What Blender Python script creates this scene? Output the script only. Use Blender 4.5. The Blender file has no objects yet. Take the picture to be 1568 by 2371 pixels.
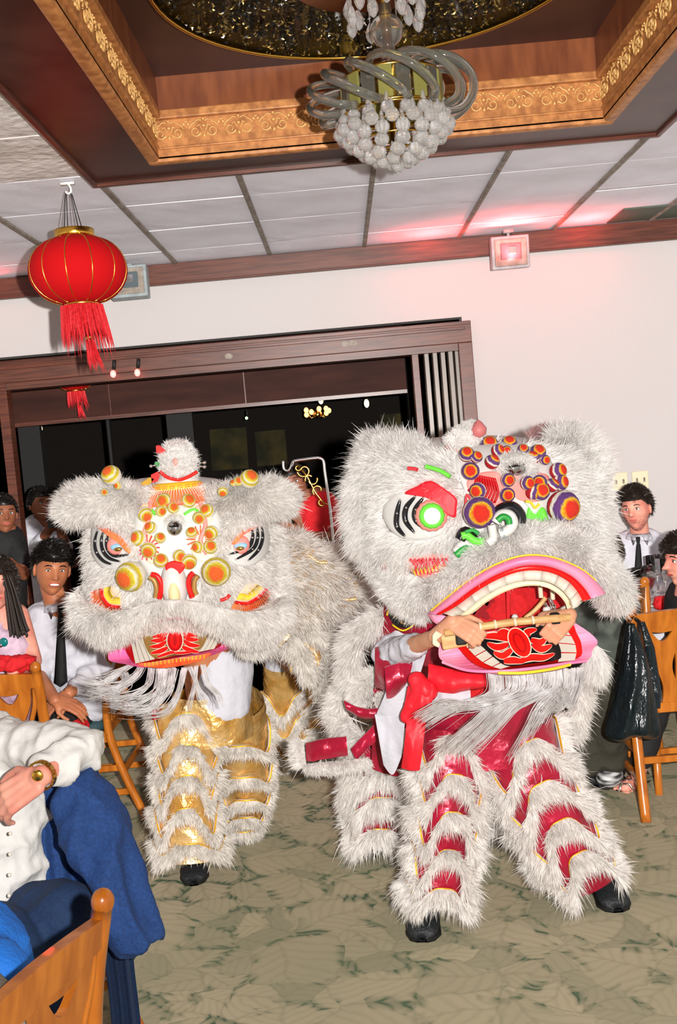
import bpy, math, random
import numpy as np
from mathutils import Vector, Matrix, noise as mnoise
from mathutils.geometry import tessellate_polygon
random.seed(7); RNG = np.random.default_rng(7)
SC = bpy.context.scene; COL = SC.collection
pi = math.pi
# ---------------------------------------------------------------- camera
F = 2400.; EYE = 1.75; W, H = 1568, 2371
PITCH = math.radians(4.0); ROLL = math.radians(5.0); YAW = math.radians(-0.55)
_fw = np.array([math.sin(YAW)*math.cos(PITCH), math.cos(YAW)*math.cos(PITCH), -math.sin(PITCH)])
_r0 = np.cross(_fw, [0, 0, 1]); _r0 /= np.linalg.norm(_r0); _u0 = np.cross(_r0, _fw)
_c, _s = math.cos(ROLL), math.sin(ROLL)
CR = _c*_r0 - _s*_u0; CU = _s*_r0 + _c*_u0
cam = bpy.data.cameras.new('camera'); camo = bpy.data.objects.new('camera', cam); COL.objects.link(camo)
camo.matrix_world = Matrix(((CR[0], CU[0], -_fw[0], 0), (CR[1], CU[1], -_fw[1], 0), (CR[2], CU[2], -_fw[2], EYE), (0, 0, 0, 1)))
cam.sensor_fit = 'VERTICAL'; cam.sensor_height = 36.; cam.lens = 36.*F/H; cam.clip_start = .02
SC.camera = camo
# ---------------------------------------------------------------- world, lights, exposure
wd = bpy.data.worlds.new('world'); SC.world = wd; wd.use_nodes = True
wd.node_tree.nodes['Background'].inputs[0].default_value = (.9, .82, .78, 1)
wd.node_tree.nodes['Background'].inputs[1].default_value = .02
def lamp(name, kind, loc, energy, color=(1, 1, 1), radius=.02, falloff=None, **kw):
    l = bpy.data.lights.new(name, kind); l.energy = energy; l.color = color
    if kind != 'AREA': l.shadow_soft_size = radius
    for k, v in kw.items(): setattr(l, k, v)
    if falloff:
        l.use_nodes = True; nt = l.node_tree
        em = nt.nodes['Emission']; fo = nt.nodes.new('ShaderNodeLightFalloff'); fo.inputs['Strength'].default_value = 1.
        nt.links.new(fo.outputs[falloff], em.inputs['Strength'])
    o = bpy.data.objects.new(name, l); COL.objects.link(o); o.location = loc
    return o
flash = lamp('camera_flash', 'POINT', (.17, -.02, EYE+.04), 54, (1, .965, .925), .02, 'Constant')
vs = SC.view_settings; SC.display_settings.display_device = 'sRGB'
vs.view_transform = 'Standard'; vs.look = 'None'; vs.gamma = 1; vs.exposure = 0.0
try: vs.use_curve_mapping = False
except Exception: pass
# ---------------------------------------------------------------- pixel -> place
def ray(x, y): return CR*(x-W/2)/F - CU*(y-H/2)/F + _fw
CAMP = np.array([0, 0, EYE])
def at(x, y, Y):
    d = ray(x, y); return CAMP + d*Y/d[1]
def atz(x, y, Z):
    d = ray(x, y); return CAMP + d*(Z-EYE)/d[2]
def ats(pts, Y): return [at(p[0], p[1], p[2] if len(p) > 2 else Y) for p in pts]
# ---------------------------------------------------------------- materials
def mat(name, col, rough=.6, metal=0., col2=None, nscale=8., ndet=3., bump=0., bscale=None, trans=0., emit=None, estr=1., spec=.5, stretch=None, glass=False, ior=1.45, coat=0., transluc=0., sheen=0.):
    m = bpy.data.materials.new(name); m.use_nodes = True; nt = m.node_tree; N = nt.nodes; L = nt.links
    b = N['Principled BSDF']; b.inputs['Roughness'].default_value = rough; b.inputs['Metallic'].default_value = metal
    b.inputs['Base Color'].default_value = (*col, 1); b.inputs['Specular IOR Level'].default_value = spec
    b.inputs['IOR'].default_value = ior; b.inputs['Coat Weight'].default_value = coat; b.inputs['Sheen Weight'].default_value = sheen
    if trans: b.inputs['Transmission Weight'].default_value = trans
    if emit: b.inputs['Emission Color'].default_value = (*emit, 1); b.inputs['Emission Strength'].default_value = estr
    if col2 is not None or bump:
        tc = N.new('ShaderNodeTexCoord'); mp = N.new('ShaderNodeMapping'); L.new(tc.outputs['Object'], mp.inputs[0])
        if stretch: mp.inputs['Scale'].default_value = stretch
        nz = N.new('ShaderNodeTexNoise'); nz.inputs['Scale'].default_value = nscale; nz.inputs['Detail'].default_value = ndet
        L.new(mp.outputs[0], nz.inputs['Vector'])
        if col2 is not None:
            mr = N.new('ShaderNodeMapRange'); mr.inputs[1].default_value = .35; mr.inputs[2].default_value = .65
            mx = N.new('ShaderNodeMix'); mx.data_type = 'RGBA'; mx.inputs[6].default_value = (*col, 1); mx.inputs[7].default_value = (*col2, 1)
            L.new(nz.outputs['Fac'], mr.inputs[0]); L.new(mr.outputs[0], mx.inputs[0]); L.new(mx.outputs[2], b.inputs['Base Color'])
        if bump:
            n2 = nz
            if bscale: 
                n2 = N.new('ShaderNodeTexNoise'); n2.inputs['Scale'].default_value = bscale; n2.inputs['Detail'].default_value = 4; L.new(mp.outputs[0], n2.inputs['Vector'])
            bp = N.new('ShaderNodeBump'); bp.inputs['Strength'].default_value = bump; bp.inputs['Distance'].default_value = .02
            L.new(n2.outputs['Fac'], bp.inputs['Height']); L.new(bp.outputs[0], b.inputs['Normal'])
    if transluc:
        tr = N.new('ShaderNodeBsdfTranslucent'); ms = N.new('ShaderNodeMixShader'); ms.inputs[0].default_value = transluc
        src = b.inputs['Base Color']
        if src.is_linked: L.new(src.links[0].from_socket, tr.inputs[0])
        else: tr.inputs[0].default_value = (*col, 1)
        L.new(b.outputs[0], ms.inputs[1]); L.new(tr.outputs[0], ms.inputs[2]); L.new(ms.outputs[0], N['Material Output'].inputs[0])
    return m
def s2l(r, g, b):
    f = lambda c: (c/255/12.92) if c/255 <= .04045 else ((c/255+.055)/1.055)**2.4
    return (f(r), f(g), f(b))
MT = {}
def defm(k, *a, **kw): MT[k] = mat(k, *a, **kw); return MT[k]
defm('white_paint', (.455, .43, .425), .85, bump=.08, bscale=60)
defm('dark_wood', s2l(98, 52, 38), .35, col2=s2l(66, 32, 22), nscale=6, stretch=(1, 1, 14))
defm('trim_wood', s2l(96, 52, 38), .4, col2=s2l(70, 36, 26), nscale=5, stretch=(1, 8, 14))
defm('coffer_panel', s2l(70, 40, 30), .35, col2=s2l(52, 26, 18), nscale=4, stretch=(1.5, 1.5, 8))
defm('coffer_top', s2l(72, 38, 28), .5, col2=s2l(52, 26, 18), nscale=3)
defm('orange_wood', s2l(128, 72, 40), .35, col2=s2l(104, 54, 30), nscale=4, stretch=(5, 5, 1))
defm('gold_paint', s2l(192, 130, 74), .45, .05, col2=s2l(150, 94, 50), nscale=30)
defm('gold_relief', s2l(225, 178, 112), .4, .1, col2=s2l(200, 150, 88), nscale=60)
defm('tbar', s2l(150, 142, 132), .6, col2=s2l(120, 108, 96), nscale=20)
defm('black', (.006, .006, .006), .6)
defm('black_gloss', (.008, .008, .008), .15)
defm('black_cloth', (.008, .008, .009), .8, bump=.3, bscale=30)
defm('dark_room', s2l(14, 11, 9), .9, spec=.1)  # near black: the far room's lack of light is put into the colour
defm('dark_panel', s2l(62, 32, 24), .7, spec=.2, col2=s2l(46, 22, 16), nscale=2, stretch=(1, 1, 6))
defm('chrome', (.8, .8, .8), .12, 1.)
defm('brass', s2l(212, 170, 80), .22, 1., bump=.05, bscale=50)
defm('gold', s2l(235, 185, 80), .25, 1.)
defm('glass', (.93, .95, .92), .03, trans=1., ior=1.5)
defm('milky_glass', (.62, .64, .60), .06, trans=.93, ior=1.45)
defm('amber_glass', s2l(165, 160, 90), .2, trans=.5, ior=1.4)
defm('crystal', (1, 1, 1), .03, trans=.84, ior=1.6, coat=.6)
defm('lantern_red', s2l(190, 14, 20), .85, bump=.25, bscale=220, spec=.15)
defm('fringe_red', s2l(232, 50, 58), .55, col2=s2l(205, 24, 36), nscale=90, transluc=.2)
defm('grey_metal', s2l(150, 160, 162), .5, col2=s2l(130, 140, 142), nscale=20)
defm('lens_dark', s2l(85, 95, 100), .15)
defm('almond', s2l(205, 196, 165), .45)
defm('chair_wood', s2l(190, 112, 34), .28, col2=s2l(158, 84, 20), nscale=3.5, ndet=5, stretch=(8, 8, 1.2), coat=.25)
defm('green_seat', s2l(38, 66, 70), .7, bump=.3, bscale=80)
defm('floral_seat', s2l(110, 116, 120), .8, col2=s2l(70, 82, 84), nscale=30)
defm('cloth_white', (.56, .555, .60), .85, bump=.35, bscale=9)
defm('shirt_white', (.66, .65, .62), .8, bump=.5, bscale=14, col2=(.62, .61, .59), nscale=3)
defm('shirt_cool', (.56, .56, .62), .8, bump=.5, bscale=16)
defm('navy', s2l(26, 62, 118), .85, col2=s2l(20, 50, 100), nscale=120, bump=.25, bscale=200)
defm('navy_dark', s2l(22, 48, 84), .85, col2=s2l(18, 40, 74), nscale=100, bump=.25, bscale=200)
defm('bright_blue', s2l(26, 110, 205), .8, bump=.3, bscale=100)
defm('red_cloth', s2l(200, 22, 30), .8, bump=.4, bscale=30)
defm('polo_red', s2l(205, 20, 26), .85, col2=s2l(185, 12, 20), nscale=60, bump=.3, bscale=40)
defm('dark_red_print', s2l(140, 6, 18), .85)
defm('sash_red', s2l(228, 30, 46), .5, bump=.5, bscale=10)
defm('satin_crimson', s2l(186, 22, 60), .3, .25, col2=s2l(140, 8, 36), nscale=5, ndet=2, bump=.9, bscale=9, sheen=.2)
defm('skin', s2l(214, 160, 128), .5, col2=s2l(206, 146, 114), nscale=14)
defm('skin_tan', s2l(186, 118, 80), .5, col2=s2l(172, 104, 70), nscale=14)
defm('skin_pink', s2l(224, 160, 138), .5, col2=s2l(210, 128, 112), nscale=14)
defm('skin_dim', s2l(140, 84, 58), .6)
defm('hair_black', (.008, .006, .005), .4)
defm('hair_brown', s2l(58, 38, 24), .5, col2=s2l(40, 26, 16), nscale=60)
defm('hair_dk', s2l(38, 28, 22), .5)
defm('eye_white', (.8, .8, .78), .3)
defm('teeth_white', (.85, .84, .8), .35)
defm('lips', s2l(190, 92, 84), .5)
defm('mouth_dark', s2l(60, 20, 18), .6)
defm('camo_grey', s2l(92, 98, 90), .85, col2=s2l(58, 64, 58), nscale=9, ndet=1, bump=.4, bscale=12)
defm('olive', s2l(56, 54, 44), .9, bump=.3, bscale=60)
defm('lavender', s2l(206, 178, 196), .6, col2=s2l(178, 150, 172), nscale=10, bump=.5, bscale=14)
defm('top_red', s2l(205, 26, 34), .85, bump=.3, bscale=40)
defm('olive_sleeve', s2l(60, 58, 44), .9)
defm('bag_black', s2l(14, 26, 30), .22, bump=1., bscale=9, stretch=(3, 3, .7))
defm('shoe_black', (.012, .014, .016), .55, bump=.3, bscale=90)
defm('bamboo', s2l(222, 180, 124), .45, col2=s2l(196, 150, 96), nscale=18, stretch=(1, 4, 4))
defm('cream', s2l(222, 208, 180), .7)
defm('grey_strap', s2l(128, 120, 106), .9, bump=.3, bscale=120)
# furs
def furmat(k, a, b, tip=None):
    return defm(k, a, .75, col2=b, nscale=26, ndet=2, transluc=.45, spec=.2)
furmat('fur_white', (.96, .935, .91), (.82, .79, .76))
furmat('fur_cream', (.93, .895, .85), (.72, .68, .63))
furmat('fur_clean', (.97, .955, .94), (.86, .84, .82))
furmat('fur_pink', (.75, .50, .48), (.5, .3, .3))
furmat('fur_hair', (1., .985, .99), (.80, .77, .76))
defm('face_white', (.66, .65, .63), .55)
defm('gold_foil', s2l(206, 150, 66), .28, .55, col2=s2l(240, 205, 140), nscale=7, ndet=2, bump=1., bscale=13)
defm('gold_trim', s2l(240, 180, 30), .35, .6)
defm('paint_black', (.01, .01, .012), .2)
defm('paint_pink', s2l(250, 130, 178), .4, col2=s2l(252, 165, 195), nscale=5, ndet=1)
defm('paint_pink2', s2l(252, 120, 180), .4)
defm('paint_red', s2l(226, 24, 20), .35)
defm('paint_dkred', s2l(190, 10, 20), .4)
defm('paint_orange', s2l(245, 95, 52), .45, col2=s2l(250, 140, 80), nscale=20)
defm('paint_yellow', s2l(240, 208, 50), .45)
defm('paint_green', s2l(110, 225, 70), .45)
defm('paint_green2', s2l(40, 150, 60), .4)
defm('paint_salmon', s2l(246, 150, 140), .5)
defm('paint_gold', s2l(176, 136, 74), .4, .3)
defm('paint_blue', s2l(150, 195, 225), .2)
defm('tooth', s2l(218, 210, 196), .5)
defm('outline_pale', s2l(250, 225, 200), .5)
defm('stripe_red', s2l(232, 60, 70), .5)
defm('silver', (.9, .9, .9), .15, 1.)
defm('mirror_dark', (.5, .5, .5), .04, 1.)
defm('warm_bulb', (1, .8, .5), .5, emit=(1, .62, .3), estr=9)
defm('warm_dim', (1, .6, .3), .5, emit=(1, .5, .18), estr=1.2)
defm('red_bulb', (1, .2, .2), .5, emit=(1, .12, .1), estr=5)
defm('green_bulb', (.5, .9, .6), .5, emit=(.6, .9, .5), estr=1.2)
defm('white_bulb', (1, 1, 1), .5, emit=(1, .93, .8), estr=6)
# ---------------------------------------------------------------- mesh building
class M:
    def __init__(s): s.v = []; s.f = []; s.mi = []; s.n = 0
    def add(s, v, f, mi=0):
        v = np.asarray(v, float).reshape(-1, 3); s.v.append(v)
        k = s.n; s.f += [tuple(int(i)+k for i in q) for q in f]; s.mi += [mi]*len(f); s.n += len(v); return s
    def V(s): return np.concatenate(s.v) if s.v else np.zeros((0, 3))
    def grid(s, P, mi=0, closeu=False, closev=False):
        P = np.asarray(P, float); a, b = P.shape[:2]; f = []
        for i in range(a if closeu else a-1):
            for j in range(b if closev else b-1):
                i2 = (i+1) % a; j2 = (j+1) % b
                f.append((i*b+j, i2*b+j, i2*b+j2, i*b+j2))
        return s.add(P.reshape(-1, 3), f, mi)
    def box(s, c, d, mi=0, rz=0, R=None):
        c = np.array(c, float); d = np.array(d, float)/2
        q = np.array([(x, y, z) for x in (-1, 1) for y in (-1, 1) for z in (-1, 1)])*d
        if R is not None: q = q@np.array(R).T
        elif rz: q = q@np.array([[math.cos(rz), -math.sin(rz), 0], [math.sin(rz), math.cos(rz), 0], [0, 0, 1]]).T
        return s.add(q+c, [(0, 1, 3, 2), (4, 6, 7, 5), (0, 4, 5, 1), (2, 3, 7, 6), (0, 2, 6, 4), (1, 5, 7, 3)], mi)
    def tube(s, pts, r, seg=8, mi=0, caps=True, sc=(1, 1), up=(0, 0, 1), closed=False):
        P = np.asarray(pts, float); n = len(P)
        r = np.full(n, r, float) if np.isscalar(r) else np.asarray(r, float)
        if closed: T = np.roll(P, -1, 0)-np.roll(P, 1, 0)
        else: T = np.gradient(P, axis=0)
        T /= (np.linalg.norm(T, axis=1, keepdims=True)+1e-12)
        u = np.cross(T[0], up); 
        if np.linalg.norm(u) < 1e-3: u = np.cross(T[0], (1, 0, 0))
        u /= np.linalg.norm(u); A = np.zeros((n, seg, 3)); th = np.arange(seg)*2*pi/seg
        for i in range(n):
            u = u-T[i]*(u@T[i]); u /= (np.linalg.norm(u)+1e-12); w = np.cross(u, T[i])
            A[i] = P[i]+r[i]*(np.outer(np.cos(th)*sc[0], u)+np.outer(np.sin(th)*sc[1], w))
        k0 = s.n; s.grid(A, mi, closeu=closed, closev=True)
        if caps and not closed:
            s.f += [tuple(k0+j for j in range(seg))[::-1], tuple(k0+(n-1)*seg+j for j in range(seg))]; s.mi += [mi, mi]
        return s
    def cap(s, a, b, ra, rb, seg=12, mi=0):   # rounded tapered limb, closed
        a = np.array(a, float); b = np.array(b, float); d = b-a; L = np.linalg.norm(d)+1e-9; d = d/L
        ts = []; rs = []
        for k in range(4): an = pi/2*(k+.25)/4.25; ts.append(-ra*math.cos(an)); rs.append(ra*math.sin(an))
        for k in range(5): ts.append(L*k/4); rs.append(ra+(rb-ra)*k/4)
        for k in range(3, -1, -1): an = pi/2*(k+.25)/4.25; ts.append(L+rb*math.cos(an)); rs.append(rb*math.sin(an))
        return s.tube([a+d*t for t in ts], rs, seg, mi)
    def ell(s, c, r, mi=0, seg=16, rings=10, R=None):
        r = np.ones(3)*np.array(r, float); th = np.linspace(0, 2*pi, seg, endpoint=False); v = [[0, 0, 1.]]
        for i in range(1, rings):
            a = pi*i/rings
            for t in th: v.append([math.sin(a)*math.cos(t), math.sin(a)*math.sin(t), math.cos(a)])
        v.append([0, 0, -1.]); f = []
        for j in range(seg): f.append((0, 1+j, 1+(j+1) % seg))
        for i in range(rings-2):
            for j in range(seg):
                a = 1+i*seg; f.append((a+j, a+seg+j, a+seg+(j+1) % seg, a+(j+1) % seg))
        last = len(v)-1; a = 1+(rings-2)*seg
        for j in range(seg): f.append((last, a+(j+1) % seg, a+j))
        q = np.array(v)*r
        if R is not None: q = q@np.array(R).T
        return s.add(q+np.array(c), f, mi)
    def lathe(s, prof, c=(0, 0, 0), seg=24, mi=0, R=None, wob=None):
        th = np.linspace(0, 2*pi, seg, endpoint=False)*(-1 if prof[-1][1] > prof[0][1] else 1); A = np.zeros((len(prof), seg, 3))
        for i, (r, z) in enumerate(prof):
            rr = r*(1+(wob(th) if wob else 0)); A[i, :, 0] = rr*np.cos(th); A[i, :, 1] = rr*np.sin(th); A[i, :, 2] = z
        A = A.reshape(-1, 3)
        if R is not None: A = A@np.array(R).T
        A = (A+np.array(c)).reshape(len(prof), seg, 3); k0 = s.n; s.grid(A, mi, closev=True); n = len(prof)
        if prof[0][0] > 1e-4: s.f.append(tuple(k0+j for j in range(seg))); s.mi.append(mi)
        if prof[-1][0] > 1e-4: s.f.append(tuple(k0+(n-1)*seg+j for j in range(seg))[::-1]); s.mi.append(mi)
        return s
    def plate(s, front, back, mi=0, holes=()):    # outline (3D points) front/back, holes likewise [(front, back)]
        loops_f = [[Vector(p) for p in front]]+[[Vector(p) for p in h[0]] for h in holes]
        tri = tessellate_polygon(loops_f)
        F_ = np.array([p for l in loops_f for p in l]); B_ = np.array([p for l in [back]+[h[1] for h in holes] for p in l])
        n = len(F_); f = [tuple(t) for t in tri]+[tuple(n+i for i in t[::-1]) for t in tri]; k = 0
        for l in loops_f:
            m = len(l)
            for i in range(m): f.append((k+i, k+(i+1) % m, n+k+(i+1) % m, n+k+i))
            k += m
        return s.add(np.concatenate([F_, B_]), f, mi)
    def poly(s, pts, Y, th=.004, mi=0, holes=()):   # outline in picture points carried to depth Y (number or function)
        yf = Y if callable(Y) else (lambda x, y: Y)
        g = lambda P, o: [at(p[0], p[1], yf(p[0], p[1])+o) for p in P]
        return s.plate(g(pts, 0), g(pts, th), mi, [(g(h, 0), g(h, th)) for h in holes])
    def strip(s, A, B, Y, th=.006, mi=0, nb=1, bow=0.):   # band between two picture polylines
        yf = Y if callable(Y) else (lambda x, y: Y)
        n = len(A); R = []
        for k in range(nb+1):
            t = k/nb; R.append([at(a[0]*(1-t)+b[0]*t, a[1]*(1-t)+b[1]*t, yf(a[0]*(1-t)+b[0]*t, a[1]*(1-t)+b[1]*t)-bow*math.sin(pi*t)) for a, b in zip(A, B)])
        R = np.array(R); bk = R.copy(); bk[:, :, 1] += th
        L = np.concatenate([R, bk[::-1]], 0)
        s.grid(L, mi, closeu=True); k0 = s.n-len(L)*n; m = len(L)
        s.f += [tuple(k0+i*n for i in range(m)), tuple(k0+i*n+n-1 for i in range(m))[::-1]]; s.mi += [mi, mi]
        return s
def cr(pts, n=8, closed=False):
    P = [np.array(p, float) for p in pts]; out = []; m = len(P)
    for i in range(m if closed else m-1):
        if closed: a, b, c, d = P[(i-1) % m], P[i], P[(i+1) % m], P[(i+2) % m]
        else: a, b, c, d = P[max(i-1, 0)], P[i], P[i+1], P[min(i+2, m-1)]
        for k in range(n):
            t = k/n; out.append(.5*((2*b)+(-a+c)*t+(2*a-5*b+4*c-d)*t*t+(-a+3*b-3*c+d)*t**3))
    if not closed: out.append(P[-1])
    return out
def obj(name, m, mats, parent=None, smooth=True, bevel=0., sub=0, **props):
    if not isinstance(mats, (list, tuple)): mats = [mats]
    me = bpy.data.meshes.new(name); off = Vector((0, 0, 0)); p = parent
    while p is not None: off += p.location; p = p.parent
    V = m.V()-np.array(off); me.from_pydata(V.tolist(), [], m.f)
    for x in mats: me.materials.append(MT[x] if isinstance(x, str) else x)
    if len(mats) > 1: me.polygons.foreach_set('material_index', m.mi)
    me.polygons.foreach_set('use_smooth', [bool(smooth)]*len(me.polygons))
    me.update(); me.validate()
    if smooth == 'auto':
        try: me.set_sharp_from_angle(angle=math.radians(40))
        except Exception: pass
    o = bpy.data.objects.new(name, me); COL.objects.link(o)
    if parent: o.parent = parent
    if bevel:
        b = o.modifiers.new('b', 'BEVEL'); b.width = bevel; b.segments = 2; b.limit_method = 'ANGLE'
    if sub: s_ = o.modifiers.new('s', 'SUBSURF'); s_.levels = sub; s_.render_levels = sub
    for k, v in props.items(): o[k] = v
    return o
def thing(name, label, cat, loc=(0, 0, 0), group=None):
    o = bpy.data.objects.new(name, None); COL.objects.link(o); o.location = [float(c) for c in loc]; o.empty_display_size = .05
    o['label'] = label; o['category'] = cat
    if group: o['group'] = group
    return o
def struct(name, m, mats, parent=None, **kw):
    o = obj(name, m, mats, parent, **kw)
    if parent is None: o['kind'] = 'structure'
    return o
def dup(o, loc, **props):
    c = o.copy(); COL.objects.link(c); c.location = loc
    for k, v in props.items(): c[k] = v
    for ch in list(o.children):
        d = ch.copy(); COL.objects.link(d); d.parent = c
        for g in ch.children: e = g.copy(); COL.objects.link(e); e.parent = d
    return c
def blob(m, voxel=.012, smooth=4, wrinkle=0., wscale=(6, 6, 14), seed=0):   # fuse overlapping closed limbs into one skin
    me = bpy.data.meshes.new('t'); me.from_pydata(m.V().tolist(), [], m.f); o = bpy.data.objects.new('t', me); COL.objects.link(o)
    r = o.modifiers.new('r', 'REMESH'); r.mode = 'VOXEL'; r.voxel_size = voxel
    if smooth: s_ = o.modifiers.new('s', 'SMOOTH'); s_.iterations = smooth; s_.factor = .5
    dg = bpy.context.evaluated_depsgraph_get(); e = o.evaluated_get(dg).to_mesh()
    v = np.empty(len(e.vertices)*3); e.vertices.foreach_get('co', v); v = v.reshape(-1, 3)
    nn = np.empty(len(e.vertices)*3); e.vertices.foreach_get('normal', nn); nn = nn.reshape(-1, 3)
    f = [tuple(p.vertices) for p in e.polygons]
    bpy.data.objects.remove(o); bpy.data.meshes.remove(me)
    if wrinkle:
        w = np.array([mnoise.ridged_multi_fractal(Vector((p[0]*wscale[0]+seed, p[1]*wscale[1], p[2]*wscale[2])), .9, 2., 2, 1., 2.) for p in v])
        v = v+nn*((w-.9)*wrinkle)[:, None]
    r = M(); r.add(v, f); return r
# fur: every hair a thin tapered blade
def sample(m, n, rng=RNG, keep=None):
    V = m.V(); T = []
    for q in m.f:
        for k in range(1, len(q)-1): T.append((q[0], q[k], q[k+1]))
    T = np.array(T); a, b, c = V[T[:, 0]], V[T[:, 1]], V[T[:, 2]]; N = np.cross(b-a, c-a); A = np.linalg.norm(N, axis=1)
    i = rng.choice(len(T), n, p=A/A.sum()); u = rng.random((n, 1)); w = rng.random((n, 1)); fl = (u+w) > 1; u = np.where(fl, 1-u, u); w = np.where(fl, 1-w, w)
    return a[i]+u*(b[i]-a[i])+w*(c[i]-a[i]), N[i]/(A[i][:, None]+1e-12)
def blades(P, D, length, width, bend=None, jitter=.25, clump=0., bj=.15):
    """P roots, D directions, returns verts (n*7) and faces"""
    n = len(P); D = D/(np.linalg.norm(D, axis=1, keepdims=True)+1e-9)
    D = D+RNG.normal(0, jitter, (n, 3)); 
    if clump:
        q = np.stack([np.sin(P@RNG.normal(0, clump, 3)+RNG.random()*6) for _ in range(3)], 1); D = D+q*.4
    D /= np.linalg.norm(D, axis=1, keepdims=True)
    L = (length*np.exp(RNG.normal(0, .22, n)))[:, None]; B = np.zeros((n, 3)) if bend is None else np.asarray(bend)*np.ones((n, 3))
    B = B+RNG.normal(0, bj, (n, 3)); S = np.cross(D, RNG.normal(0, 1, (n, 3))); S /= (np.linalg.norm(S, axis=1, keepdims=True)+1e-9)
    w = (width*np.exp(RNG.normal(0, .2, n)))[:, None]/2
    V = np.zeros((n, 7, 3))
    for k, (t, q) in enumerate(((0, 1.), (.38, .95), (.74, .6))):
        c = P+L*(D*t+B*t*t); V[:, 2*k] = c-S*w*q; V[:, 2*k+1] = c+S*w*q
    V[:, 6] = P+L*(D+B)
    return V.reshape(-1, 3)
_FT = [(0, 1, 3, 2), (2, 3, 5, 4)]
def fur_obj(name, V, matname, parent, base=None, **props):
    """one joined part of many hairs (kind stuff)"""
    n = len(V)//7; off = Vector((0, 0, 0)); p = parent
    while p is not None: off += p.location; p = p.parent
    V = V-np.array(off); bv = np.zeros((0, 3)); bf = []
    if base is not None: bv = base.V()-np.array(off); bf = [tuple(i+len(V) for i in q) for q in base.f]
    k = np.arange(n)[:, None]*7
    loops = np.concatenate([k+np.array([0, 1, 3, 2]), k+np.array([2, 3, 5, 4]), k+np.array([4, 5, 6])], 1).ravel()
    tot = np.tile([4, 4, 3], n); 
    if bf:
        loops = np.concatenate([loops, np.array([i for q in bf for i in q])]); tot = np.concatenate([tot, [len(q) for q in bf]])
    st = np.concatenate([[0], np.cumsum(tot)[:-1]])
    me = bpy.data.meshes.new(name); A = np.concatenate([V, bv]); me.vertices.add(len(A)); me.vertices.foreach_set('co', A.ravel())
    me.loops.add(len(loops)); me.loops.foreach_set('vertex_index', loops.astype(np.int32))
    me.polygons.add(len(tot)); me.polygons.foreach_set('loop_start', st.astype(np.int32)); me.polygons.foreach_set('loop_total', tot.astype(np.int32))
    me.polygons.foreach_set('use_smooth', np.ones(len(tot), bool)); me.update(calc_edges=True)
    me.materials.append(MT[matname])
    o = bpy.data.objects.new(name, me); COL.objects.link(o); o.parent = parent; o['kind'] = 'stuff'
    for k_, v in props.items(): o[k_] = v
    return o
def inpoly(x, y, P):
    c = np.zeros(len(x), bool); n = len(P)
    for i in range(n):
        x1, y1 = P[i][:2]; x2, y2 = P[(i+1) % n][:2]
        if y1 == y2: continue
        c ^= ((y1 > y) != (y2 > y)) & (x < (x2-x1)*(y-y1)/(y2-y1)+x1)
    return c
def fur_px(polys, n, Yf, comb, length, width, excl=(), out=.6, jitter=.25, bend=(0, 0, -.15)):
    """hairs rooted on a surface y=Yf(px,py) inside picture outlines; comb = (dx,dy)(x,y)"""
    R = []
    tot = 0
    for Pn in polys:
        P = np.array(Pn); x0, y0 = P[:, 0].min(), P[:, 1].min(); x1, y1 = P[:, 0].max(), P[:, 1].max()
        x = RNG.uniform(x0, x1, n*3); y = RNG.uniform(y0, y1, n*3); k = inpoly(x, y, Pn)
        for e in excl: k &= ~inpoly(x, y, e)
        x, y = x[k][:n], y[k][:n]
        Pt = np.array([at(a, b, Yf(a, b)) for a, b in zip(x, y)])
        e1 = np.array([at(a+3, b, Yf(a+3, b)) for a, b in zip(x, y)])-Pt; e2 = np.array([at(a, b+3, Yf(a, b+3)) for a, b in zip(x, y)])-Pt
        N = np.cross(e1, e2); N /= (np.linalg.norm(N, axis=1, keepdims=True)+1e-12); N *= np.sign(-N[:, 1:2])
        c = np.array([comb(a, b) for a, b in zip(x, y)], float); nrm = np.linalg.norm(c, axis=1, keepdims=True)+1e-9; c = c/nrm
        e1 /= np.linalg.norm(e1, axis=1, keepdims=True); e2 /= np.linalg.norm(e2, axis=1, keepdims=True)
        D = c[:, :1]*e1+c[:, 1:]*e2+N*out
        R.append(blades(Pt, D, length, width, bend, jitter))
    return np.concatenate(R)
# ================================================================= SETTING
CEIL = EYE+1.22; WY = 6.8; GX0, GY0, T = -.97, 4.575, .61
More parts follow.
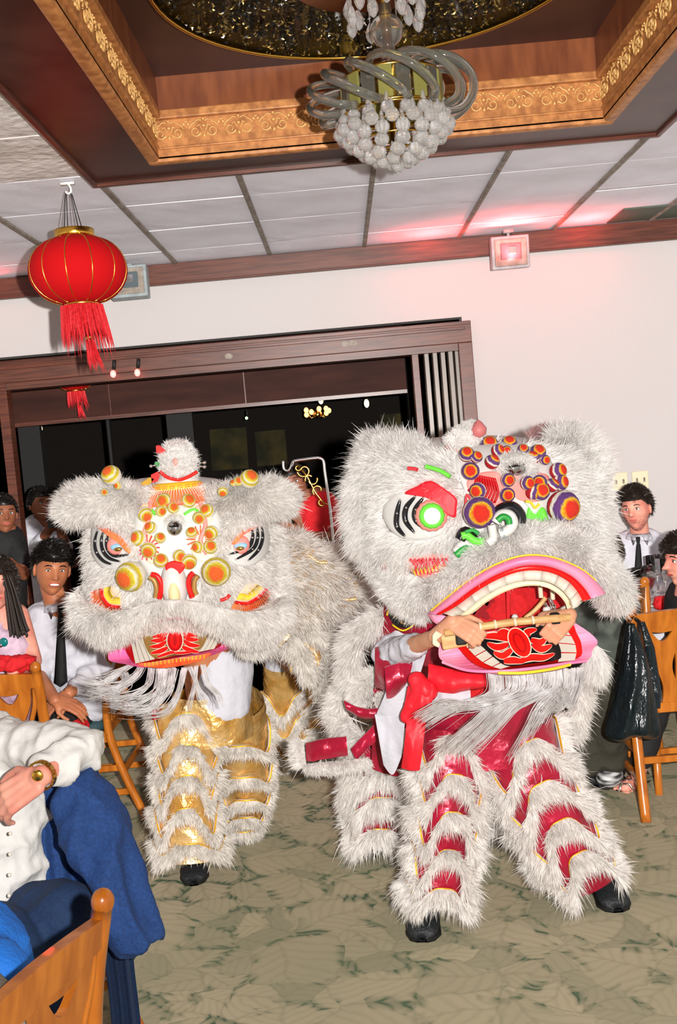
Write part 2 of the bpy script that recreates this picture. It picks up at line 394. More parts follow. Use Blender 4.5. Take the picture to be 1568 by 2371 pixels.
# carpet: woven palm fronds in beige with green between
def carpet():
    m = bpy.data.materials.new('carpet_fronds'); m.use_nodes = True; nt = m.node_tree; N = nt.nodes; L = nt.links
    b = N['Principled BSDF']; b.inputs['Roughness'].default_value = .95; b.inputs['Specular IOR Level'].default_value = .1
    tc = N.new('ShaderNodeTexCoord')
    def math_(op, a, b_=None, c=None):
        n = N.new('ShaderNodeMath'); n.operation = op
        for i, q in enumerate((a, b_, c)):
            if q is None: continue
            if isinstance(q, (int, float)): n.inputs[i].default_value = q
            else: L.new(q, n.inputs[i])
        return n.outputs[0]
    wn = N.new('ShaderNodeTexNoise'); wn.inputs['Scale'].default_value = 3.2; wn.inputs['Detail'].default_value = 3; L.new(tc.outputs['Object'], wn.inputs['Vector'])
    va = N.new('ShaderNodeVectorMath'); va.operation = 'MULTIPLY_ADD'; va.inputs[1].default_value = (.20, .20, 0); L.new(wn.outputs['Color'], va.inputs[0]); L.new(tc.outputs['Object'], va.inputs[2])
    def layer(scale, freq, off):
        mp = N.new('ShaderNodeMapping'); mp.inputs['Location'].default_value = off; L.new(va.outputs[0], mp.inputs[0])
        vo = N.new('ShaderNodeTexVoronoi'); vo.voronoi_dimensions = '2D'; vo.inputs['Scale'].default_value = scale; L.new(mp.outputs[0], vo.inputs['Vector'])
        d = N.new('ShaderNodeVectorMath'); d.operation = 'SUBTRACT'; L.new(mp.outputs[0], d.inputs[0]); L.new(vo.outputs['Position'], d.inputs[1])
        sep = N.new('ShaderNodeSeparateColor'); L.new(vo.outputs['Color'], sep.inputs[0])
        an = math_('MULTIPLY', sep.outputs[0], 6.283)
        ro = N.new('ShaderNodeVectorRotate'); ro.rotation_type = 'Z_AXIS'; L.new(d.outputs[0], ro.inputs['Vector']); L.new(an, ro.inputs['Angle'])
        sx = N.new('ShaderNodeSeparateXYZ'); L.new(ro.outputs[0], sx.inputs[0])
        ay = math_('ABSOLUTE', sx.outputs[1])
        ph = math_('ADD', math_('MULTIPLY', sx.outputs[0], freq), math_('MULTIPLY', ay, -freq*.8))
        st = math_('SINE', ph); stripe = math_('MULTIPLY_ADD', st, .5, .5)
        stripe = math_('POWER', stripe, 3.)
        rib = math_('SMOOTH_MIN', math_('MULTIPLY', ay, 90), 1., .3)
        de = N.new('ShaderNodeTexVoronoi'); de.voronoi_dimensions = '2D'; de.feature = 'DISTANCE_TO_EDGE'; de.inputs['Scale'].default_value = scale; L.new(mp.outputs[0], de.inputs['Vector'])
        return stripe, rib, de.outputs['Distance'], sep.outputs[1]
    s1, r1, e1, c1 = layer(6.0, 150, (0, 0, 0)); s2, r2, e2, c2 = layer(4.0, 115, (5.3, 2.1, 0))
    nz = N.new('ShaderNodeTexNoise'); nz.inputs['Scale'].default_value = 5.5; nz.inputs['Detail'].default_value = 3; nz.inputs['Distortion'].default_value = 1.2; L.new(tc.outputs['Object'], nz.inputs['Vector'])
    pick = math_('GREATER_THAN', c2, .5)
    def mix(f, a, b_):
        x = N.new('ShaderNodeMix'); x.data_type = 'RGBA'
        if isinstance(f, float): x.inputs[0].default_value = f
        else: L.new(f, x.inputs[0])
        for i, q in ((6, a), (7, b_)):
            if isinstance(q, tuple): x.inputs[i].default_value = (*q, 1)
            else: L.new(q, x.inputs[i])
        return x.outputs[2]
    def mixf(f, a, b_):
        x = N.new('ShaderNodeMix'); L.new(f, x.inputs[0]); L.new(a, x.inputs[2]); L.new(b_, x.inputs[3]); return x.outputs[0]
    st = mixf(pick, s1, s2); ed = mixf(pick, e1, e2); cc = mixf(pick, c1, c2); rb = mixf(pick, r1, r2)
    leaf = mix(cc, s2l(152, 146, 122), s2l(186, 172, 144))
    leaf = mix(math_('MULTIPLY', st, .17), leaf, s2l(112, 110, 86))
    leaf = mix(math_('MULTIPLY', math_('SUBTRACT', 1., rb), .3), leaf, s2l(126, 120, 96))
    # darker line along the frond edges
    el = N.new('ShaderNodeMapRange'); el.inputs[1].default_value = .0; el.inputs[2].default_value = .05; el.inputs[3].default_value = 1.; el.inputs[4].default_value = 0.; L.new(ed, el.inputs[0])
    leaf = mix(math_('MULTIPLY', el.outputs[0], .28), leaf, s2l(98, 104, 80))
    # green slivers where noise is high and near an edge
    g1 = N.new('ShaderNodeMapRange'); g1.inputs[1].default_value = .49; g1.inputs[2].default_value = .56; L.new(nz.outputs['Fac'], g1.inputs[0])
    g2 = N.new('ShaderNodeMapRange'); g2.inputs[1].default_value = .05; g2.inputs[2].default_value = .17; g2.inputs[3].default_value = 1.; g2.inputs[4].default_value = 0.; L.new(ed, g2.inputs[0])
    g = math_('MULTIPLY', math_('MULTIPLY', g1.outputs[0], g2.outputs[0]), math_('MULTIPLY_ADD', st, .6, .4))
    col = mix(math_('MULTIPLY', g, .95), leaf, s2l(44, 80, 60))
    big = N.new('ShaderNodeTexNoise'); big.inputs['Scale'].default_value = 1.1; L.new(tc.outputs['Object'], big.inputs['Vector'])
    br = N.new('ShaderNodeMapRange'); br.inputs[1].default_value = .3; br.inputs[2].default_value = .7; br.inputs[3].default_value = .0; br.inputs[4].default_value = .5; L.new(big.outputs['Fac'], br.inputs[0])
    col = mix(br.outputs[0], col, s2l(128, 132, 104)); L.new(col, b.inputs['Base Color'])
    fn = N.new('ShaderNodeTexNoise'); fn.inputs['Scale'].default_value = 380; L.new(tc.outputs['Object'], fn.inputs['Vector'])
    bp = N.new('ShaderNodeBump'); bp.inputs['Strength'].default_value = .4; bp.inputs['Distance'].default_value = .004; L.new(fn.outputs['Fac'], bp.inputs['Height']); L.new(bp.outputs[0], b.inputs['Normal'])
    return m
MT['carpet'] = carpet()
XL, XR, YN, YF = -4.5, 3.6, -1.2, 13.5
m = M(); m.box(((XL+XR)/2, (YN+WY+.1)/2, -.05), (XR-XL, WY+.1-YN, .1)); struct('floor', m, 'carpet', smooth=False)
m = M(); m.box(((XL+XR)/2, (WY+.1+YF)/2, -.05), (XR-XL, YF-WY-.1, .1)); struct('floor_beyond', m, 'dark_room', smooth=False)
# ceiling: slab, tiles, T-bars
cmat = mat('ceiling_tile', s2l(240, 240, 250), .9, col2=s2l(224, 222, 230), nscale=1.7, ndet=5, bump=.25, bscale=130)
MT['ceiling_tile'] = cmat; cmat2 = mat('ceiling_tile_worn', s2l(232, 226, 224), .9, col2=s2l(196, 186, 180), nscale=3, ndet=6, bump=.7, bscale=18); MT['ceiling_tile_worn'] = cmat2
m = M()
for x0, x1, y0, y1 in ((XL, -.97, YN, WY), (1.47, XR, YN, WY), (-.97, 1.47, GY0, WY), (-.97, 1.47, YN, GY0-5*T)): m.box(((x0+x1)/2, (y0+y1)/2, CEIL+.08), (x1-x0, y1-y0, .06))
ceil = struct('ceiling', m, 'dark_room', smooth=False)
tm = {}
for v in range(3):
    q = M(); g = 7; A = np.zeros((g, g, 3))
    for i in range(g):
        for j in range(g):
            A[i, j] = (-.298+.596*i/(g-1), -.298+.596*j/(g-1), (0 if 0 < i < g-1 and 0 < j < g-1 else .003)+.0008*math.sin(i*3.1+v)*math.cos(j*2.3+v))
    q.grid(A); B = A.copy()[::-1]; B[:, :, 2] = .018; q.grid(B)
    for e0, e1 in ((A[0], A[0]*[1, 1, 0]+[0, 0, .018]), (A[-1], A[-1]*[1, 1, 0]+[0, 0, .018]), (A[:, 0], A[:, 0]*[1, 1, 0]+[0, 0, .018]), (A[:, -1], A[:, -1]*[1, 1, 0]+[0, 0, .018])): q.grid([e0, e1])
    me = bpy.data.meshes.new('ceiling_tile'); me.from_pydata(q.V().tolist(), [], q.f); me.materials.append(cmat if v < 2 else cmat2); tm[v] = me
for i in range(-5, 8):
    for j in range(-5, 4):
        cx, cy = GX0+T*(i+.5), GY0+T*(j+.5)
        if -.97 < cx < 1.47 and GY0-5*T < cy < GY0: continue
        if j < 0 and abs(cx) > 3 or cx < -3.6: continue
        v = 2 if (i == -1 and j in (-2, -1, -3)) or (i == -2 and j == -1) else (i+j) % 2
        tl = bpy.data.objects.new('tile', tm[v]); COL.objects.link(tl); tl.parent = ceil
        tl.location = (cx, cy, CEIL+.006+random.uniform(-.002, .003)); tl.rotation_euler = (random.uniform(-.004, .004), random.uniform(-.004, .004), 0)
m = M(); m.box((GX0+T*4.95, GY0+T*3.2, CEIL+.001), (.5, .4, .008)); obj('vent_panel', m, mat('vent_green', s2l(70, 84, 70), .6), ceil, smooth=False)
for i in range(-5, 9):
    x = GX0+T*i
    segs = [(YN, WY)] if not (-.98 < x < 1.48) else [(GY0, WY)]
    for y0, y1 in segs:
        m = M(); m.box((x, (y0+y1)/2, CEIL-.001), (.024, y1-y0, .014)); m.box((x, (y0+y1)/2, CEIL-.006), (.009, y1-y0, .01)); obj('grid_bar', m, 'tbar', ceil, smooth=False)
for j in range(-4, 4):
    y = GY0+T*j
    segs = [(XL, -.99), (1.49, XR)] if -5 <= j < 0 else [(XL, XR)]
    for x0, x1 in segs:
        m = M(); m.box(((x0+x1)/2, y, CEIL+.014), (x1-x0, .018, .004)); obj('grid_bar', m, 'tbar', ceil, smooth=False)
# coffer: dark border, gilded carved frame, recess
X0, X1, Y1c, Y0c = -.97, 1.47, GY0, GY0-T*5
xi0, xi1, yi1, yi0 = -.66, 1.18, 4.30, Y0c+.27
def frame_box(m, x0, x1, y0, y1, w, z0, z1, mi=0):
    m.box(((x0+x1)/2, y1-w/2, (z0+z1)/2), (x1-x0, w, z1-z0), mi); m.box(((x0+x1)/2, y0+w/2, (z0+z1)/2), (x1-x0, w, z1-z0), mi)
    m.box((x0+w/2, (y0+y1)/2, (z0+z1)/2), (w, y1-y0-2*w, z1-z0), mi); m.box((x1-w/2, (y0+y1)/2, (z0+z1)/2), (w, y1-y0-2*w, z1-z0), mi)
cb = M()
for x0, x1, y0, y1 in ((X0, X1, yi1, Y1c), (X0, X1, Y0c, yi0), (X0, xi0, yi0, yi1), (xi1, X1, yi0, yi1)): cb.box(((x0+x1)/2, (y0+y1)/2, CEIL-.005), (x1-x0, y1-y0, .05))
coffer = struct('trim_1', cb, 'coffer_panel', smooth=False)
m = M(); frame_box(m, X0-.01, X1+.01, Y0c-.01, Y1c+.01, .022, CEIL-.045, CEIL+.02); obj('edge_bead', m, 'dark_wood', coffer, smooth=False, bevel=.004)
FR = .155   # frame height
m = M(); frame_box(m, xi0-.03, xi1+.03, yi0-.03, yi1+.03, .05, CEIL-.045, CEIL-.012); obj('lower_bead', m, 'gold_paint', coffer, smooth=False, bevel=.012)
m = M(); frame_box(m, xi0, xi1, yi0, yi1, .02, CEIL-.03, CEIL+FR); obj('frieze_board', m, 'gold_paint', coffer, smooth=False)
m = M(); frame_box(m, xi0+.015, xi1-.015, yi0+.015, yi1-.015, .03, CEIL+FR-.035, CEIL+FR); frame_box(m, xi0+.01, xi1-.01, yi0+.01, yi1-.01, .02, CEIL+.004, CEIL+.014); obj('upper_bead', m, 'gold_paint', coffer, smooth=False, bevel=.01)
RZ = CEIL+FR+.13
m = M(); frame_box(m, xi0+.02, xi1-.02, yi0+.02, yi1-.02, .02, CEIL+FR-.02, RZ); obj('recess_panel', m, 'orange_wood', coffer, smooth=False)
m = M(); m.box(((X0+X1)/2, (Y0c+Y1c)/2, RZ+.02), (X1-X0, Y1c-Y0c, .04)); obj('recess_top', m, 'coffer_top', coffer, smooth=False)
# scroll carving, one motif per object
def scroll_mesh():
    m = M(); z0 = .062
    def S(pts, r): m.tube([(a, -.004, b) for a, b in pts], r, 6, sc=(1, .8))
    for sx in (-1, 1):
        a = []
        for k in range(26):
            t = k/25; an = -pi*.9+t*2.3*pi; rr = .021*(1-.62*t)
            a.append((sx*(.034+rr*math.cos(an)), z0-.014+rr*math.sin(an)))
        S(a, np.linspace(.0045, .003, 26))
        S(cr([(sx*.060, z0-.004), (sx*.052, z0+.012), (sx*.036, z0+.022), (sx*.022, z0+.032), (sx*.006, z0+.026)], 4), .0038)
        S(cr([(sx*.028, z0+.004), (sx*.016, z0+.012), (sx*.012, z0-.002), (sx*.004, z0-.012)], 4), .003)
        m.ell((sx*.062, -.004, z0+.018), (.006, .005, .006), seg=8, rings=6); m.ell((sx*.068, -.004, z0+.028), (.004, .004, .004), seg=8, rings=6)
    m.ell((0, -.004, z0+.034), (.007, .006, .006), seg=8, rings=6); m.ell((0, -.004, z0-.03), (.006, .005, .008), seg=8, rings=6)
    m.ell((0, -.003, z0+.008), (.008, .006, .006), seg=8, rings=6)
    for sx in (-.014, .014): m.ell((sx, -.003, z0-.027), (.005, .004, .004), seg=8, rings=6)
    me = bpy.data.meshes.new('scroll'); me.from_pydata(m.V().tolist(), [], m.f); me.materials.append(MT['gold_relief']); me.polygons.foreach_set('use_smooth', [True]*len(me.polygons)); return me
sm = scroll_mesh(); nb = 13; st_ = (xi1-xi0)/nb
for k in range(nb):
    o = bpy.data.objects.new('scroll', sm); COL.objects.link(o); o.parent = coffer; o.location = (xi0+st_*(k+.5), yi1-.021, CEIL+.015)
ns = 16; ss = (yi1-yi0)/ns
for k in range(ns):
    for sx in (0, 1):
        o = bpy.data.objects.new('scroll', sm); COL.objects.link(o); o.parent = coffer
        o.location = ((xi0+.021) if sx == 0 else (xi1-.021), yi0+ss*(k+.5), CEIL+.015); o.rotation_euler = (0, 0, pi/2 if sx == 0 else -pi/2)
# round medallion
mc = (.22, 3.38, CEIL+.235)
md = thing('ceiling_medallion', 'round dark ceiling medallion with a thin gold rim above the chandelier', 'medallion', mc)
MRAD = .71
m = M(); m.lathe([(0, 0), (MRAD, 0), (MRAD, .05), (.3, .14), (0, .14)], mc, 64); obj('disc', m, mat('disc_dark', s2l(16, 24, 18), .2, col2=s2l(40, 36, 20), nscale=40, bump=1., bscale=26), md)
m = M(); m.tube([(mc[0]+MRAD*math.cos(a), mc[1]+MRAD*math.sin(a), mc[2]-.004) for a in np.linspace(0, 2*pi, 72, endpoint=False)], .008, 6, closed=True); obj('rim', m, 'gold', md)
m = M()
for k in range(7000):
    a = RNG.uniform(0, 2*pi); rr = MRAD*math.sqrt(RNG.uniform(.12, .93)); c = np.array([mc[0]+rr*math.cos(a), mc[1]+rr*math.sin(a), mc[2]-.006])
    w = (rr*22+3*math.sin(a*6))
    if math.sin(w)+.5*math.sin(a*14+rr*30) < -.2 and RNG.random() < .7: continue
    d = RNG.normal(0, 1, 3); d[2] *= .5; d /= np.linalg.norm(d); e = np.cross(d, RNG.normal(0, 1, 3)); e /= np.linalg.norm(e); s_ = RNG.uniform(.004, .013)
    m.add([c+d*s_, c-d*s_*.6+e*s_*.4, c-d*s_*.6-e*s_*.4, c-[0, 0, .005]], [(0, 1, 2), (0, 3, 1), (1, 3, 2), (2, 3, 0)], 0 if RNG.random() < .6 else (1 if RNG.random() < .85 else 2))
obj('gilt_carving', m, ['black_gloss', mat('gilt_dim', s2l(150, 125, 70), .35, .8), 'silver'], md, smooth=False, kind='stuff')
m = M(); m.lathe([(.0, -.02), (.26, -.02), (.28, .0), (.26, .02), (0, .02)], mc, 40); obj('centre_boss', m, 'orange_wood', md)
# back wall with opening
TOPZ = 2.47; OX0, OX1 = -3.2, at(1078, 850, WY)[0]
m = M(); wt = .14
m.box(((XL+OX0)/2, WY+wt/2, CEIL/2), (OX0-XL, wt, CEIL)); m.box(((OX0+OX1)/2, WY+wt/2, (TOPZ+CEIL)/2), (OX1-OX0, wt, CEIL-TOPZ)); m.box(((XR+OX1)/2, WY+wt/2, CEIL/2), (XR-OX1, wt, CEIL))
struct('wall_back', m, 'white_paint', smooth=False)
m = M(); m.box(((XL+XR)/2, WY-.02, CEIL-.065), (XR-XL, .04, .13)); m.box(((XL+XR)/2, WY-.024, CEIL-.127), (XR-XL, .05, .012)); struct('trim_2', m, 'trim_wood', smooth=False, bevel=.004)
m = M(); zt, zb = at(1093, 743, WY)[2], at(1065, 795, WY)[2]
m.box(((OX0+OX1)/2-.0, WY-.02, (zt+zb)/2), (OX1-OX0+.1, .05, zt-zb)); fr = struct('trim_3', m, 'trim_wood', smooth=False, bevel=.004)
m = M(); m.box(((OX0+OX1)/2, WY-.05, zt-.045), (OX1-OX0+.02, .012, .02)); m.box(((OX0+OX1)/2, WY-.04, zt-.012), (OX1-OX0+.1, .02, .024)); obj('header_bead', m, 'dark_wood', fr, smooth=False, bevel=.003)
m = M(); m.box((OX1+.005, WY-.02, zb/2), (.09, .05, zb)); obj('jamb', m, 'trim_wood', fr, smooth=False, bevel=.004)
m = M(); m.box(((OX0+OX1)/2, WY+.07, zb-.02), (OX1-OX0, .16, .05)); obj('header_lining', m, 'trim_wood', fr, smooth=False)
m = M(); m.box((at(18, 1000, WY)[0], WY+.02, zb/2), (.06, .1, zb)); obj('side_post', m, 'dark_wood', fr, smooth=False)
for (a, b) in ((530, 826), (800, 798), (818, 796)):   # chipped paint on the header edge
    p = at(a, b, WY-.047); m = M(); m.poly([(a-9, b-5), (a-3, b-8), (a+6, b-6), (a+10, b), (a+4, b+5), (a-8, b+4)], WY-.047, .003); obj('paint_chip', m, 'tbar', fr, smooth=False)
for k in range(4):
    x0 = XL if k == 0 else XR; 
m = M(); m.box((XL-.05, (YN+YF)/2, CEIL/2), (.1, YF-YN, CEIL)); struct('wall_left', m, 'white_paint', smooth=False)
m = M(); m.box((XR+.05, (YN+YF)/2, CEIL/2), (.1, YF-YN, CEIL)); struct('wall_right', m, 'white_paint', smooth=False)
m = M(); m.box(((XL+XR)/2, YN-.05, CEIL/2), (XR-XL, .1, CEIL)); struct('wall_front', m, 'white_paint', smooth=False)
# dark room beyond
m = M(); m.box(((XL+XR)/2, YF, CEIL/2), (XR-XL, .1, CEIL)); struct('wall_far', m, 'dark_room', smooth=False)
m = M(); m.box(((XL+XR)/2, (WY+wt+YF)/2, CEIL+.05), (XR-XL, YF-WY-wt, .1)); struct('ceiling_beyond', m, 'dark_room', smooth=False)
BY = 8.6; bz = at(937, 909, BY)[2]; bx1 = at(940, 870, BY)[0]
m = M(); m.box(((XL+bx1)/2, BY+.1, (bz+CEIL)/2), (bx1-XL, .2, CEIL-bz)); bm = struct('trim_4', m, 'dark_panel', smooth=False)
m = M(); m.box(((XL+bx1)/2, BY-.008, bz+.01), (bx1-XL, .03, .03)); obj('panel_bead', m, 'dark_wood', bm, smooth=False)
for xx in (565, 250): m = M(); m.box((at(xx, 880, BY)[0], BY-.002, (bz+CEIL)/2), (.008, .01, CEIL-bz)); obj('panel_joint', m, 'dark_wood', bm, smooth=False)
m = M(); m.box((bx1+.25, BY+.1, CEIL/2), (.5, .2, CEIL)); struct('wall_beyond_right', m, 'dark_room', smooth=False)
# posts and dim pictures in the far room
gm = mat('dim_grey', s2l(34, 33, 32), .7, spec=.2); gm2 = mat('dim_yellow', s2l(44, 38, 16), .8, col2=s2l(22, 22, 12), nscale=4, spec=.1)  # grey darkened in colour to carry the unlit far room's shade
for (x, y0, y1, w, Y, mm) in ((415, 955, 1250, 60, 9.6, gm), (70, 1000, 1200, 50, 9.2, gm), (255, 1010, 1180, 6, 9.4, gm)):
    a = at(x, y0, Y); b = at(x, y1, Y); m = M(); m.box((a[0], Y, CEIL/2), (w*Y/F, .08, CEIL)); struct('pillar_beyond', m, mm, smooth=False)
for (x0, x1, y0, y1, Y) in ((485, 570, 995, 1090, 12.6), (590, 660, 1000, 1080, 12.6), (880, 960, 960, 1030, 12.4)):
    m = M(); m.poly([(x0, y0), (x1, y0-6), (x1+6, y1-6), (x0+6, y1)], YF-.09, .05); o = obj('dim_picture', m, gm2, smooth=False, label={485: 'dim yellow picture left of its pair on the far room wall', 590: 'dim yellow picture right of its pair on the far room wall', 880: 'dim picture beside the folding door in the dark room'}[x0], category='picture')
# folding partition in the opening
fp = thing('folding_partition', 'dark folding wooden door pushed to the white wall side of the opening', 'folding door', (OX1-.2, WY+.1, 0))
xs = [958, 985, 1004, 1023, 1040, 1056, 1070]
for k, xx in enumerate(xs):
    a = at(xx, 800, WY+.08)[0]; w = .03 if k else .045
    m = M(); m.box((a, WY+.085+(k % 2)*.02, (zb)/2), (w, .1, zb-.02)); obj('panel', m, 'trim_wood' if k == 0 else mat('slat_grey', s2l(128, 118, 110), .35, col2=s2l(100, 88, 80), nscale=4, stretch=(1, 1, .2)), fp, smooth=False, bevel=.003)
# wall plates
for k, (xx, yy) in enumerate(((1388, 1119), (1435, 1115), (1483, 1111))):
    c = at(xx, yy, WY-.006); t = thing('wall_plate', ['beige wall plate half hidden by the lion fur, first of the row', 'beige outlet plate in the middle of the row of three', 'beige switch plate above the seated man\'s dark hair, last of the row'][k], 'outlet', c, 'beige plates on the white wall')
    m = M(); m.box(c, (.105, .012, .115)); obj('plate', m, 'almond', t, smooth=False, bevel=.004)
    for dx in (-.024, .024):
        m = M(); m.box(c+[dx, -.008, 0], (.012, .01, .03)); obj('switch' if k == 2 else 'socket', m, 'tbar', t, smooth=False, bevel=.002)
        m = M(); m.box(c+[dx, -.014, .004], (.004, .006, .01)); obj('toggle', m, 'dark_wood', t, smooth=False)
# flood lights hung at the cornice
def flood(px_, py_, label, tint, tilt):
    Y = WY-.22; c = at(px_, py_, Y); t = thing('ceiling_floodlight', label, 'floodlight', (c[0], c[1], CEIL-.02))
    ca, sa = math.cos(tilt), math.sin(tilt); R = [[1, 0, 0], [0, ca, -sa], [0, sa, ca]]
    Rn = np.array(R)
    def B(name, off, d, mt, bev=.006): q = M(); q.box(c+Rn@np.array(off), d, R=R); return obj(name, q, mt, t, smooth=False, bevel=bev)
    B('housing', (0, 0, 0), (.235, .09, .20), 'grey_metal')
    B('rim', (0, -.05, 0), (.2, .012, .165), 'tbar'); B('lens', (0, -.055, .005), (.13, .012, .10), 'lens_dark'); B('reflector', (.01, -.061, .012), (.05, .01, .045), 'silver', .003)
    m = M(); m.box((c[0], c[1], CEIL-.025), (.06, .06, .02)); m.tube([(c[0], c[1], CEIL-.02), (c[0], c[1], c[2]+.08)], .010, 8); obj('mount', m, 'grey_metal', t)
    return c
c1 = flood(1180, 585, 'grey square floodlight glowing red by the cornice, above the pale wall', 1, .12); c2 = flood(300, 655, 'grey square floodlight partly behind the large red lantern', 0, -.1)
def spot(name, loc, tgt, e, col, size=1.2):
    o = lamp(name, 'SPOT', loc, e, col, .05, spot_size=size, spot_blend=1.); d = Vector(tgt)-Vector(loc); o.rotation_euler = d.to_track_quat('-Z', 'Y').to_euler(); return o
spot('red_uplight', (c1[0], WY-.3, CEIL-.20), (c1[0], WY-.3, CEIL), 60, (1, .05, .05), 2.8)
spot('red_uplight', (c1[0]+.5, WY-.25, CEIL-.16), (c1[0]+.5, WY-.25, CEIL), 14, (1, .05, .05), 2.9)
spot('red_uplight', (c1[0]-.5, WY-.25, CEIL-.16), (c1[0]-.5, WY-.25, CEIL), 14, (1, .05, .05), 2.9)
spot('red_uplight', (c1[0], WY-.5, CEIL-.45), (c1[0], WY-.2, CEIL-.3), 2.5, (1, .05, .08), 1.6)
spot('red_uplight', (c2[0]-.9, WY-.16, CEIL-.1), (c2[0]-.9, WY-.3, CEIL), 4, (1, .05, .05), 2.9)
# ================================================================= CHANDELIER
CH = np.array([at(908, 230, 3.38)[0], 3.38, 0]); 
def zc(y): return at(908, y, 3.38)[2]
k1 = 3.38/F*1.0
ch = thing('chandelier', 'crystal chandelier with curved glass arms and ball drops under the dark medallion', 'chandelier', (CH[0], CH[1], zc(40)))
c0 = lambda z: (CH[0], CH[1], z)
m = M(); m.tube([c0(zc(150)), c0(mc[2])], .012, 10); obj('rod', m, 'brass', ch)
m = M(); m.lathe([(.012, zc(150)), (.02, zc(140)), (.026, zc(120)), (.022, zc(108)), (.038, zc(98)), (.05, zc(85)), (.054, zc(72)), (.05, zc(55)), (.038, zc(42)), (.02, zc(34)), (.02, zc(10))], (CH[0], CH[1], 0), 24, wob=lambda t: .03*np.cos(12*t)); obj('glass_baluster', m, 'milky_glass', ch)
m = M(); m.lathe([(.0, zc(152)), (.03, zc(152)), (.034, zc(142)), (.02, zc(136)), (0, zc(136))], (CH[0], CH[1], 0), 20); obj('collar', m, 'chrome', ch)
# top drops
for k in range(16):
    a = 2*pi*k/16; rr = .115; tier = k % 2; z = zc(20+tier*28)
    p = np.array([CH[0]+rr*math.cos(a), CH[1]+rr*math.sin(a), z])
    m = M(); m.lathe([(0, .045), (.006, .035), (.016, .012), (.017, -.004), (.01, -.02), (0, -.028)], p, 8); m.tube([p+[0, 0, .045], p+[0, 0, .14]], .002, 5); obj('drop', m, 'crystal', ch, smooth=False)
m = M(); m.tube([(CH[0]+.115*math.cos(a), CH[1]+.115*math.sin(a), zc(20)+.14) for a in np.linspace(0, 2*pi, 24, endpoint=False)], .006, 6, closed=True)
for a in (0, pi/2, pi, 3*pi/2): m.tube([(CH[0], CH[1], zc(20)+.14), (CH[0]+.115*math.cos(a), CH[1]+.115*math.sin(a), zc(20)+.14)], .004, 6)
obj('drop_ring', m, 'brass', ch)
# body ring of panels
za, zb2 = zc(185), zc(262)
m = M(); 
for z in (za, zb2): m.tube([(CH[0]+.155*math.cos(a), CH[1]+.155*math.sin(a), z) for a in np.linspace(0, 2*pi, 36, endpoint=False)], .006, 6, closed=True)
m.lathe([(.03, za+.01), (.1, za+.012), (.155, za)], (CH[0], CH[1], 0), 30); m.tube([c0(za+.05), c0(zb2-.1)], .02, 10)
obj('frame', m, 'brass', ch)
for k in range(18):
    a = 2*pi*k/18; R = np.array([[math.cos(a), -math.sin(a), 0], [math.sin(a), math.cos(a), 0], [0, 0, 1]])
    m = M(); m.box(np.array([CH[0], CH[1], (za+zb2)/2])+R@np.array([.158, 0, 0]), (.008, .045, za-zb2-.006), R=R); obj('glass_panel', m, 'amber_glass' if k % 2 else 'milky_glass', ch, smooth=False, bevel=.002)
# arms: curved glass tubes swirling from the collar out and down to the panels
for k in range(13):
    a0 = 2*pi*k/13+.2; pts = []
    for (rr, z, da) in ((.11, zc(196), 0), (.14, zc(176), .12), (.19, zc(172), .32), (.24, zc(186), .55), (.265, zc(212), .78), (.258, zc(240), 1.0), (.225, zc(262), 1.2), (.175, zc(266), 1.35)):
        pts.append((CH[0]+rr*math.cos(a0+da), CH[1]+rr*math.sin(a0+da), z))
    P = cr(pts, 5); m = M(); m.tube(P, .0132, 10); obj('glass_arm', m, 'milky_glass', ch)
# crystal balls in tiers
tiers = [(.168, 283, 18, .020), (.175, 303, 17, .022), (.15, 322, 15, .023), (.118, 342, 11, .023), (.082, 360, 8, .024), (.045, 373, 5, .022), (0, 385, 1, .022)]
for rr, yy, n, r in tiers:
    for k in range(n):
        a = 2*pi*(k+.5*(n % 2))/n; p = np.array([CH[0]+rr*math.cos(a), CH[1]+rr*math.sin(a), zc(yy)])
        m = M(); m.ell(p, r, seg=10, rings=7); m.lathe([(0, r*2.4), (.004, r*2.1), (.009, r*1.1), (.006, r*.9)], p, 6); obj('crystal_ball', m, 'crystal', ch, smooth=False)
p = np.array(c0(zc(400))); m = M(); m.lathe([(0, .03), (.008, .02), (.01, .008), (0, -.012)], p, 8); obj('finial', m, 'crystal', ch, smooth=False)
m = M(); 
for rr, yy in ((.168, 270), (.15, 300), (.11, 325), (.06, 350)): m.tube([(CH[0]+rr*math.cos(a), CH[1]+rr*math.sin(a), zc(yy)) for a in np.linspace(0, 2*pi, 30, endpoint=False)], .004, 5, closed=True)
m.tube([c0(zb2-.08), c0(zc(385))], .006, 6); obj('tier_rings', m, 'brass', ch)
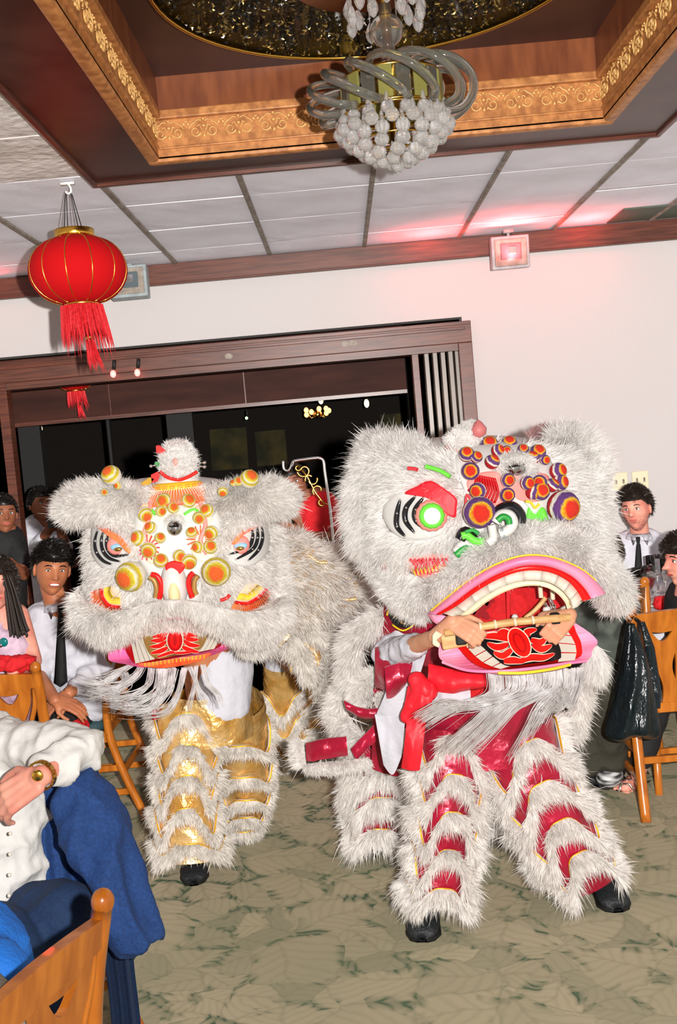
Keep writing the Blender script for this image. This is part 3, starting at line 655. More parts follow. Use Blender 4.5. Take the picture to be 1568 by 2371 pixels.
# ================================================================= LANTERNS
def lantern(px0, py0, Y, Rad, label, full=True):
    c = at(px0, py0, Y); t = thing('red_lantern', label, 'lantern', (c[0], c[1], c[2]-.0)); Hh = Rad*.70; tx = .015
    prof = []
    for k in range(21):
        a = -pi/2+pi*k/20; r = Rad*(abs(math.cos(a))**.78)*1.; z = Hh*math.sin(a)
        if r > Rad*.33: prof.append((r, z))
    wob = lambda th: -.012*np.abs(np.cos(th*6))**8
    m = M(); m.lathe(prof, c, 96, wob=lambda th: .012*np.abs(np.sin(th*6))**.5-.006); obj('globe', m, 'lantern_red', t)
    for k in range(12):
        a = pi/12*2*k; m = M(); m.tube([(c[0]+(r*.998)*math.cos(a), c[1]+(r*.998)*math.sin(a), c[2]+z) for r, z in prof], .0026 if Rad > .15 else .004, 5); obj('rib', m, 'gold', t)
    rt = prof[-1][0]
    m = M(); m.lathe([(rt*.98, prof[-1][1]-.006), (rt*1.02, prof[-1][1]+.035), (rt*.9, prof[-1][1]+.035), (rt*.9, prof[-1][1])], c, 40); obj('top_band', m, 'gold', t)
    m = M(); m.lathe([(rt*.75, prof[0][1]-.016), (rt*.86, prof[0][1]-.014), (rt*.9, prof[0][1]+.004), (rt*.75, prof[0][1]+.004)], c, 40); obj('bottom_band', m, 'gold', t)
    # hanging fringe: many threads
    n = 900 if full else 250; a = RNG.uniform(0, 2*pi, n); Pq = np.stack([c[0]+rt*1.05*np.cos(a), c[1]+rt*1.05*np.sin(a), np.full(n, c[2]+prof[0][1]-.012)], 1)
    D = np.stack([.10*np.cos(a)+.06, .10*np.sin(a), -np.ones(n)], 1); V = blades(Pq, D, .135*Rad/.21, .006, (0, 0, 0), .015, bj=.01); fur_obj('fringe', V, 'fringe_red', t)
    z1 = c[2]+prof[0][1]-.12*Rad/.21; s = Rad/.21; off = .012*s
    if full:
        m = M(); m.tube([(c[0], c[1], z1+.13*s), (c[0]+off*1.5, c[1], z1-.015*s)], .003, 6); obj('cord', m, 'gold', t)
    q = np.array([c[0]+off*1.5, c[1], z1-.02*s]); m = M(); m.lathe([(0, .012*s), (.012*s, .008*s), (.017*s, -.004*s), (.018*s, -.02*s), (0, -.02*s)], q, 14); obj('tassel_cap', m, 'brass', t)
    n = 260; a = RNG.uniform(0, 2*pi, n); Pq = q+np.stack([.014*s*np.cos(a), .014*s*np.sin(a), np.full(n, -.015*s)], 1); D = np.stack([.13*np.cos(a)+.15, .13*np.sin(a), -np.ones(n)], 1)
    fur_obj('tassel', blades(Pq, D, .10*s, .005, (0, 0, 0), .03, bj=.02), 'fringe_red', t)
    if not full:
        m = M(); m.tube([c+[0, 0, Hh*.8], (c[0], c[1], CEIL)], .004, 5); obj('hanging_wire', m, 'black', t)
    if full:
        m = M(); zt_ = c[2]+prof[-1][1]+.03
        hk = at(157, 432, Y); hk[2] = CEIL-.03
        for dx, dy in ((-.05, -.03), (.04, -.03), (-.05, .03), (.045, .035)): m.tube([(c[0]+dx*.7, c[1]+dy, zt_), (hk[0]+(.006 if dx > 0 else -.006)*2, c[1]+dy*.3, hk[2]-.02)], .0022, 5)
        obj('hanging_wires', m, 'black', t)
        m = M(); m.tube([(hk[0], c[1], CEIL), (hk[0]+.012, c[1], hk[2]+.005), (hk[0]+.012, c[1], hk[2]-.012), (hk[0], c[1], hk[2]-.02), (hk[0]-.012, c[1], hk[2]-.01)], .005, 6); m.box((hk[0], c[1], CEIL-.006), (.06, .03, .008)); obj('hook', m, 'teeth_white', t)
    return t
lantern(181, 627, 4.62, .213, 'large round red lantern with gold ribs and tassel hung from the ceiling tiles')
lantern(172, 872, 8.3, .16, 'small dim red lantern hanging in the dark room, under the door header', False)
# little lights in the dark room
def bulb(x, y, Y, r, mt, name, label, cat, grp=None, sc=(1, 1, 1), hang=True):
    c = at(x, y, Y); t = thing(name, label, cat, c, grp); m = M(); m.ell(c, np.array(sc)*r, seg=12, rings=8); obj('bulb', m, mt, t)
    m = M(); top = c+[r*.3, 0, r*1.2]; m.tube([top, top+[.01, 0, .06]], r*.5, 8); m.tube([top, [top[0], top[1], CEIL+(.0 if Y > WY else -.0)]], .003, 5) if hang else None; obj('fitting', m, 'black', t); return t
for x, y, lb in ((743, 926, 'warm bulb above the glowing brass fixture in the dark room'), (849, 934, 'elongated warm bulb nearest the folding door'), (93, 992, 'small warm bulb at the far side below the small lantern')): bulb(x, y, 11.5, .034 if x != 93 else .03, 'warm_bulb', 'ceiling_bulb', lb, 'light bulb', 'bulbs in the dark room', (.8, .8, 1.4))
for x, y, lb in ((262, 866, 'red glowing clip light, the one nearer the lantern tassel'), (318, 863, 'red glowing clip light, the one farther from the lantern tassel')): bulb(x, y, WY-.06, .024, 'red_bulb', 'clip_light', lb, 'light', 'pair of red clip lights', (.8, .8, 1.), hang=False)
bulb(571, 968, 11.8, .018, 'green_bulb', 'indicator_light', 'tiny pale green light in the dark room', 'light'); 
bulb(513, 944, 11.8, .02, 'warm_dim', 'ceiling_bulb', 'tiny dim bulb left of the glowing brass fixture', 'light bulb', 'bulbs in the dark room')
bf = thing('brass_fixture', 'glowing brass chandelier far back in the dark room', 'chandelier', at(735, 960, 11.6))
m = M(); c = at(735, 955, 11.6); m.lathe([(0, .06), (.02, .05), (.03, 0), (.06, -.03), (0, -.06)], c, 14); obj('body', m, 'brass', bf)
for k in range(9):
    a = 2*pi*k/9; p = c+[.13*math.cos(a), .05*math.sin(a), -.01+.03*math.sin(a*3)]; m = M(); m.tube([c, c+[.07*math.cos(a), .03*math.sin(a), -.06], p], .006, 6); obj('arm', m, 'brass', bf)
    m = M(); m.ell(p+[0, 0, .02], (.028, .028, .032), seg=8, rings=6); obj('shade', m, 'warm_dim', bf)
# ================================================================= LION COSTUMES
def superY(cx, cy, a, b, n, Y0, D):
    def f(x, y):
        q = abs((x-cx)/a)**n+abs((y-cy)/b)**n
        return Y0-D*max(0., 1-q)**.5
    return f
def shell(cx, cy, a, b, n, Y0, D, Db, seg=48, rings=14):
    m = M(); A = []
    for sgn, dd in ((-1, D), (1, Db)):
        rng_ = range(rings+1) if sgn < 0 else range(rings-1, -1, -1)
        for k in rng_:
            s = math.sin(pi/2*max(k, .02)/rings); row = []
            for j in range(seg):
                t = 2*pi*j/seg; c, q = math.cos(t), math.sin(t)
                rr = (abs(c)**n+abs(q)**n)**(-1/n)
                x, y = cx+a*s*rr*c, cy+b*s*rr*q; row.append(at(x, y, Y0+sgn*dd*max(0., 1-s**n)**.5))
            A.append(row)
    m.grid(A, 0, closev=True); return m
def pompom_mesh(name, cols, pos):
    me = bpy.data.meshes.new(name); m = M(); m.ell((0, 0, 0), 1, seg=20, rings=14)
    me.from_pydata(m.V().tolist(), [], m.f); me.polygons.foreach_set('use_smooth', [True]*len(me.polygons))
    mt = bpy.data.materials.new(name); mt.use_nodes = True; N = mt.node_tree.nodes; L = mt.node_tree.links; b = N['Principled BSDF']; b.inputs['Roughness'].default_value = .8
    tc = N.new('ShaderNodeTexCoord'); nz = N.new('ShaderNodeTexNoise'); nz.inputs['Scale'].default_value = 2.6; nz.inputs['Detail'].default_value = 1; L.new(tc.outputs['Object'], nz.inputs[0])
    sx = N.new('ShaderNodeSeparateXYZ'); L.new(tc.outputs['Object'], sx.inputs[0])
    ma = N.new('ShaderNodeMath'); ma.operation = 'MULTIPLY_ADD'; ma.inputs[1].default_value = .22; L.new(nz.outputs['Fac'], ma.inputs[0]); L.new(sx.outputs[2], ma.inputs[2])
    mr = N.new('ShaderNodeMapRange'); mr.inputs[1].default_value = -.9; mr.inputs[2].default_value = 1.12; L.new(ma.outputs[0], mr.inputs[0])
    r = N.new('ShaderNodeValToRGB'); L.new(mr.outputs[0], r.inputs[0]); e = r.color_ramp.elements
    while len(e) < len(cols): e.new(.5)
    for q, (c, p) in enumerate(zip(cols, pos)): e[q].position = p; e[q].color = (*c, 1)
    L.new(r.outputs[0], b.inputs['Base Color'])
    n2 = N.new('ShaderNodeTexNoise'); n2.inputs['Scale'].default_value = 14; L.new(tc.outputs['Object'], n2.inputs[0]); bp = N.new('ShaderNodeBump'); bp.inputs['Strength'].default_value = .5; bp.inputs['Distance'].default_value = .1; L.new(n2.outputs['Fac'], bp.inputs['Height']); L.new(bp.outputs[0], b.inputs['Normal'])
    me.materials.append(mt); return me
YC = s2l(238, 214, 60); WC = s2l(245, 240, 225); OC = s2l(240, 100, 35); GC = s2l(200, 180, 40)
pomY = pompom_mesh('pompom', [WC, WC, YC, GC, WC, YC, GC, OC, OC], [0, .55, .60, .70, .80, .84, .89, .945, 1])
PU = s2l(104, 60, 130); RC = s2l(225, 44, 22); Y2 = s2l(250, 200, 20)
pomR = pompom_mesh('pompom', [s2l(190, 14, 30), s2l(190, 14, 30), WC, WC, PU, PU, Y2, RC, RC], [0, .46, .52, .60, .65, .82, .87, .935, 1])
def pompom(me, x, y, Y, rpx, parent, aim=(0, 0), label=None):
    rpx *= 1.1
    o = bpy.data.objects.new('pompom', me); COL.objects.link(o); o.parent = parent
    p = at(x, y, Y); r = rpx*Y/F; o.location = Vector(p)-parent.location; o.scale = (r, r, r)
    d = Vector((aim[0], -1, aim[1])).normalized(); o.rotation_euler = d.to_track_quat('Z', 'Y').to_euler(); return o
def line(name, pts, Yf, r, mt, parent, off=.0, n=6, seg=8, sc=(1, 1), taper=False):
    P = cr(pts, n); yf = Yf if callable(Yf) else (lambda x, y: Yf)
    q = [at(p[0], p[1], yf(p[0], p[1])-off) for p in P]; m = M()
    rr = r if not taper else r*np.sin(np.linspace(.15, pi-.15, len(q)))**.6
    m.tube(q, rr, seg, sc=sc); return obj(name, m, mt, parent)
def dense(poly, n=4): return [tuple(p) for p in cr(poly, n, closed=True)]
def blob_poly(name, pts, Yf, off, th, mt, parent, smooth=True, n=4):
    m = M(); yf = Yf if callable(Yf) else (lambda x, y: Yf)
    m.poly(dense(pts, n) if n else pts, lambda x, y: yf(x, y)-off, th); return obj(name, m, mt, parent, smooth=False)
def patch(name, pts, Yf, off, mt, parent, th=.006, step=6):
    """painted area that follows the curved face: grid cells whose centre lies in the outline, plus rim"""
    P = np.array(dense(pts, 6)); c = P.mean(0); m = M(); A = []; K = 7
    for k in range(K+1):
        s = k/K; A.append([at(c[0]+(p[0]-c[0])*s, c[1]+(p[1]-c[1])*s, Yf(c[0]+(p[0]-c[0])*s, c[1]+(p[1]-c[1])*s)-off) for p in P])
    A.append([np.array(q)+[0, th+off, 0] for q in A[-1]]); m.grid(A, 0, closev=True); return obj(name, m, mt, parent)
def fur_tube(name, pts, r, parent, mt='fur_white', n=4000, L=.04, wid=.003, comb=(0, 0, -.5), out=.8, nseg=6, jitter=.3, base=True, bend=(0, 0, -.2), rng3=None):
    out *= .62; L *= .8; wid *= .85; n = int(n*1.1)
    if pts and len(pts[0]) > 3: pts = [(p[0], p[1], p[2], p[3]*.84) for p in pts]
    """furred roll through (x,y,Y[,r]) picture points or 3D points"""
    if rng3 is None:
        P = cr([(p[0], p[1], p[2]) for p in pts], nseg); Q = [at(*p) for p in P]
        if len(pts[0]) > 3: rr = np.interp(np.linspace(0, 1, len(Q)), np.linspace(0, 1, len(pts)), [p[3]*p[2]/F for p in pts])
        else: rr = r
    else: Q = rng3; rr = r
    m = M(); m.tube(Q, rr, 12)
    S, Nn = sample(m, n); D = Nn*out+np.array(comb); V = blades(S, D, L, wid, bend, jitter, clump=25)
    return fur_obj(name, V, mt, parent, m if base else None)
# ---- trousers: satin tube with scalloped fur rings
class Leg:
    def __init__(s, pts, rad, ph=0.):
        s.P = np.array(cr(pts, 8)); n = len(s.P); s.R = np.interp(np.linspace(0, 1, n), np.linspace(0, 1, len(rad)), rad); s.ph = ph
        s.L = np.concatenate([[0], np.cumsum(np.linalg.norm(np.diff(s.P, axis=0), axis=1))])
        T = s.P[-1]-s.P[0]; T /= np.linalg.norm(T); u = np.cross(T, (0, 1, 0)); u /= np.linalg.norm(u); s.u = u; s.w = np.cross(u, T); s.T = T
        if s.w[1] > 0: s.w = -s.w
    def S(s, l, th, off=0.):
        l = np.clip(l, 0, s.L[-1]); c = np.stack([np.interp(l, s.L, s.P[:, i]) for i in range(3)], -1); r = np.interp(l, s.L, s.R)+off
        return c+r[..., None]*(np.cos(th)[..., None]*s.u+np.sin(th)[..., None]*s.w)
def furry_leg(parent, pts, rad, rings, lobes, amp, mt, furm, L=.07, nb=2600, ph=0., band=.05, hem=None, wid=.0045, hair_out=.55, amp_h=None, trim='gold_trim'):
    g = Leg(pts, rad); m = M(); nl = 40; ns = 32; th = np.linspace(0, 2*pi, ns, endpoint=False); A = []
    for k in range(nl+1):
        l = np.full(ns, g.L[-1]*k/nl); A.append(g.S(l, th, .006*np.sin(th*5+k*.9)*np.sin(k*.7)))
    m.grid(A, 0, closev=True); obj('trouser_leg', m, mt, parent)
    for i, t in enumerate(rings):
        l0 = t*g.L[-1]; am = amp if i < len(rings)-1 else (amp if amp_h is None else amp_h)
        wave = lambda a, i=i, am=am: am*np.cos(lobes*(a-pi/2)+ph+pi)-am*.0+am*.25*np.cos(2*lobes*(a-pi/2)+2*ph)
        a = np.linspace(0, 2*pi, 72, endpoint=False); top = g.S(l0+wave(a), a, .012)
        m = M(); m.tube(top, .0035, 5, closed=True); obj('gold_piping', m, trim, parent)
        # padded roll under the hair
        m = M(); rows = [g.S(l0+wave(a)+dz, a, of) for dz, of in ((0, .004), (.006, .016), (band*.6, .02), (band, .004))]; m.grid(rows, 0, closev=True)
        aa = RNG.uniform(0, 2*pi, nb); q = RNG.uniform(0, 1, nb)**1.3*band; S0 = g.S(l0+wave(aa)+q, aa, .014)
        rad_ = np.cos(aa)[:, None]*g.u+np.sin(aa)[:, None]*g.w
        up = (q < .008)[:, None]
        D = g.T*np.where(up, .25, .9)+rad_*np.where(up, 1., hair_out)
        V = blades(S0, D, L, wid, (0, 0, -.25), .22, clump=38); fur_obj('fur_ring', V, furm, parent, m)
    return g
def shoe(parent, heel, toe, r=.045, mt='shoe_black'):
    h = np.array(heel, float); t = np.array(toe, float); d = t-h; L = np.linalg.norm(d); d /= L; s = np.cross(d, (0, 0, 1)); m = M(); A = []
    for k, (q, w, hh) in enumerate(((0, .35, .55), (.06, .75, 1.3), (.2, .85, 1.75), (.35, .85, 1.7), (.5, .95, 1.35), (.7, 1.1, 1.05), (.88, 1., .85), (.97, .7, .6), (1., .3, .3))):
        c = h+d*L*q; row = []
        for j in range(14):
            a = 2*pi*j/14; x = math.cos(a)*w*r; z = (math.sin(a)*.5+.5)**.8*hh*r if True else 0
            row.append(c+s*x+np.array([0, 0, max(z, .004)]))
        A.append(row)
    m.grid(A, 0, closev=True); k0 = m.n-len(A)*14; m.f += [tuple(k0+j for j in range(14))[::-1], tuple(k0+(len(A)-1)*14+j for j in range(14))]; m.mi += [0, 0]
    o = obj('shoe', m, mt, parent)
    m = M(); A = []
    for q, w in ((-.02, .4), (.1, .85), (.5, 1.0), (.75, 1.15), (.95, .8), (1.02, .3)):
        c = h+d*L*q; A.append([c+s*w*r+[0, 0, .0], c+s*w*r+[0, 0, .012], c-s*w*r+[0, 0, .012], c-s*w*r+[0, 0, .0]])
    m.grid(A, 0, closev=True); obj('sole', m, 'black', o); return o
# ======================================== YELLOW LION
z1 = lambda x, y: (120+x/2.6133, 1000+y/2.6133)
Z = lambda *P: [z1(*p) for p in P]
FYY = superY(412, 1305, 218, 205, 3.0, 3.80, .30)
yl = thing('yellow_lion_costume', 'yellow and gold lion dance costume with white fur head, gold cape and streaming beard', 'lion costume', at(412, 1300, 3.8))
obj('mask_shell', shell(412, 1305, 215, 202, 3.0, 3.80, .295, .28), 'face_white', yl)
# eyes
for side in (0, 1):
    mir = (lambda P: Z(*P)) if side == 0 else (lambda P: Z(*P))
    cres = [[(280, 585), (262, 660), (272, 730), (312, 780), (362, 802)], [(312, 600), (300, 660), (312, 722), (350, 765), (412, 785)], [(346, 610), (332, 660), (342, 715), (385, 750), (468, 742)]] if side == 0 else \
           [[(1268, 565), (1275, 640), (1250, 715), (1190, 778)], [(1240, 568), (1245, 640), (1215, 710), (1115, 772)], [(1212, 590), (1215, 640), (1185, 700), (1072, 742)]]
    soc = [(255, 540), (235, 640), (245, 750), (320, 830), (430, 820), (490, 740), (470, 660), (380, 600)] if side == 0 else [(1290, 540), (1320, 640), (1300, 740), (1210, 810), (1090, 800), (1050, 740), (1080, 650), (1180, 580)]
    patch('eye_socket', mir(soc), FYY, .018, 'face_white', yl, .03)
    for c in cres:
        line('eye_stripe', mir(c), FYY, .0075, 'paint_black', yl, .022, taper=True)
        for e in (c[-1], c[1], c[len(c)//2]):
            p = z1(*e); m = M(); m.ell(at(p[0], p[1], FYY(*p)-.032), .0035, seg=8, rings=6); obj('stud', m, 'silver', yl)
    ec = (392, 688) if side == 0 else (1140, 682); p = z1(*ec); m = M(); m.ell(at(p[0], p[1], FYY(*p)-.012), (.033, .03, .033), seg=24, rings=14); eb = obj('eyeball', m, 'paint_salmon', yl)
    m = M(); q = z1(ec[0]+(4 if side == 0 else 2), ec[1]+8); m.ell(at(q[0], q[1], FYY(*q)-.034), (.024, .013, .013), seg=20, rings=10); obj('iris', m, 'paint_blue', eb)
    m = M(); q = z1(ec[0]+(8 if side == 0 else 0), ec[1]+22); m.ell(at(q[0], q[1], FYY(*q)-.042), (.014, .006, .008), seg=16, rings=8); obj('pupil', m, 'brass', eb)
    lid = [(245, 532), (290, 545), (345, 575), (350, 600), (420, 645), (465, 705), (470, 735), (440, 715), (400, 670), (345, 635), (310, 605), (262, 565)] if side == 0 else [(1278, 535), (1230, 540), (1170, 575), (1130, 610), (1110, 645), (1090, 680), (1120, 670), (1150, 632), (1200, 600), (1265, 560)]
    patch('eyelid', mir(lid), FYY, .045, 'paint_orange', yl, .02)
# forehead, nose
fh = Z((520, 430), (640, 400), (860, 400), (1000, 430), (1015, 600), (1000, 760), (900, 830), (900, 960), (860, 1060), (740, 1070), (630, 1060), (600, 930), (560, 830), (500, 740), (495, 600))
patch('forehead_panel', fh, FYY, .012, 'face_white', yl, .02)
for pts in ([(600, 420), (590, 520), (560, 620), (590, 740)], [(900, 430), (930, 560), (900, 660), (940, 740)]): line('pink_scroll', Z(*pts), FYY, .008, 'paint_salmon', yl, .014)
for k in range(16):
    a = 2*pi*k/16
    line('feather_stroke', Z((575+30*math.cos(a), 700+30*math.sin(a)), (575+78*math.cos(a), 700+78*math.sin(a))), FYY, .0025, 'stripe_red', yl, .016, n=2)
    line('feather_stroke', Z((900+30*math.cos(a), 650+30*math.sin(a)), (900+85*math.cos(a), 650+85*math.sin(a))), FYY, .0025, 'paint_orange', yl, .016, n=2)
line('green_stroke', Z((800, 500), (870, 470), (930, 560)), FYY, .005, 'paint_green', yl, .014); line('green_stroke', Z((600, 470), (630, 500)), FYY, .006, 'paint_green', yl, .014)
p = z1(745, 585); m = M(); m.ell(at(p[0], p[1], FYY(*p)-.006), (.028, .02, .028), seg=24, rings=14); obj('mirror', m, 'mirror_dark', yl)
for pc in ([(540, 640), (600, 620), (640, 700), (640, 790), (570, 780)], [(860, 600), (960, 640), (990, 740), (930, 790), (850, 740)], [(530, 450), (600, 440), (620, 520), (560, 560)], [(870, 450), (970, 450), (960, 560), (880, 540)]): patch('peach_panel', Z(*pc), FYY, .0135, mat('peach_panel', s2l(248, 200, 170), .5, col2=s2l(250, 225, 200), nscale=20), yl, .01)
fur_tube('mirror_ring_fur', [(p[0]+24*math.cos(a), p[1]+26*math.sin(a), FYY(*p)) for a in np.linspace(0, 2*pi, 12)], .008, yl, 'fur_clean', 2500, .014, .002, (0, -.3, 0), nseg=2)
patch('nose_diamond', Z((690, 802), (738, 786), (798, 802), (796, 832), (742, 886), (694, 842)), FYY, .05, 'paint_red', yl, .03)
m = M(); q = z1(742, 930); m.ell(at(q[0], q[1], FYY(*q)-.02), (.045, .05, .085), seg=20, rings=14); obj('nose_bridge', m, 'face_white', yl)
m = M(); q = z1(742, 975); m.ell(at(q[0], q[1], FYY(*q)-.055), (.022, .025, .05), seg=16, rings=10); obj('nose_ridge', m, mat('pale_gold', s2l(222, 208, 160), .5), yl)
for c, mt_, off in (([(603, 862), (640, 875), (663, 930), (652, 1008)], 'paint_red', .05), ([(590, 880), (620, 900), (635, 950), (628, 1000)], 'paint_gold', .045), ([(858, 852), (835, 880), (828, 930), (850, 1002)], 'paint_red', .05), ([(885, 870), (865, 900), (862, 950), (875, 985)], 'paint_gold', .045)):
    line('nostril_curl', Z(*c), FYY, .009, mt_, yl, off)
# cheeks
for c, ctr in (([(300, 950), (305, 1000), (345, 1050), (412, 1062)], (400, 930)), ([(1020, 1020), (1060, 1005), (1075, 985)], (1040, 940)), ([(1110, 1030), (1180, 1038), (1245, 1005), (1295, 955)], (1190, 900))):
    line('cheek_line', Z(*c), FYY, .006, 'paint_red', yl, .03)
    if len(c) == 4:
        pt = dense_pts = cr(c, 8)
        patch('cheek_panel', Z(*(c+[(ctr[0], ctr[1]+20)])), FYY, .02, mat('peach', s2l(250, 205, 165), .5), yl, .02)
        for q in pt:
            d = np.array(q)-np.array(ctr); d /= np.linalg.norm(d)
            line('lash', Z(q+d*4, q+d*34+[0, 4], q+d*62+[0, 14]), FYY, .0028, 'paint_orange', yl, .03, n=2)
            line('lash', Z(q-d*60, q-d*20), FYY, .0022, 'paint_yellow', yl, .028, n=2)
# pompoms
ZY = [(318, 365, 20), (400, 325, 22), (1130, 300, 28), (1035, 360, 30), (683, 418, 45), (825, 420, 42), (735, 460, 34), (565, 500, 42), (660, 480, 32), (940, 478, 40), (890, 520, 36), (600, 580, 35), (845, 610, 32), (655, 642, 32), (967, 608, 40), (525, 645, 45), (587, 715, 45), (885, 697, 34), (958, 697, 40), (660, 780, 42), (770, 750, 37), (830, 785, 45), (518, 450, 18), (1100, 310, 20)]
for k, (x, y, r) in enumerate(ZY):
    p = z1(x, y); rp = r/2.6133; Yp = (FYY(*p) if 1085 < p[1] < 1500 else 3.7)-rp*3.5/F*.9; Yp = min(Yp, 3.47 if p[1] < 1140 else 9)
    pompom(pomY, p[0], p[1], Yp, rp, yl, (RNG.uniform(-.7, .7), RNG.uniform(-.6, .8)))
for x, y, r, am in ((480, 875, 85, (-.45, -.1)), (995, 845, 82, (.1, -.05)), (360, 262, 55, (-.4, .8)), (1195, 285, 53, (.6, .7))):
    p = z1(x, y); rp = r/2.6133; Yp = (FYY(*p)-.05) if r > 60 else 3.47; pompom(pomY, p[0], p[1], Yp, rp, yl, am)
    q = at(p[0], p[1], Yp); m = M(); m.tube([q, q+np.array([0, .1, -.03 if r < 60 else 0])], .006, 6); obj('spring', m, 'silver', yl)
# fur of the face
ex = [Z(*[(255, 540), (240, 640), (250, 750), (320, 815), (420, 810), (480, 740), (460, 680), (340, 590)]), Z(*[(1290, 540), (1320, 640), (1300, 740), (1210, 800), (1100, 790), (1060, 740), (1090, 650), (1180, 590)]), fh, Z((280, 930), (300, 1060), (300, 1130), (420, 1130), (430, 1040), (400, 930)), Z((1110, 1000), (1110, 1070), (1260, 1070), (1310, 960), (1240, 950))]
face = Z((215, 540), (195, 700), (205, 900), (120, 1000), (170, 1150), (400, 1250), (1100, 1250), (1340, 1120), (1350, 900), (1330, 700), (1320, 540), (1150, 350), (900, 330), (600, 330), (350, 380))
V = fur_px([face], 30000, lambda x, y: FYY(x, y)-.004, lambda x, y: ((x-412)*.8, (y-1250)*.5+60), .03, .0024, ex, .5, .3); fur_obj('face_fur', V, 'fur_white', yl)
fur_tube('brow_fur', [(*z1(540, 430), 3.58, 26), (*z1(420, 410), 3.55, 38), (*z1(290, 400), 3.55, 42), (*z1(160, 430), 3.58, 40), (*z1(95, 490), 3.64, 26)], None, yl, 'fur_white', 18000, .042, .0025, (-.35, 0, .15), .8)
fur_tube('brow_fur', [(*z1(980, 430), 3.58, 26), (*z1(1100, 410), 3.55, 38), (*z1(1230, 395), 3.55, 42), (*z1(1350, 395), 3.58, 40), (*z1(1420, 430), 3.64, 26)], None, yl, 'fur_white', 18000, .042, .0025, (.35, 0, .15), .8)
fur_tube('brow_fur', [(*z1(230, 500), 3.62, 10), (*z1(380, 530), 3.52, 16), (*z1(480, 630), 3.5, 12), (*z1(520, 780), 3.5, 8)], None, yl, 'fur_white', 4000, .024, .0028, (-.1, 0, -.2), .7)
fur_tube('brow_fur', [(*z1(1290, 500), 3.62, 10), (*z1(1150, 530), 3.52, 16), (*z1(1050, 630), 3.5, 12), (*z1(1020, 770), 3.5, 8)], None, yl, 'fur_white', 4000, .024, .0028, (.1, 0, -.2), .7)
fur_tube('muzzle_fur', [(*z1(190, 1030), 3.68, 12), (*z1(225, 1100), 3.6, 30), (*z1(320, 1175), 3.5, 42), (*z1(470, 1145), 3.45, 33), (*z1(610, 1070), 3.43, 20), (*z1(745, 1040), 3.42, 12), (*z1(890, 1070), 3.43, 20), (*z1(1050, 1140), 3.45, 35), (*z1(1210, 1180), 3.5, 46), (*z1(1340, 1130), 3.6, 40), (*z1(1400, 1040), 3.7, 22)], None, yl, 'fur_white', 40000, .034, .0024, (0, -.1, -.45), .6)
fur_tube('side_fur', [(*z1(160, 990), 3.66, 8), (*z1(190, 1060), 3.64, 16), (*z1(220, 1160), 3.6, 22)], None, yl, 'fur_white', 4000, .05, .003, (-.8, 0, .0), .4)
fur_tube('side_fur', [(*z1(1320, 560), 3.78, 10), (*z1(1345, 800), 3.78, 16), (*z1(1360, 1000), 3.75, 26)], None, yl, 'fur_white', 5000, .05, .003, (.7, 0, -.3), .4)
for pts in ([(1290, 300), (1330, 275), (1385, 290), (1390, 330), (1300, 340)],): blob_poly('ear_lining', Z(*pts), 3.66, 0, .03, 'paint_salmon', yl)
blob_poly('ear_lining', Z((450, 330), (500, 318), (540, 330), (520, 400), (460, 400)), 3.66, 0, .04, 'face_white', yl)
# horn with collar
hc = at(*z1(765, 372), 3.66); k_ = .00059*1.0
def zed(y): return at(*z1(765, y), 3.66)[2]
m = M(); m.lathe([(.088, zed(330)-hc[2]), (.12, zed(365)-hc[2]), (.150, zed(425)-hc[2]), (.144, zed(432)-hc[2]), (.08, zed(345)-hc[2])], hc, 96, wob=lambda t: .02*np.cos(48*t)); obj('pleated_collar', m, 'paint_orange', yl)
for k in range(40):
    a = pi+pi*(k+.5)/40; m = M(); c_, s_ = math.cos(a), math.sin(a)
    m.tube([hc+[r*c_, r*s_, zz+.003] for r, zz in ((.095, zed(338)-hc[2]), (.123, zed(366)-hc[2]), (.15, zed(422)-hc[2]))], .0016, 4); obj('collar_rib', m, 'outline_pale', yl)
m = M(); m.lathe([(.094, zed(352)-hc[2]), (.098, zed(335)-hc[2]), (.09, zed(322)-hc[2]), (.07, zed(320)-hc[2])], hc, 40); obj('collar_edge', m, 'face_white', yl)
m = M(); m.lathe([(.088, zed(350)-hc[2]), (.092, zed(335)-hc[2]), (.086, zed(308)-hc[2]), (.07, zed(300)-hc[2])], hc+[0, -.01, 0], 48); obj('key_band', m, mat('band_yellow', s2l(240, 190, 40), .5), yl)
for k in range(11):   # square key fret on the band
    a = pi+pi*(k+.5)/11; r = .0935; w = .012; z0_ = zed(329)-hc[2]; hh = .010
    Pk = [(-w*.7, -hh*.6), (-w*.7, hh*.6), (w*.5, hh*.6), (w*.5, -hh*.25), (-w*.15, -hh*.25), (-w*.15, hh*.15)]
    m = M(); m.tube([hc+[0, -.01, 0]+[r*math.cos(a+u/r), r*math.sin(a+u/r), z0_+v] for u, v in Pk], .0014, 4); obj('fret_mark', m, 'paint_orange', yl, smooth=False)
m = M(); m.lathe([(.08, zed(310)-hc[2]), (.078, zed(285)-hc[2]), (.06, zed(262)-hc[2]), (.03, zed(250)-hc[2])], hc, 30); obj('horn_base', m, 'face_white', yl)
line('red_cord', [(*z1(655, 240),), (*z1(700, 275),), (*z1(768, 290),), (*z1(830, 270),), (*z1(880, 240),)], 3.58, .006, 'paint_red', yl)
hb = at(*z1(765, 180), 3.64); m = M()
for q, (rr, zz) in enumerate(((.058, -.035), (.066, -.008), (.058, .02), (.036, .044))): m.tube([hb+[rr*.62*math.cos(a), rr*.62*math.sin(a), zz] for a in np.linspace(0, 2*pi, 20, endpoint=False)], .024, 8, closed=True)
m.ell(hb, .05); S_, N_ = sample(m, 9000); fur_obj('horn_fur', blades(S_, N_, .016, .0022, (0, 0, -.05), .4), 'fur_clean', yl, m)
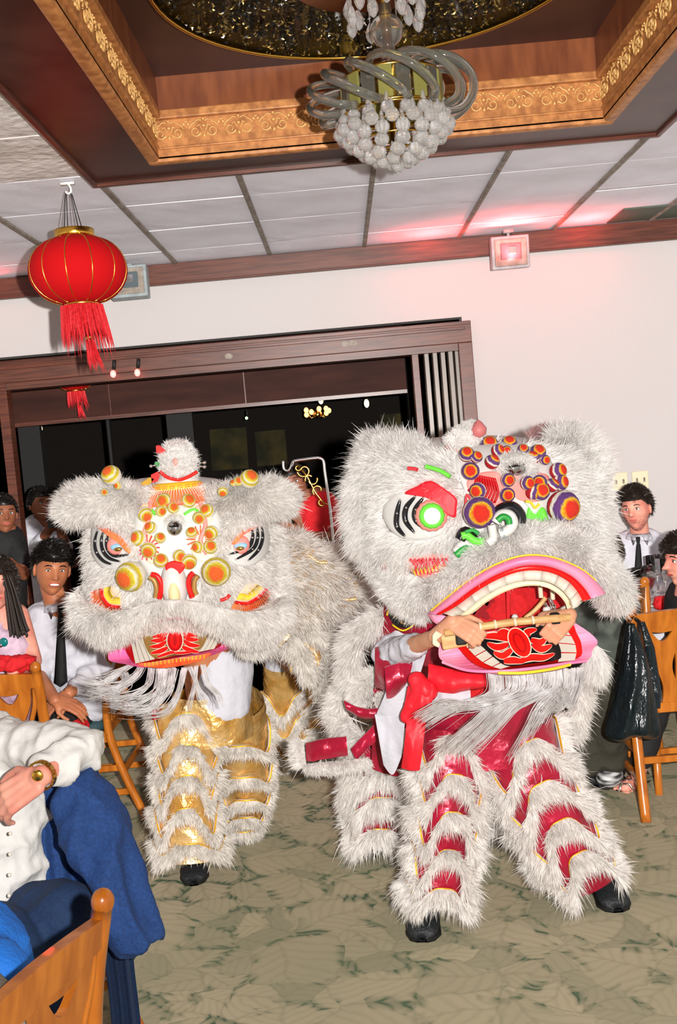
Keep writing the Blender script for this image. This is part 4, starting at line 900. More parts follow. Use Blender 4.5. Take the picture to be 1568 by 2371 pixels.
m = M(); m.ell(hb+[0, -.062, .0], (.008, .006, .014), seg=10, rings=8); obj('horn_centre', m, 'paint_salmon', yl)
m = M(); m.ell(hb+[0, .0, .06], (.034, .034, .01), seg=16, rings=8); obj('horn_cap', m, 'paint_red', yl)
for pts, mt_ in ((((630, 85), (650, 80), (690, 112), (670, 135), (632, 125)), 'paint_red'), (((600, 260), (640, 240), (655, 265), (640, 300), (605, 310)), 'paint_red'), (((540, 310), (590, 275), (620, 285), (590, 320), (545, 325)), 'gold')):
    blob_poly('ribbon', Z(*pts), 3.6, 0, .008, mt_, yl, n=0)
for x0, y0, x1_, y1_ in ((650, 195, 600, 207), (880, 190, 925, 186), (880, 205, 925, 212)):
    a = at(*z1(x0, y0), 3.6); b = at(*z1(x1_, y1_), 3.6); m = M(); m.tube([a, b], .0022, 5); m.ell(b, .006, seg=8, rings=6); obj('bell_wire', m, 'silver', yl)
blob_poly('ribbon', Z((620, 190), (650, 180), (650, 212), (630, 205)), 3.6, 0, .006, 'paint_green2', yl, n=0)
# lower jaw
JY = lambda x, y: 3.62-(y-1440)/110*.17+((x-403)/150)**2*.10
def jaw(name, pts, off, th, mt_, n=4): return blob_poly(name, Z(*pts), JY, off, th, mt_, yl, n=n)
jaw('lip', [(342, 1372), (352, 1310), (430, 1258), (600, 1230), (900, 1230), (1030, 1225), (1145, 1262), (1040, 1325), (900, 1372), (700, 1412), (560, 1425), (440, 1405), (370, 1392)], 0, .03, 'paint_pink2')
jaw('lip_inner', [(440, 1262), (600, 1215), (900, 1215), (1040, 1215), (1060, 1262), (985, 1315), (850, 1345), (640, 1385), (520, 1405), (470, 1360)], .006, .02, 'paint_dkred')
tl = [(475, 1258), (500, 1398)]; tA = [(478, 1268), (484, 1330), (508, 1398)]; tB = [(552, 1250), (570, 1320), (618, 1380)]
def teeth(A, B, n, off, name='tooth', mk=jaw, gap=.04):
    for k in range(n):
        a0, a1 = (k+gap)/n, (k+1-gap)/n; ip = lambda P, t: tuple(np.array(P[0])*(1-t)+np.array(P[1])*t)
        L_ = [A[0], A[1]]; mk(name, [ip((A[0], B[0]), a0), ip((A[0], B[0]), a1), ip((A[1], B[1]), a1), ip((A[1], B[1]), a0)], off, .016, 'tooth', 0)
teeth(((475, 1262), (505, 1402)), ((560, 1248), (625, 1375)), 4, .012); teeth(((930, 1240), (860, 1338)), ((1032, 1222), (985, 1312)), 4, .012)
jaw('tongue_board', [(548, 1205), (600, 1180), (760, 1172), (900, 1178), (945, 1195), (935, 1255), (880, 1328), (740, 1355), (630, 1372), (572, 1310)], .02, .02, 'paint_gold')
fl = [((745, 1262), 52, 72, 'outline_pale', .024), ((745, 1262), 46, 66, 'paint_dkred', .027), ((745, 1262), 30, 50, 'paint_red', .03), ((745, 1262), 11, 34, 'paint_dkred', .033)]
def petals(ctr, sets, mk, rot=0, sc=1., base=.024, cols=('outline_pale', 'paint_red')):
    for w, (mt_, off) in ((1.28, (cols[0], base)), (1., (cols[1], base+.003))):
        for P in sets:
            C = cr(P, 5); n = len(C); up_, dn = [], []
            for i, q in enumerate(C):
                d = np.array(C[min(i+1, n-1)])-np.array(C[max(i-1, 0)]); d = d/np.linalg.norm(d); nn = np.array([-d[1], d[0]]); ww = (13*math.sin(pi*(.12+.88*i/(n-1)))**.7+.6)*sc*w
                up_.append(tuple(q+nn*ww)); dn.append(tuple(q-nn*ww))
            mk('petal', up_+dn[::-1], off, .008, mt_, 0)
PL = [[(700, 1215), (660, 1232), (608, 1240)], [(690, 1245), (650, 1262), (598, 1262)], [(690, 1270), (650, 1295), (592, 1300)], [(700, 1305), (660, 1325), (596, 1340)]]
petals(None, PL, jaw); petals(None, [[(1490-a, b-6) for a, b in P] for P in PL], jaw)
petals(None, [[(640, 1362), (720, 1335), (745, 1340)], [(745, 1338), (800, 1335), (860, 1330)]], jaw, sc=.7)
for c, rx, ry, mt_, off in fl: jaw('flower_heart', [(c[0]+rx*math.cos(a), c[1]+ry*math.sin(a)) for a in np.linspace(0, 2*pi, 20, endpoint=False)], off, .006, mt_, 0)
jaw('lip_fringe', [(520, 1402), (620, 1392), (760, 1368), (880, 1352), (965, 1338), (900, 1385), (760, 1420), (650, 1430), (560, 1418)], .02, .03, 'paint_orange')
for k in range(16):
    t = k/15; jaw('fringe_thread', [(560+t*360, 1398-t*48), (566+t*360, 1397-t*48), (560+t*355+8, 1422-t*50), (556+t*355+8, 1422-t*50)], .026, .004, 'paint_yellow', 0)
blob_poly('mouth_shade_sheet', Z((560, 1150), (740, 1130), (920, 1150), (980, 1200), (740, 1240), (520, 1220)), 3.66, 0, .02, 'black', yl)  # black sheet put in for the shade inside the open mouth
line('mouth_rail', Z((560, 1195), (720, 1180), (940, 1180)), 3.6, .010, 'bamboo', yl)
line('jaw_trim', Z((600, 1152), (740, 1146), (880, 1160)), 3.6, .006, 'paint_gold', yl); line('jaw_trim', Z((690, 1165), (760, 1160)), 3.58, .006, 'paint_green2', yl)
m = M(); m.strip(Z((610, 1148), (680, 1122), (740, 1112), (810, 1120), (870, 1148)), Z((625, 1158), (690, 1138), (742, 1130), (805, 1136), (860, 1156)), 3.47, .02, nb=3, bow=.012); obj('upper_lip', m, 'paint_pink2', yl)
# beard
def beard(name, strands, parent, mt_='fur_hair', per=26, spread=9, r=.0016, seg=4):
    m = M()
    for S in strands:
        for k in range(per):
            o0 = RNG.normal(0, spread*.5, 2); o1 = RNG.normal(0, spread*1.1, 2); n = len(S); dy = RNG.normal(0, .02); cut = RNG.uniform(.8, 1.)
            P = cr([(p[0]+(o0[0]*(1-i/(n-1))+o1[0]*i/(n-1)), p[1]+(o0[1]*.4*(1-i/(n-1))+o1[1]*i/(n-1)), p[2]+dy*i/(n-1)) for i, p in enumerate(S)], 5)
            P = P[:max(4, int(len(P)*cut))]
            m.tube([at(*p) for p in P], r*np.linspace(1.1, .25, len(P))*RNG.uniform(.7, 1.5), 3, caps=False)
    return obj(name, m, mt_, parent, kind='stuff')
ZB = [[(330, 1540, 3.55), (310, 1570, 3.5), (260, 1595, 3.47), (180, 1572, 3.45)], [(350, 1545, 3.55), (340, 1590, 3.5), (280, 1615, 3.47), (190, 1600, 3.45)], [(370, 1545, 3.55), (360, 1600, 3.5), (300, 1628, 3.47), (210, 1615, 3.45)], [(400, 1548, 3.55), (390, 1600, 3.5), (350, 1640, 3.47), (290, 1650, 3.45)], [(425, 1548, 3.55), (410, 1610, 3.5), (380, 1650, 3.48), (330, 1655, 3.46)], [(310, 1535, 3.56), (270, 1560, 3.5), (230, 1580, 3.47), (165, 1565, 3.45)],
      [(290, 1560, 3.55), (290, 1585, 3.5), (250, 1600, 3.47), (200, 1610, 3.45)], [(385, 1548, 3.55), (370, 1615, 3.5), (330, 1645, 3.47), (250, 1635, 3.45)]]
beard('beard', ZB, yl, per=34, spread=9)
beard('beard', [[(440, 1545, 3.56), (455, 1580, 3.53), (465, 1610, 3.52), (490, 1640, 3.52)], [(470, 1540, 3.57), (480, 1580, 3.54), (505, 1610, 3.53), (512, 1640, 3.53)], [(455, 1543, 3.56), (450, 1590, 3.53), (440, 1630, 3.52), (430, 1650, 3.52)]], yl, per=16, spread=7)
# cape
CP = [(560, 1330, 4.0), (650, 1360, 4.2), (730, 1385, 4.5), (800, 1400, 4.85), (835, 1420, 5.2)]
CRD = [.17, .21, .215, .19, .10]
Q = [at(*p) for p in cr(CP, 8)]; rr = np.interp(np.linspace(0, 1, len(Q)), np.linspace(0, 1, 5), CRD); m = M(); m.tube(Q, rr, 30, sc=(1, 1.0))
V = m.V(); w = np.array([mnoise.noise(Vector(p)*6.5) for p in V]); m2 = M(); m2.add(V+np.array([0, -.0, .0])+(w[:, None]*.05), m.f)
S_, N_ = sample(m2, 52000); keep = N_[:, 1] < .6; S_, N_ = S_[keep], N_[keep]
cape = obj('cape', m2, 'gold_foil', yl)
tier = np.sin(S_[:, 2]*52+np.sin(S_[:, 0]*14)*1.3+S_[:, 1]*3); k_ = tier > -.97
fur_obj('cape_fur', blades(S_[k_]-N_[k_]*.005, N_[k_]*.8+np.array([.12, -.1, -.5]), .05, .0036, (0, 0, -.2), .3, clump=22), 'fur_cream', yl)
for pts in ([(690, 1290), (715, 1286), (735, 1300), (758, 1302)], [(664, 1318), (678, 1312), (692, 1313)], [(716, 1340), (726, 1344), (734, 1342)], [(764, 1340), (785, 1334), (813, 1340)], [(733, 1380), (760, 1386), (775, 1378), (800, 1388), (826, 1386)], [(675, 1397), (684, 1394), (694, 1398)], [(755, 1434), (764, 1440), (772, 1440)], [(770, 1370), (775, 1388)], [(800, 1390), (812, 1408), (806, 1420)], [(770, 1398), (778, 1410), (776, 1418)], [(730, 1462), (736, 1468), (734, 1474)]):
    Yc = 3.94+(pts[0][0]-650)/200*.62; line('gold_scallop', pts, Yc, .009, 'gold_foil', yl, 0, sc=(1.3, .8))
blob_poly('gold_flap', [(600, 1488), (622, 1473), (645, 1468), (672, 1470), (655, 1490), (634, 1507), (618, 1500)], 3.98, 0, .02, 'gold_foil', yl)
m = M(); m.strip([(688, 1484), (712, 1486), (735, 1500), (745, 1520), (738, 1540)], [(690, 1492), (706, 1502), (720, 1515), (728, 1530), (734, 1545)], 4.08, .01, nb=3, bow=.02); obj('gold_flap', m, 'gold_foil', yl)
m = M(); m.strip([(640, 1508), (668, 1512), (680, 1530), (676, 1555)], [(648, 1512), (660, 1525), (668, 1540), (672, 1560)], 4.1, .01, nb=2, bow=.01); obj('gold_flap', m, 'gold_foil', yl)
fur_tube('cape_hem_fur', [(660, 1480, 4.05, 16), (690, 1500, 4.08, 22), (708, 1535, 4.1, 24), (712, 1565, 4.12, 16)], None, yl, 'fur_cream', 6000, .045, .0034, (.1, 0, -.6), .7)
fur_tube('cape_hem_fur', [(700, 1470, 4.1, 20), (760, 1490, 4.15, 26), (775, 1530, 4.2, 26), (760, 1580, 4.25, 20), (745, 1600, 4.3, 10)], None, yl, 'fur_cream', 8000, .055, .0034, (.1, 0, -.6), .7)
fur_tube('cape_hem_fur', [(560, 1490, 3.75, 14), (590, 1496, 3.8, 16), (625, 1480, 3.85, 14)], None, yl, 'fur_white', 3000, .04, .003, (0, 0, -.6), .6)
fur_tube('cape_hem_fur', [(790, 1440, 4.7, 22), (815, 1480, 4.75, 24), (800, 1530, 4.8, 18)], None, yl, 'fur_cream', 5000, .06, .0034, (.1, 0, -.6), .6)
# performers of the yellow lion
yp = thing('person', 'front dancer of the yellow lion in white shirt and furred gold trousers', 'person', atz(470, 2020, 0))
torso = M(); torso.cap(at(505, 1610, 4.2), at(500, 1380, 4.2), .135, .16); torso.cap(at(500, 1380, 4.2), at(500, 1300, 4.15), .08, .06); torso.ell(at(495, 1250, 4.12), (.085, .1, .12))
for sx, hx in ((-1, 440), (1, 565)): torso.cap(at(500+sx*75, 1370, 4.2), at(500+sx*110, 1450, 4.0), .05, .042); torso.cap(at(500+sx*110, 1450, 4.0), at(500+sx*60, 1440, 3.75), .042, .03)
obj('body', blob(torso, .015, 4), 'skin_tan', yp)
m = M(); m.cap(at(512, 1625, 4.17), at(510, 1500, 4.2), .125, .14, seg=20); obj('shirt', blob(m, .012, 3, .008, (10, 10, 3)), 'shirt_cool', yp)
m = M(); A = []
for k in range(9):
    t = k/8; row = []
    for j in range(40):
        a = 2*pi*j/40; c = at(482+10*(1-t), 1600+t*110, 4.19); rx = .165+.02*t; ry = .14+.01*t; f_ = 1+.03*math.sin(a*9+t*2)
        row.append(c+[rx*f_*math.cos(a), ry*f_*math.sin(a), 0])
    A.append(row)
m.grid(A, 0, closev=True); obj('trouser_waist', m, 'gold_foil', yp)
line('red_stripe', [(357, 1600), (356, 1630), (358, 1665)], 4.1, .012, 'paint_dkred', yp)
furry_leg(yp, [at(432, 1625, 4.2), at(436, 1750, 4.13), at(432, 1880, 4.08), at(445, 1985, 4.07)], [.13, .128, .112, .122, .15], [.13, .33, .52, .72, .90], 4, .055, 'gold_foil', 'fur_cream', .032, 5200, ph=.55, band=.042, amp_h=.02, wid=.0032, hair_out=.75)
furry_leg(yp, [at(545, 1625, 4.25), at(560, 1740, 4.35), at(572, 1840, 4.45), at(565, 1908, 4.55)], [.12, .12, .09, .06], [.22, .46, .66, .83, .96], 3, .045, 'gold_foil', 'fur_cream', .028, 4000, ph=.2, band=.04, amp_h=.012, wid=.003, hair_out=.75)
shoe(yp, atz(455, 1985, 0), atz(450, 2050, 0), .052); shoe(yp, atz(556, 1895, 0), atz(557, 1928, 0), .05)
yr = thing('person', 'rear dancer under the yellow lion cape in furred gold trousers', 'person', atz(680, 1780, 0))
m = M(); m.cap(at(700, 1500, 5.2), at(690, 1400, 5.0), .15, .16); m.cap(at(690, 1400, 5.), at(680, 1360, 4.8), .08, .08); m.ell(at(672, 1350, 4.75), .09)
for hx in (655, 745): m.cap(at(700, 1500, 5.3), at(hx, 1570, 5.4), .07, .06)
obj('body', blob(m, .02, 3), 'skin_tan', yr)
m = M(); m.cap(at(655, 1500, 5.25), at(650, 1540, 5.3), .085, .085); obj('shirt', blob(m, .015, 2), 'shirt_cool', yr)
furry_leg(yr, [at(650, 1535, 5.3), at(655, 1630, 5.38), at(665, 1710, 5.45), at(660, 1765, 5.5)], [.09, .1, .10, .07], [.3, .52, .74, .93], 3, .05, 'gold_foil', 'fur_cream', .035, 3000, ph=pi, band=.05, wid=.0035)
furry_leg(yr, [at(750, 1535, 5.3), at(745, 1610, 5.4), at(742, 1680, 5.5), at(740, 1715, 5.6)], [.11, .1, .09, .07], [.35, .65, .93], 3, .05, 'gold_foil', 'fur_cream', .04, 3000, ph=0, band=.05, wid=.0035)
shoe(yr, atz(645, 1765, 0), atz(632, 1785, 0), .05); shoe(yr, atz(740, 1712, 0), atz(735, 1725, 0), .05)
# ======================================== RED LION
r1 = lambda x, y: (800+x/2.306, 950+y/2.306)
Rz = lambda *P: [r1(*p) for p in P]
FR0 = superY(1110, 1195, 268, 205, 2.8, 3.58, .34)
FRY = lambda x, y: FR0(x, y)+.0004*(1110-x)*.0
rl = thing('red_lion_costume', 'crimson and white lion dance costume with purple pompoms, open pink mouth and green nose', 'lion costume', at(1110, 1200, 3.6))
obj('mask_shell', shell(1110, 1180, 255, 172, 2.8, 3.60, .335, .25), 'face_white', rl)
def rpatch(name, pts, off, mt_, th=.01): return patch(name, Rz(*pts), FRY, off, mt_, rl, th)
def rline(name, pts, r, mt_, off=.015, **kw): return line(name, Rz(*pts), FRY, r, mt_, rl, off, **kw)
# eye
rpatch('eye_socket', [(215, 500), (290, 440), (420, 440), (520, 480), (540, 620), (470, 680), (330, 690), (240, 640), (200, 560)], .03, 'face_white', .03)
for c in ([(292, 478), (276, 550), (276, 620), (318, 672)], [(372, 462), (325, 520), (322, 590), (368, 652)], [(415, 468), (374, 530), (378, 590), (440, 638)]):
    rline('eye_stripe', c, .0095, 'paint_black', .04, taper=True)
    for e in (c[0], c[1], c[2], c[3]): p = r1(*e); m = M(); m.ell(at(p[0], p[1], FRY(*p)-.052), .0038, seg=8, rings=6); obj('stud', m, 'silver', rl)
p = r1(460, 562); ey = at(p[0], p[1], FRY(*p)-.05)
for r, dy, mt_, nm in ((.050, 0, 'paint_salmon', 'eye_rim'), (.040, -.012, 'paint_green', 'iris')):
    m = M(); A = []
    for rr, q in ((0, -.01), (r*.8, -.012), (r, 0), (r*.9, .02)): A.append([ey+[rr*math.cos(a)*(1+.03*math.cos(14*a)), dy+q, rr*math.sin(a)*(1+.03*math.cos(14*a))] for a in np.linspace(0, 2*pi, 56, endpoint=False)])
    m.grid(A, 0, closev=True); obj(nm, m, mt_, rl)
m = M(); m.ell(ey+[0, -.022, 0], (.026, .012, .026), seg=20, rings=10); obj('eye_lamp', m, mat('eye_lamp', (1, 1, 1), .3, emit=(1, 1, .96), estr=1.6), rl)
rpatch('eyelid', [(318, 445), (380, 410), (455, 378), (530, 420), (592, 470), (594, 520), (585, 572), (530, 545), (500, 500), (440, 470), (400, 455)], .055, 'sash_red', .02)
# forehead
fhr = Rz((600, 230), (760, 180), (900, 170), (1060, 230), (1120, 320), (1130, 480), (1060, 560), (960, 720), (820, 760), (640, 770), (590, 680), (640, 600), (640, 440), (600, 330))
patch('forehead_panel', fhr, FRY, .02, 'face_white', rl, .03)
rpatch('salmon_panel', [(655, 370), (740, 330), (830, 340), (850, 440), (820, 510), (720, 480), (660, 430)], .028, 'paint_salmon')
rpatch('salmon_panel', [(870, 345), (1070, 340), (1085, 440), (1040, 485), (930, 480), (880, 420)], .028, 'paint_salmon')
for k in range(9):
    t = k/8; rline('red_stroke', [(700+t*95, 345+t*18), (690+t*125, 400+t*35), (655+t*140, 430+t*65)], .004, 'paint_dkred', .036, n=3)
rline('salmon_edge', [(640, 560), (650, 450), (700, 520), (790, 490)], .004, 'stripe_red', .034)
# mirror with fur ring
p = r1(905, 310); m = M(); m.ell(at(p[0], p[1], FRY(*p)-.03), (.036, .02, .026), seg=24, rings=14); obj('mirror', m, 'mirror_dark', rl)
fur_tube('mirror_ring_fur', [(p[0]+38*math.cos(a), p[1]+1+27*math.sin(a), FRY(*p)-.03) for a in np.linspace(0, 2*pi, 14)], .013, rl, 'fur_clean', 3500, .02, .0024, (0, -.3, 0), nseg=2)
# spiral horn
for cx, cy, r, t in ((605, 178, 52, 30), (640, 138, 46, 27), (672, 108, 38, 24), (698, 88, 26, 20)):
    q = r1(cx, cy); c = at(q[0], q[1], 3.36); rr = r/2.306*3.58/F; tt = t/2.306*3.58/F
    R_ = np.array([.55, 0, .83]); u = np.cross(R_, (0, 1, 0)); u /= np.linalg.norm(u); w = np.cross(R_, u)
    fur_tube('horn_fur', None, tt*.78, rl, 'fur_clean', 3600, .013, .0022, (0, 0, 0), .8, rng3=[c+rr*(math.cos(a)*u+math.sin(a)*w) for a in np.linspace(0, 2*pi, 18)])
m = M(); q = at(*r1(712, 98), 3.33); m.lathe([(0, .03), (.012, .02), (.026, 0), (.022, -.02), (0, -.03)], q, 12); obj('horn_tip', m, mat('tip_pink', s2l(196, 110, 110), .5), rl)
m = M(); m.cap(at(*r1(585, 215), 3.37), at(*r1(705, 95), 3.35), .036, .022); obj('horn_core', m, 'paint_salmon', rl)
# pompoms
ZR = [(668, 325, 45, (-.1, .1)), (708, 430, 42, (-.5, 0)), (865, 452, 38, (0, 0)), (648, 235, 38, (0, .6)), (770, 185, 44, (.0, .7)), (875, 180, 40, (0, 1.)), (862, 215, 25, (0, .2)), (950, 210, 28, (0, .6)), (1028, 225, 40, (.2, .7)), (1066, 265, 26, (.3, 0)), (868, 372, 35, (.2, 0)), (972, 388, 36, (.4, 0)), (1038, 385, 38, (-.3, .1)), (1040, 432, 48, (.2, .2)), (1136, 325, 42, (.9, .3)), (1146, 385, 42, (1., .2)), (700, 250, 30, (.4, .5)), (1000, 255, 34, (.4, 2.)), (815, 215, 32, (1., .5)), (785, 275, 36, (1., 1.4)), (1000, 440, 34, (2., -.6)), (1105, 400, 34, (2, 2))]
for x, y, r, am in ZR:
    p = r1(x, y); Yp = (FRY(*p) if p[1] > 1040 else 3.42)-.055; pompom(pomR, p[0], p[1], Yp, r/2.306, rl, am)
for x, y, r, am in ((715, 545, 80, (.0, 0)), (1165, 515, 80, (.45, -.15))):
    p = r1(x, y); Yp = FRY(*p)-.09; pompom(pomR, p[0], p[1], Yp, r/2.306, rl, am); q = at(p[0], p[1], Yp); m = M(); m.tube([q, q+np.array([0, .09, 0])], .006, 6); obj('spring', m, 'silver', rl)
# nose scrolls
p = r1(790, 600); m = M(); m.ell(at(p[0], p[1]+14, FRY(*p)+.01), (.13, .06, .07), seg=24, rings=14); obj('nose', m, 'face_white', rl)
for pts, r, mt_, off in (([(800, 570), (840, 530), (890, 520), (930, 560), (930, 600)], .020, 'paint_black', .105), ([(800, 600), (830, 560), (875, 560), (895, 600), (870, 640), (820, 660)], .017, 'face_white', .125), ([(812, 590), (840, 568), (870, 580), (876, 608)], .010, 'paint_green2', .145), ([(780, 610), (790, 680), (760, 710)], .014, 'face_white', .12), ([(826, 640), (845, 650), (840, 680)], .010, 'grey_metal', .13),
                         ([(612, 690), (640, 650), (700, 690), (770, 690), (790, 640)], .018, 'paint_black', .07), ([(620, 672), (650, 668), (700, 700), (770, 690), (790, 645)], .012, 'paint_green', .09), ([(590, 760), (640, 710), (720, 730), (800, 700)], .016, 'face_white', .06), ([(590, 775), (640, 735), (700, 750), (780, 735)], .012, 'paint_green2', .07), ([(640, 650), (680, 640), (710, 660)], .006, 'paint_green2', .105)):
    line('nose_scroll', Rz(*pts), lambda x, y: 3.255, r, mt_, rl, off)
rpatch('green_flash', [(985, 520), (1020, 560), (1060, 520), (1085, 600), (1060, 670), (1020, 640), (985, 660), (975, 590)], .05, 'paint_green')
rpatch('nose_peak', [(960, 488), (1012, 492), (1040, 510), (1012, 552), (985, 520)], .06, 'face_white')
rline('yellow_edge', [(960, 486), (990, 492), (1012, 520), (1035, 500)], .004, 'paint_yellow', .07)
# cheek lashes
rpatch('cheek_panel', [(325, 800), (400, 780), (540, 775), (545, 840), (480, 895), (400, 890), (350, 860)], .035, 'paint_salmon')
for k in range(10):
    t = k/9; rline('lash', [(345+t*190, 795-t*5), (375+t*175, 830-t*5), (380+t*170, 875-max(0, t-.5)*70)], .0045, 'stripe_red', .045, n=3)
    rline('lash', [(360+t*180, 845-t*25), (375+t*170, 880-t*35)], .003, 'paint_yellow', .048, n=2)
rpatch('ear_bit', [(165, 760), (215, 740), (280, 800), (290, 830), (220, 860), (180, 820)], .0, 'face_white', .03); rline('ear_stroke', [(205, 745), (222, 790), (205, 840)], .006, 'stripe_red', .015); rline('ear_stroke', [(262, 775), (272, 820)], .008, 'paint_green', .015)
rline('pink_stroke', [(335, 310), (365, 312), (385, 318)], .006, 'stripe_red', .075); rline('green_stroke', [(430, 300), (500, 320), (560, 355)], .007, 'paint_green', .075)
# furs
exr = [Rz((215, 500), (290, 440), (420, 440), (520, 440), (590, 470), (580, 600), (470, 680), (330, 690), (240, 640), (200, 560)), fhr, Rz((325, 800), (540, 775), (545, 840), (480, 895), (350, 870)), Rz((165, 750), (280, 770), (290, 830), (200, 850))]
facer = Rz((110, 180), (300, 170), (560, 240), (800, 170), (1100, 200), (1350, 200), (1390, 500), (1380, 800), (1300, 860), (1000, 800), (700, 880), (450, 1040), (300, 980), (120, 820), (80, 500))
V = fur_px([facer], 42000, lambda x, y: FRY(x, y)-.004, lambda x, y: ((x-1110)*.8, (y-1230)*.4+40), .045, .0026, exr, .5, .3); fur_obj('face_fur', V, 'fur_clean', rl)
FT = lambda nm, pts, n, L, comb, out, w=.0028, mt_='fur_clean': fur_tube(nm, [(*r1(a, b), Y, r) for a, b, Y, r in pts], None, rl, mt_, n, L, w, comb, out)
FT('brow_fur', [(120, 330, 3.5, 30), (220, 260, 3.42, 46), (350, 265, 3.40, 48), (480, 330, 3.38, 36), (600, 400, 3.33, 22), (630, 520, 3.3, 14)], 26000, .055, (-.3, -.1, .35), .8)
FT('brow_fur', [(150, 150, 3.5, 10), (160, 230, 3.48, 26)], 3000, .06, (-.2, 0, .8), .6)
FT('side_fur', [(130, 330, 3.5, 30), (110, 480, 3.5, 30), (125, 640, 3.5, 30), (200, 740, 3.5, 24)], 16000, .07, (-.9, -.1, -.25), .6)
FT('cheek_fur', [(200, 720, 3.42, 18), (340, 725, 3.32, 22), (480, 710, 3.28, 22), (580, 660, 3.26, 16)], 9000, .05, (0, -.1, -.6), .6)
FT('side_fur', [(1090, 175, 3.6, 18), (1210, 190, 3.58, 38), (1290, 290, 3.56, 34), (1270, 400, 3.5, 30)], 20000, .06, (.3, -.2, .7), .8)
FT('side_fur', [(1230, 380, 3.5, 28), (1270, 520, 3.45, 30), (1290, 650, 3.42, 30), (1280, 760, 3.38, 28)], 18000, .06, (.5, -.2, -.4), .7)
FT('ear_fur', [(985, 170, 3.66, 10), (1040, 150, 3.66, 22), (1100, 160, 3.66, 18)], 4000, .035, (0, 0, .5), .7, .0028, 'fur_pink')
FT('muzzle_fur', [(130, 810, 3.56, 8), (210, 870, 3.5, 20), (310, 950, 3.44, 34), (410, 980, 3.4, 34), (530, 905, 3.3, 34), (670, 810, 3.22, 34), (820, 730, 3.18, 34), (970, 695, 3.17, 34), (1130, 705, 3.18, 34), (1280, 760, 3.22, 36), (1370, 880, 3.3, 40), (1440, 960, 3.36, 34), (1420, 1050, 3.42, 22)], 56000, .042, (0, -.1, .15), .8)
FT('muzzle_fur', [(240, 940, 3.5, 8), (320, 1030, 3.46, 20), (430, 1070, 3.42, 14)], 5000, .035, (-.1, 0, -.6), .6)
FT('muzzle_fur', [(600, 740, 3.26, 14), (720, 740, 3.22, 20), (860, 690, 3.2, 18), (1000, 640, 3.2, 16), (1120, 630, 3.22, 20), (1240, 650, 3.3, 22)], 14000, .05, (0, -.2, -.5), .7)
FT('cheek_fur', [(1320, 1260, 3.5, 12), (1340, 1340, 3.5, 22), (1330, 1400, 3.5, 14)], 5000, .05, (.1, 0, -.7), .6)
# mouth: upper lip and teeth
LA = cr([(448, 1087), (540, 1010), (660, 915), (800, 832), (950, 782), (1100, 788), (1250, 845), (1340, 915), (1392, 978)], 4)
LB = cr([(505, 1092), (590, 1048), (700, 968), (820, 900), (950, 858), (1080, 862), (1180, 905), (1240, 965), (1272, 1020)], 4)
LM = [a*.35+b*.65 for a, b in zip(LA, LB)]
UY = lambda x, y: 3.09+abs((x-1230)/230)**2*.20
rs = lambda P: [r1(*p) for p in P]
m = M(); m.strip(rs(LA), rs(LM), UY, .03, nb=4, bow=.02); obj('upper_lip', m, 'paint_pink', rl)
m = M(); m.strip(rs(LM), rs(LB), lambda x, y: UY(x, y)+.012, .03, nb=2); obj('gum', m, 'paint_red', rl)
line('lip_edge', rs([p+[-4, -6] for p in LA[1:-4]]), lambda x, y: UY(x, y)+.01, .003, 'paint_yellow', rl)
TI = cr([(560, 1105), (640, 1075), (720, 1012), (830, 948), (950, 912), (1070, 915), (1150, 955), (1200, 1010), (1215, 1050)], 4)
m = M(); nT = len(LB)
for k in range(1, nT-1, 3):
    seg = slice(k, min(k+4, nT)); g = M(); A_ = [np.array(p) for p in LB[seg]]; B_ = [np.array(p) for p in TI[seg]]
    if len(A_) < 3: continue
    A_[0] = A_[0]*.97+A_[1]*.03; g.strip(rs(A_), rs(B_), lambda x, y: UY(x, y)+.03, .02, nb=2, bow=.004); obj('tooth', g, 'tooth', rl)
TI2 = [a*.88+np.array([980, 1060])*.12+[0, 10] for a in TI]
m = M(); m.strip(rs(TI), rs(TI2), lambda x, y: UY(x, y)+.10, .01, nb=3, bow=-.06); obj('palate', m, 'cream', rl)
m = M(); m.strip(rs([(1272, 1018), (1240, 1050), (1180, 1075)]), rs([(1215, 1000), (1190, 1040), (1150, 1060)]), 3.3, .02, nb=2); obj('palate', m, 'tooth', rl)
m = M(); m.strip(rs([(430, 1085), (470, 1130), (530, 1170)]), rs([(520, 1095), (560, 1110), (600, 1130)]), 3.36, .02, nb=2, bow=.01); obj('mouth_corner', m, 'paint_pink', rl)
for pts, mt_ in (([(1040, 940), (1045, 1000)], 'cream'), ([(1105, 950), (1108, 1010)], 'cream'), ([(960, 1110), (1020, 1060), (1070, 1000)], 'bamboo'), ([(1090, 1000), (1110, 1060), (1130, 1110)], 'silver'), ([(1060, 1030), (1090, 1080)], 'silver')):
    line('inner_rod', Rz(*pts), 3.4, .008, mt_, rl)
for x, y, r in ((1075, 1065, 22), (1110, 1050, 16), (905, 1105, 18), (1160, 1090, 22), (1185, 1080, 16)): p = r1(x, y); m = M(); m.ell(at(p[0], p[1], 3.4), r/2.306*3.4/F, seg=10, rings=7); obj('cord_knot', m, 'face_white' if r > 17 else 'silver', rl)
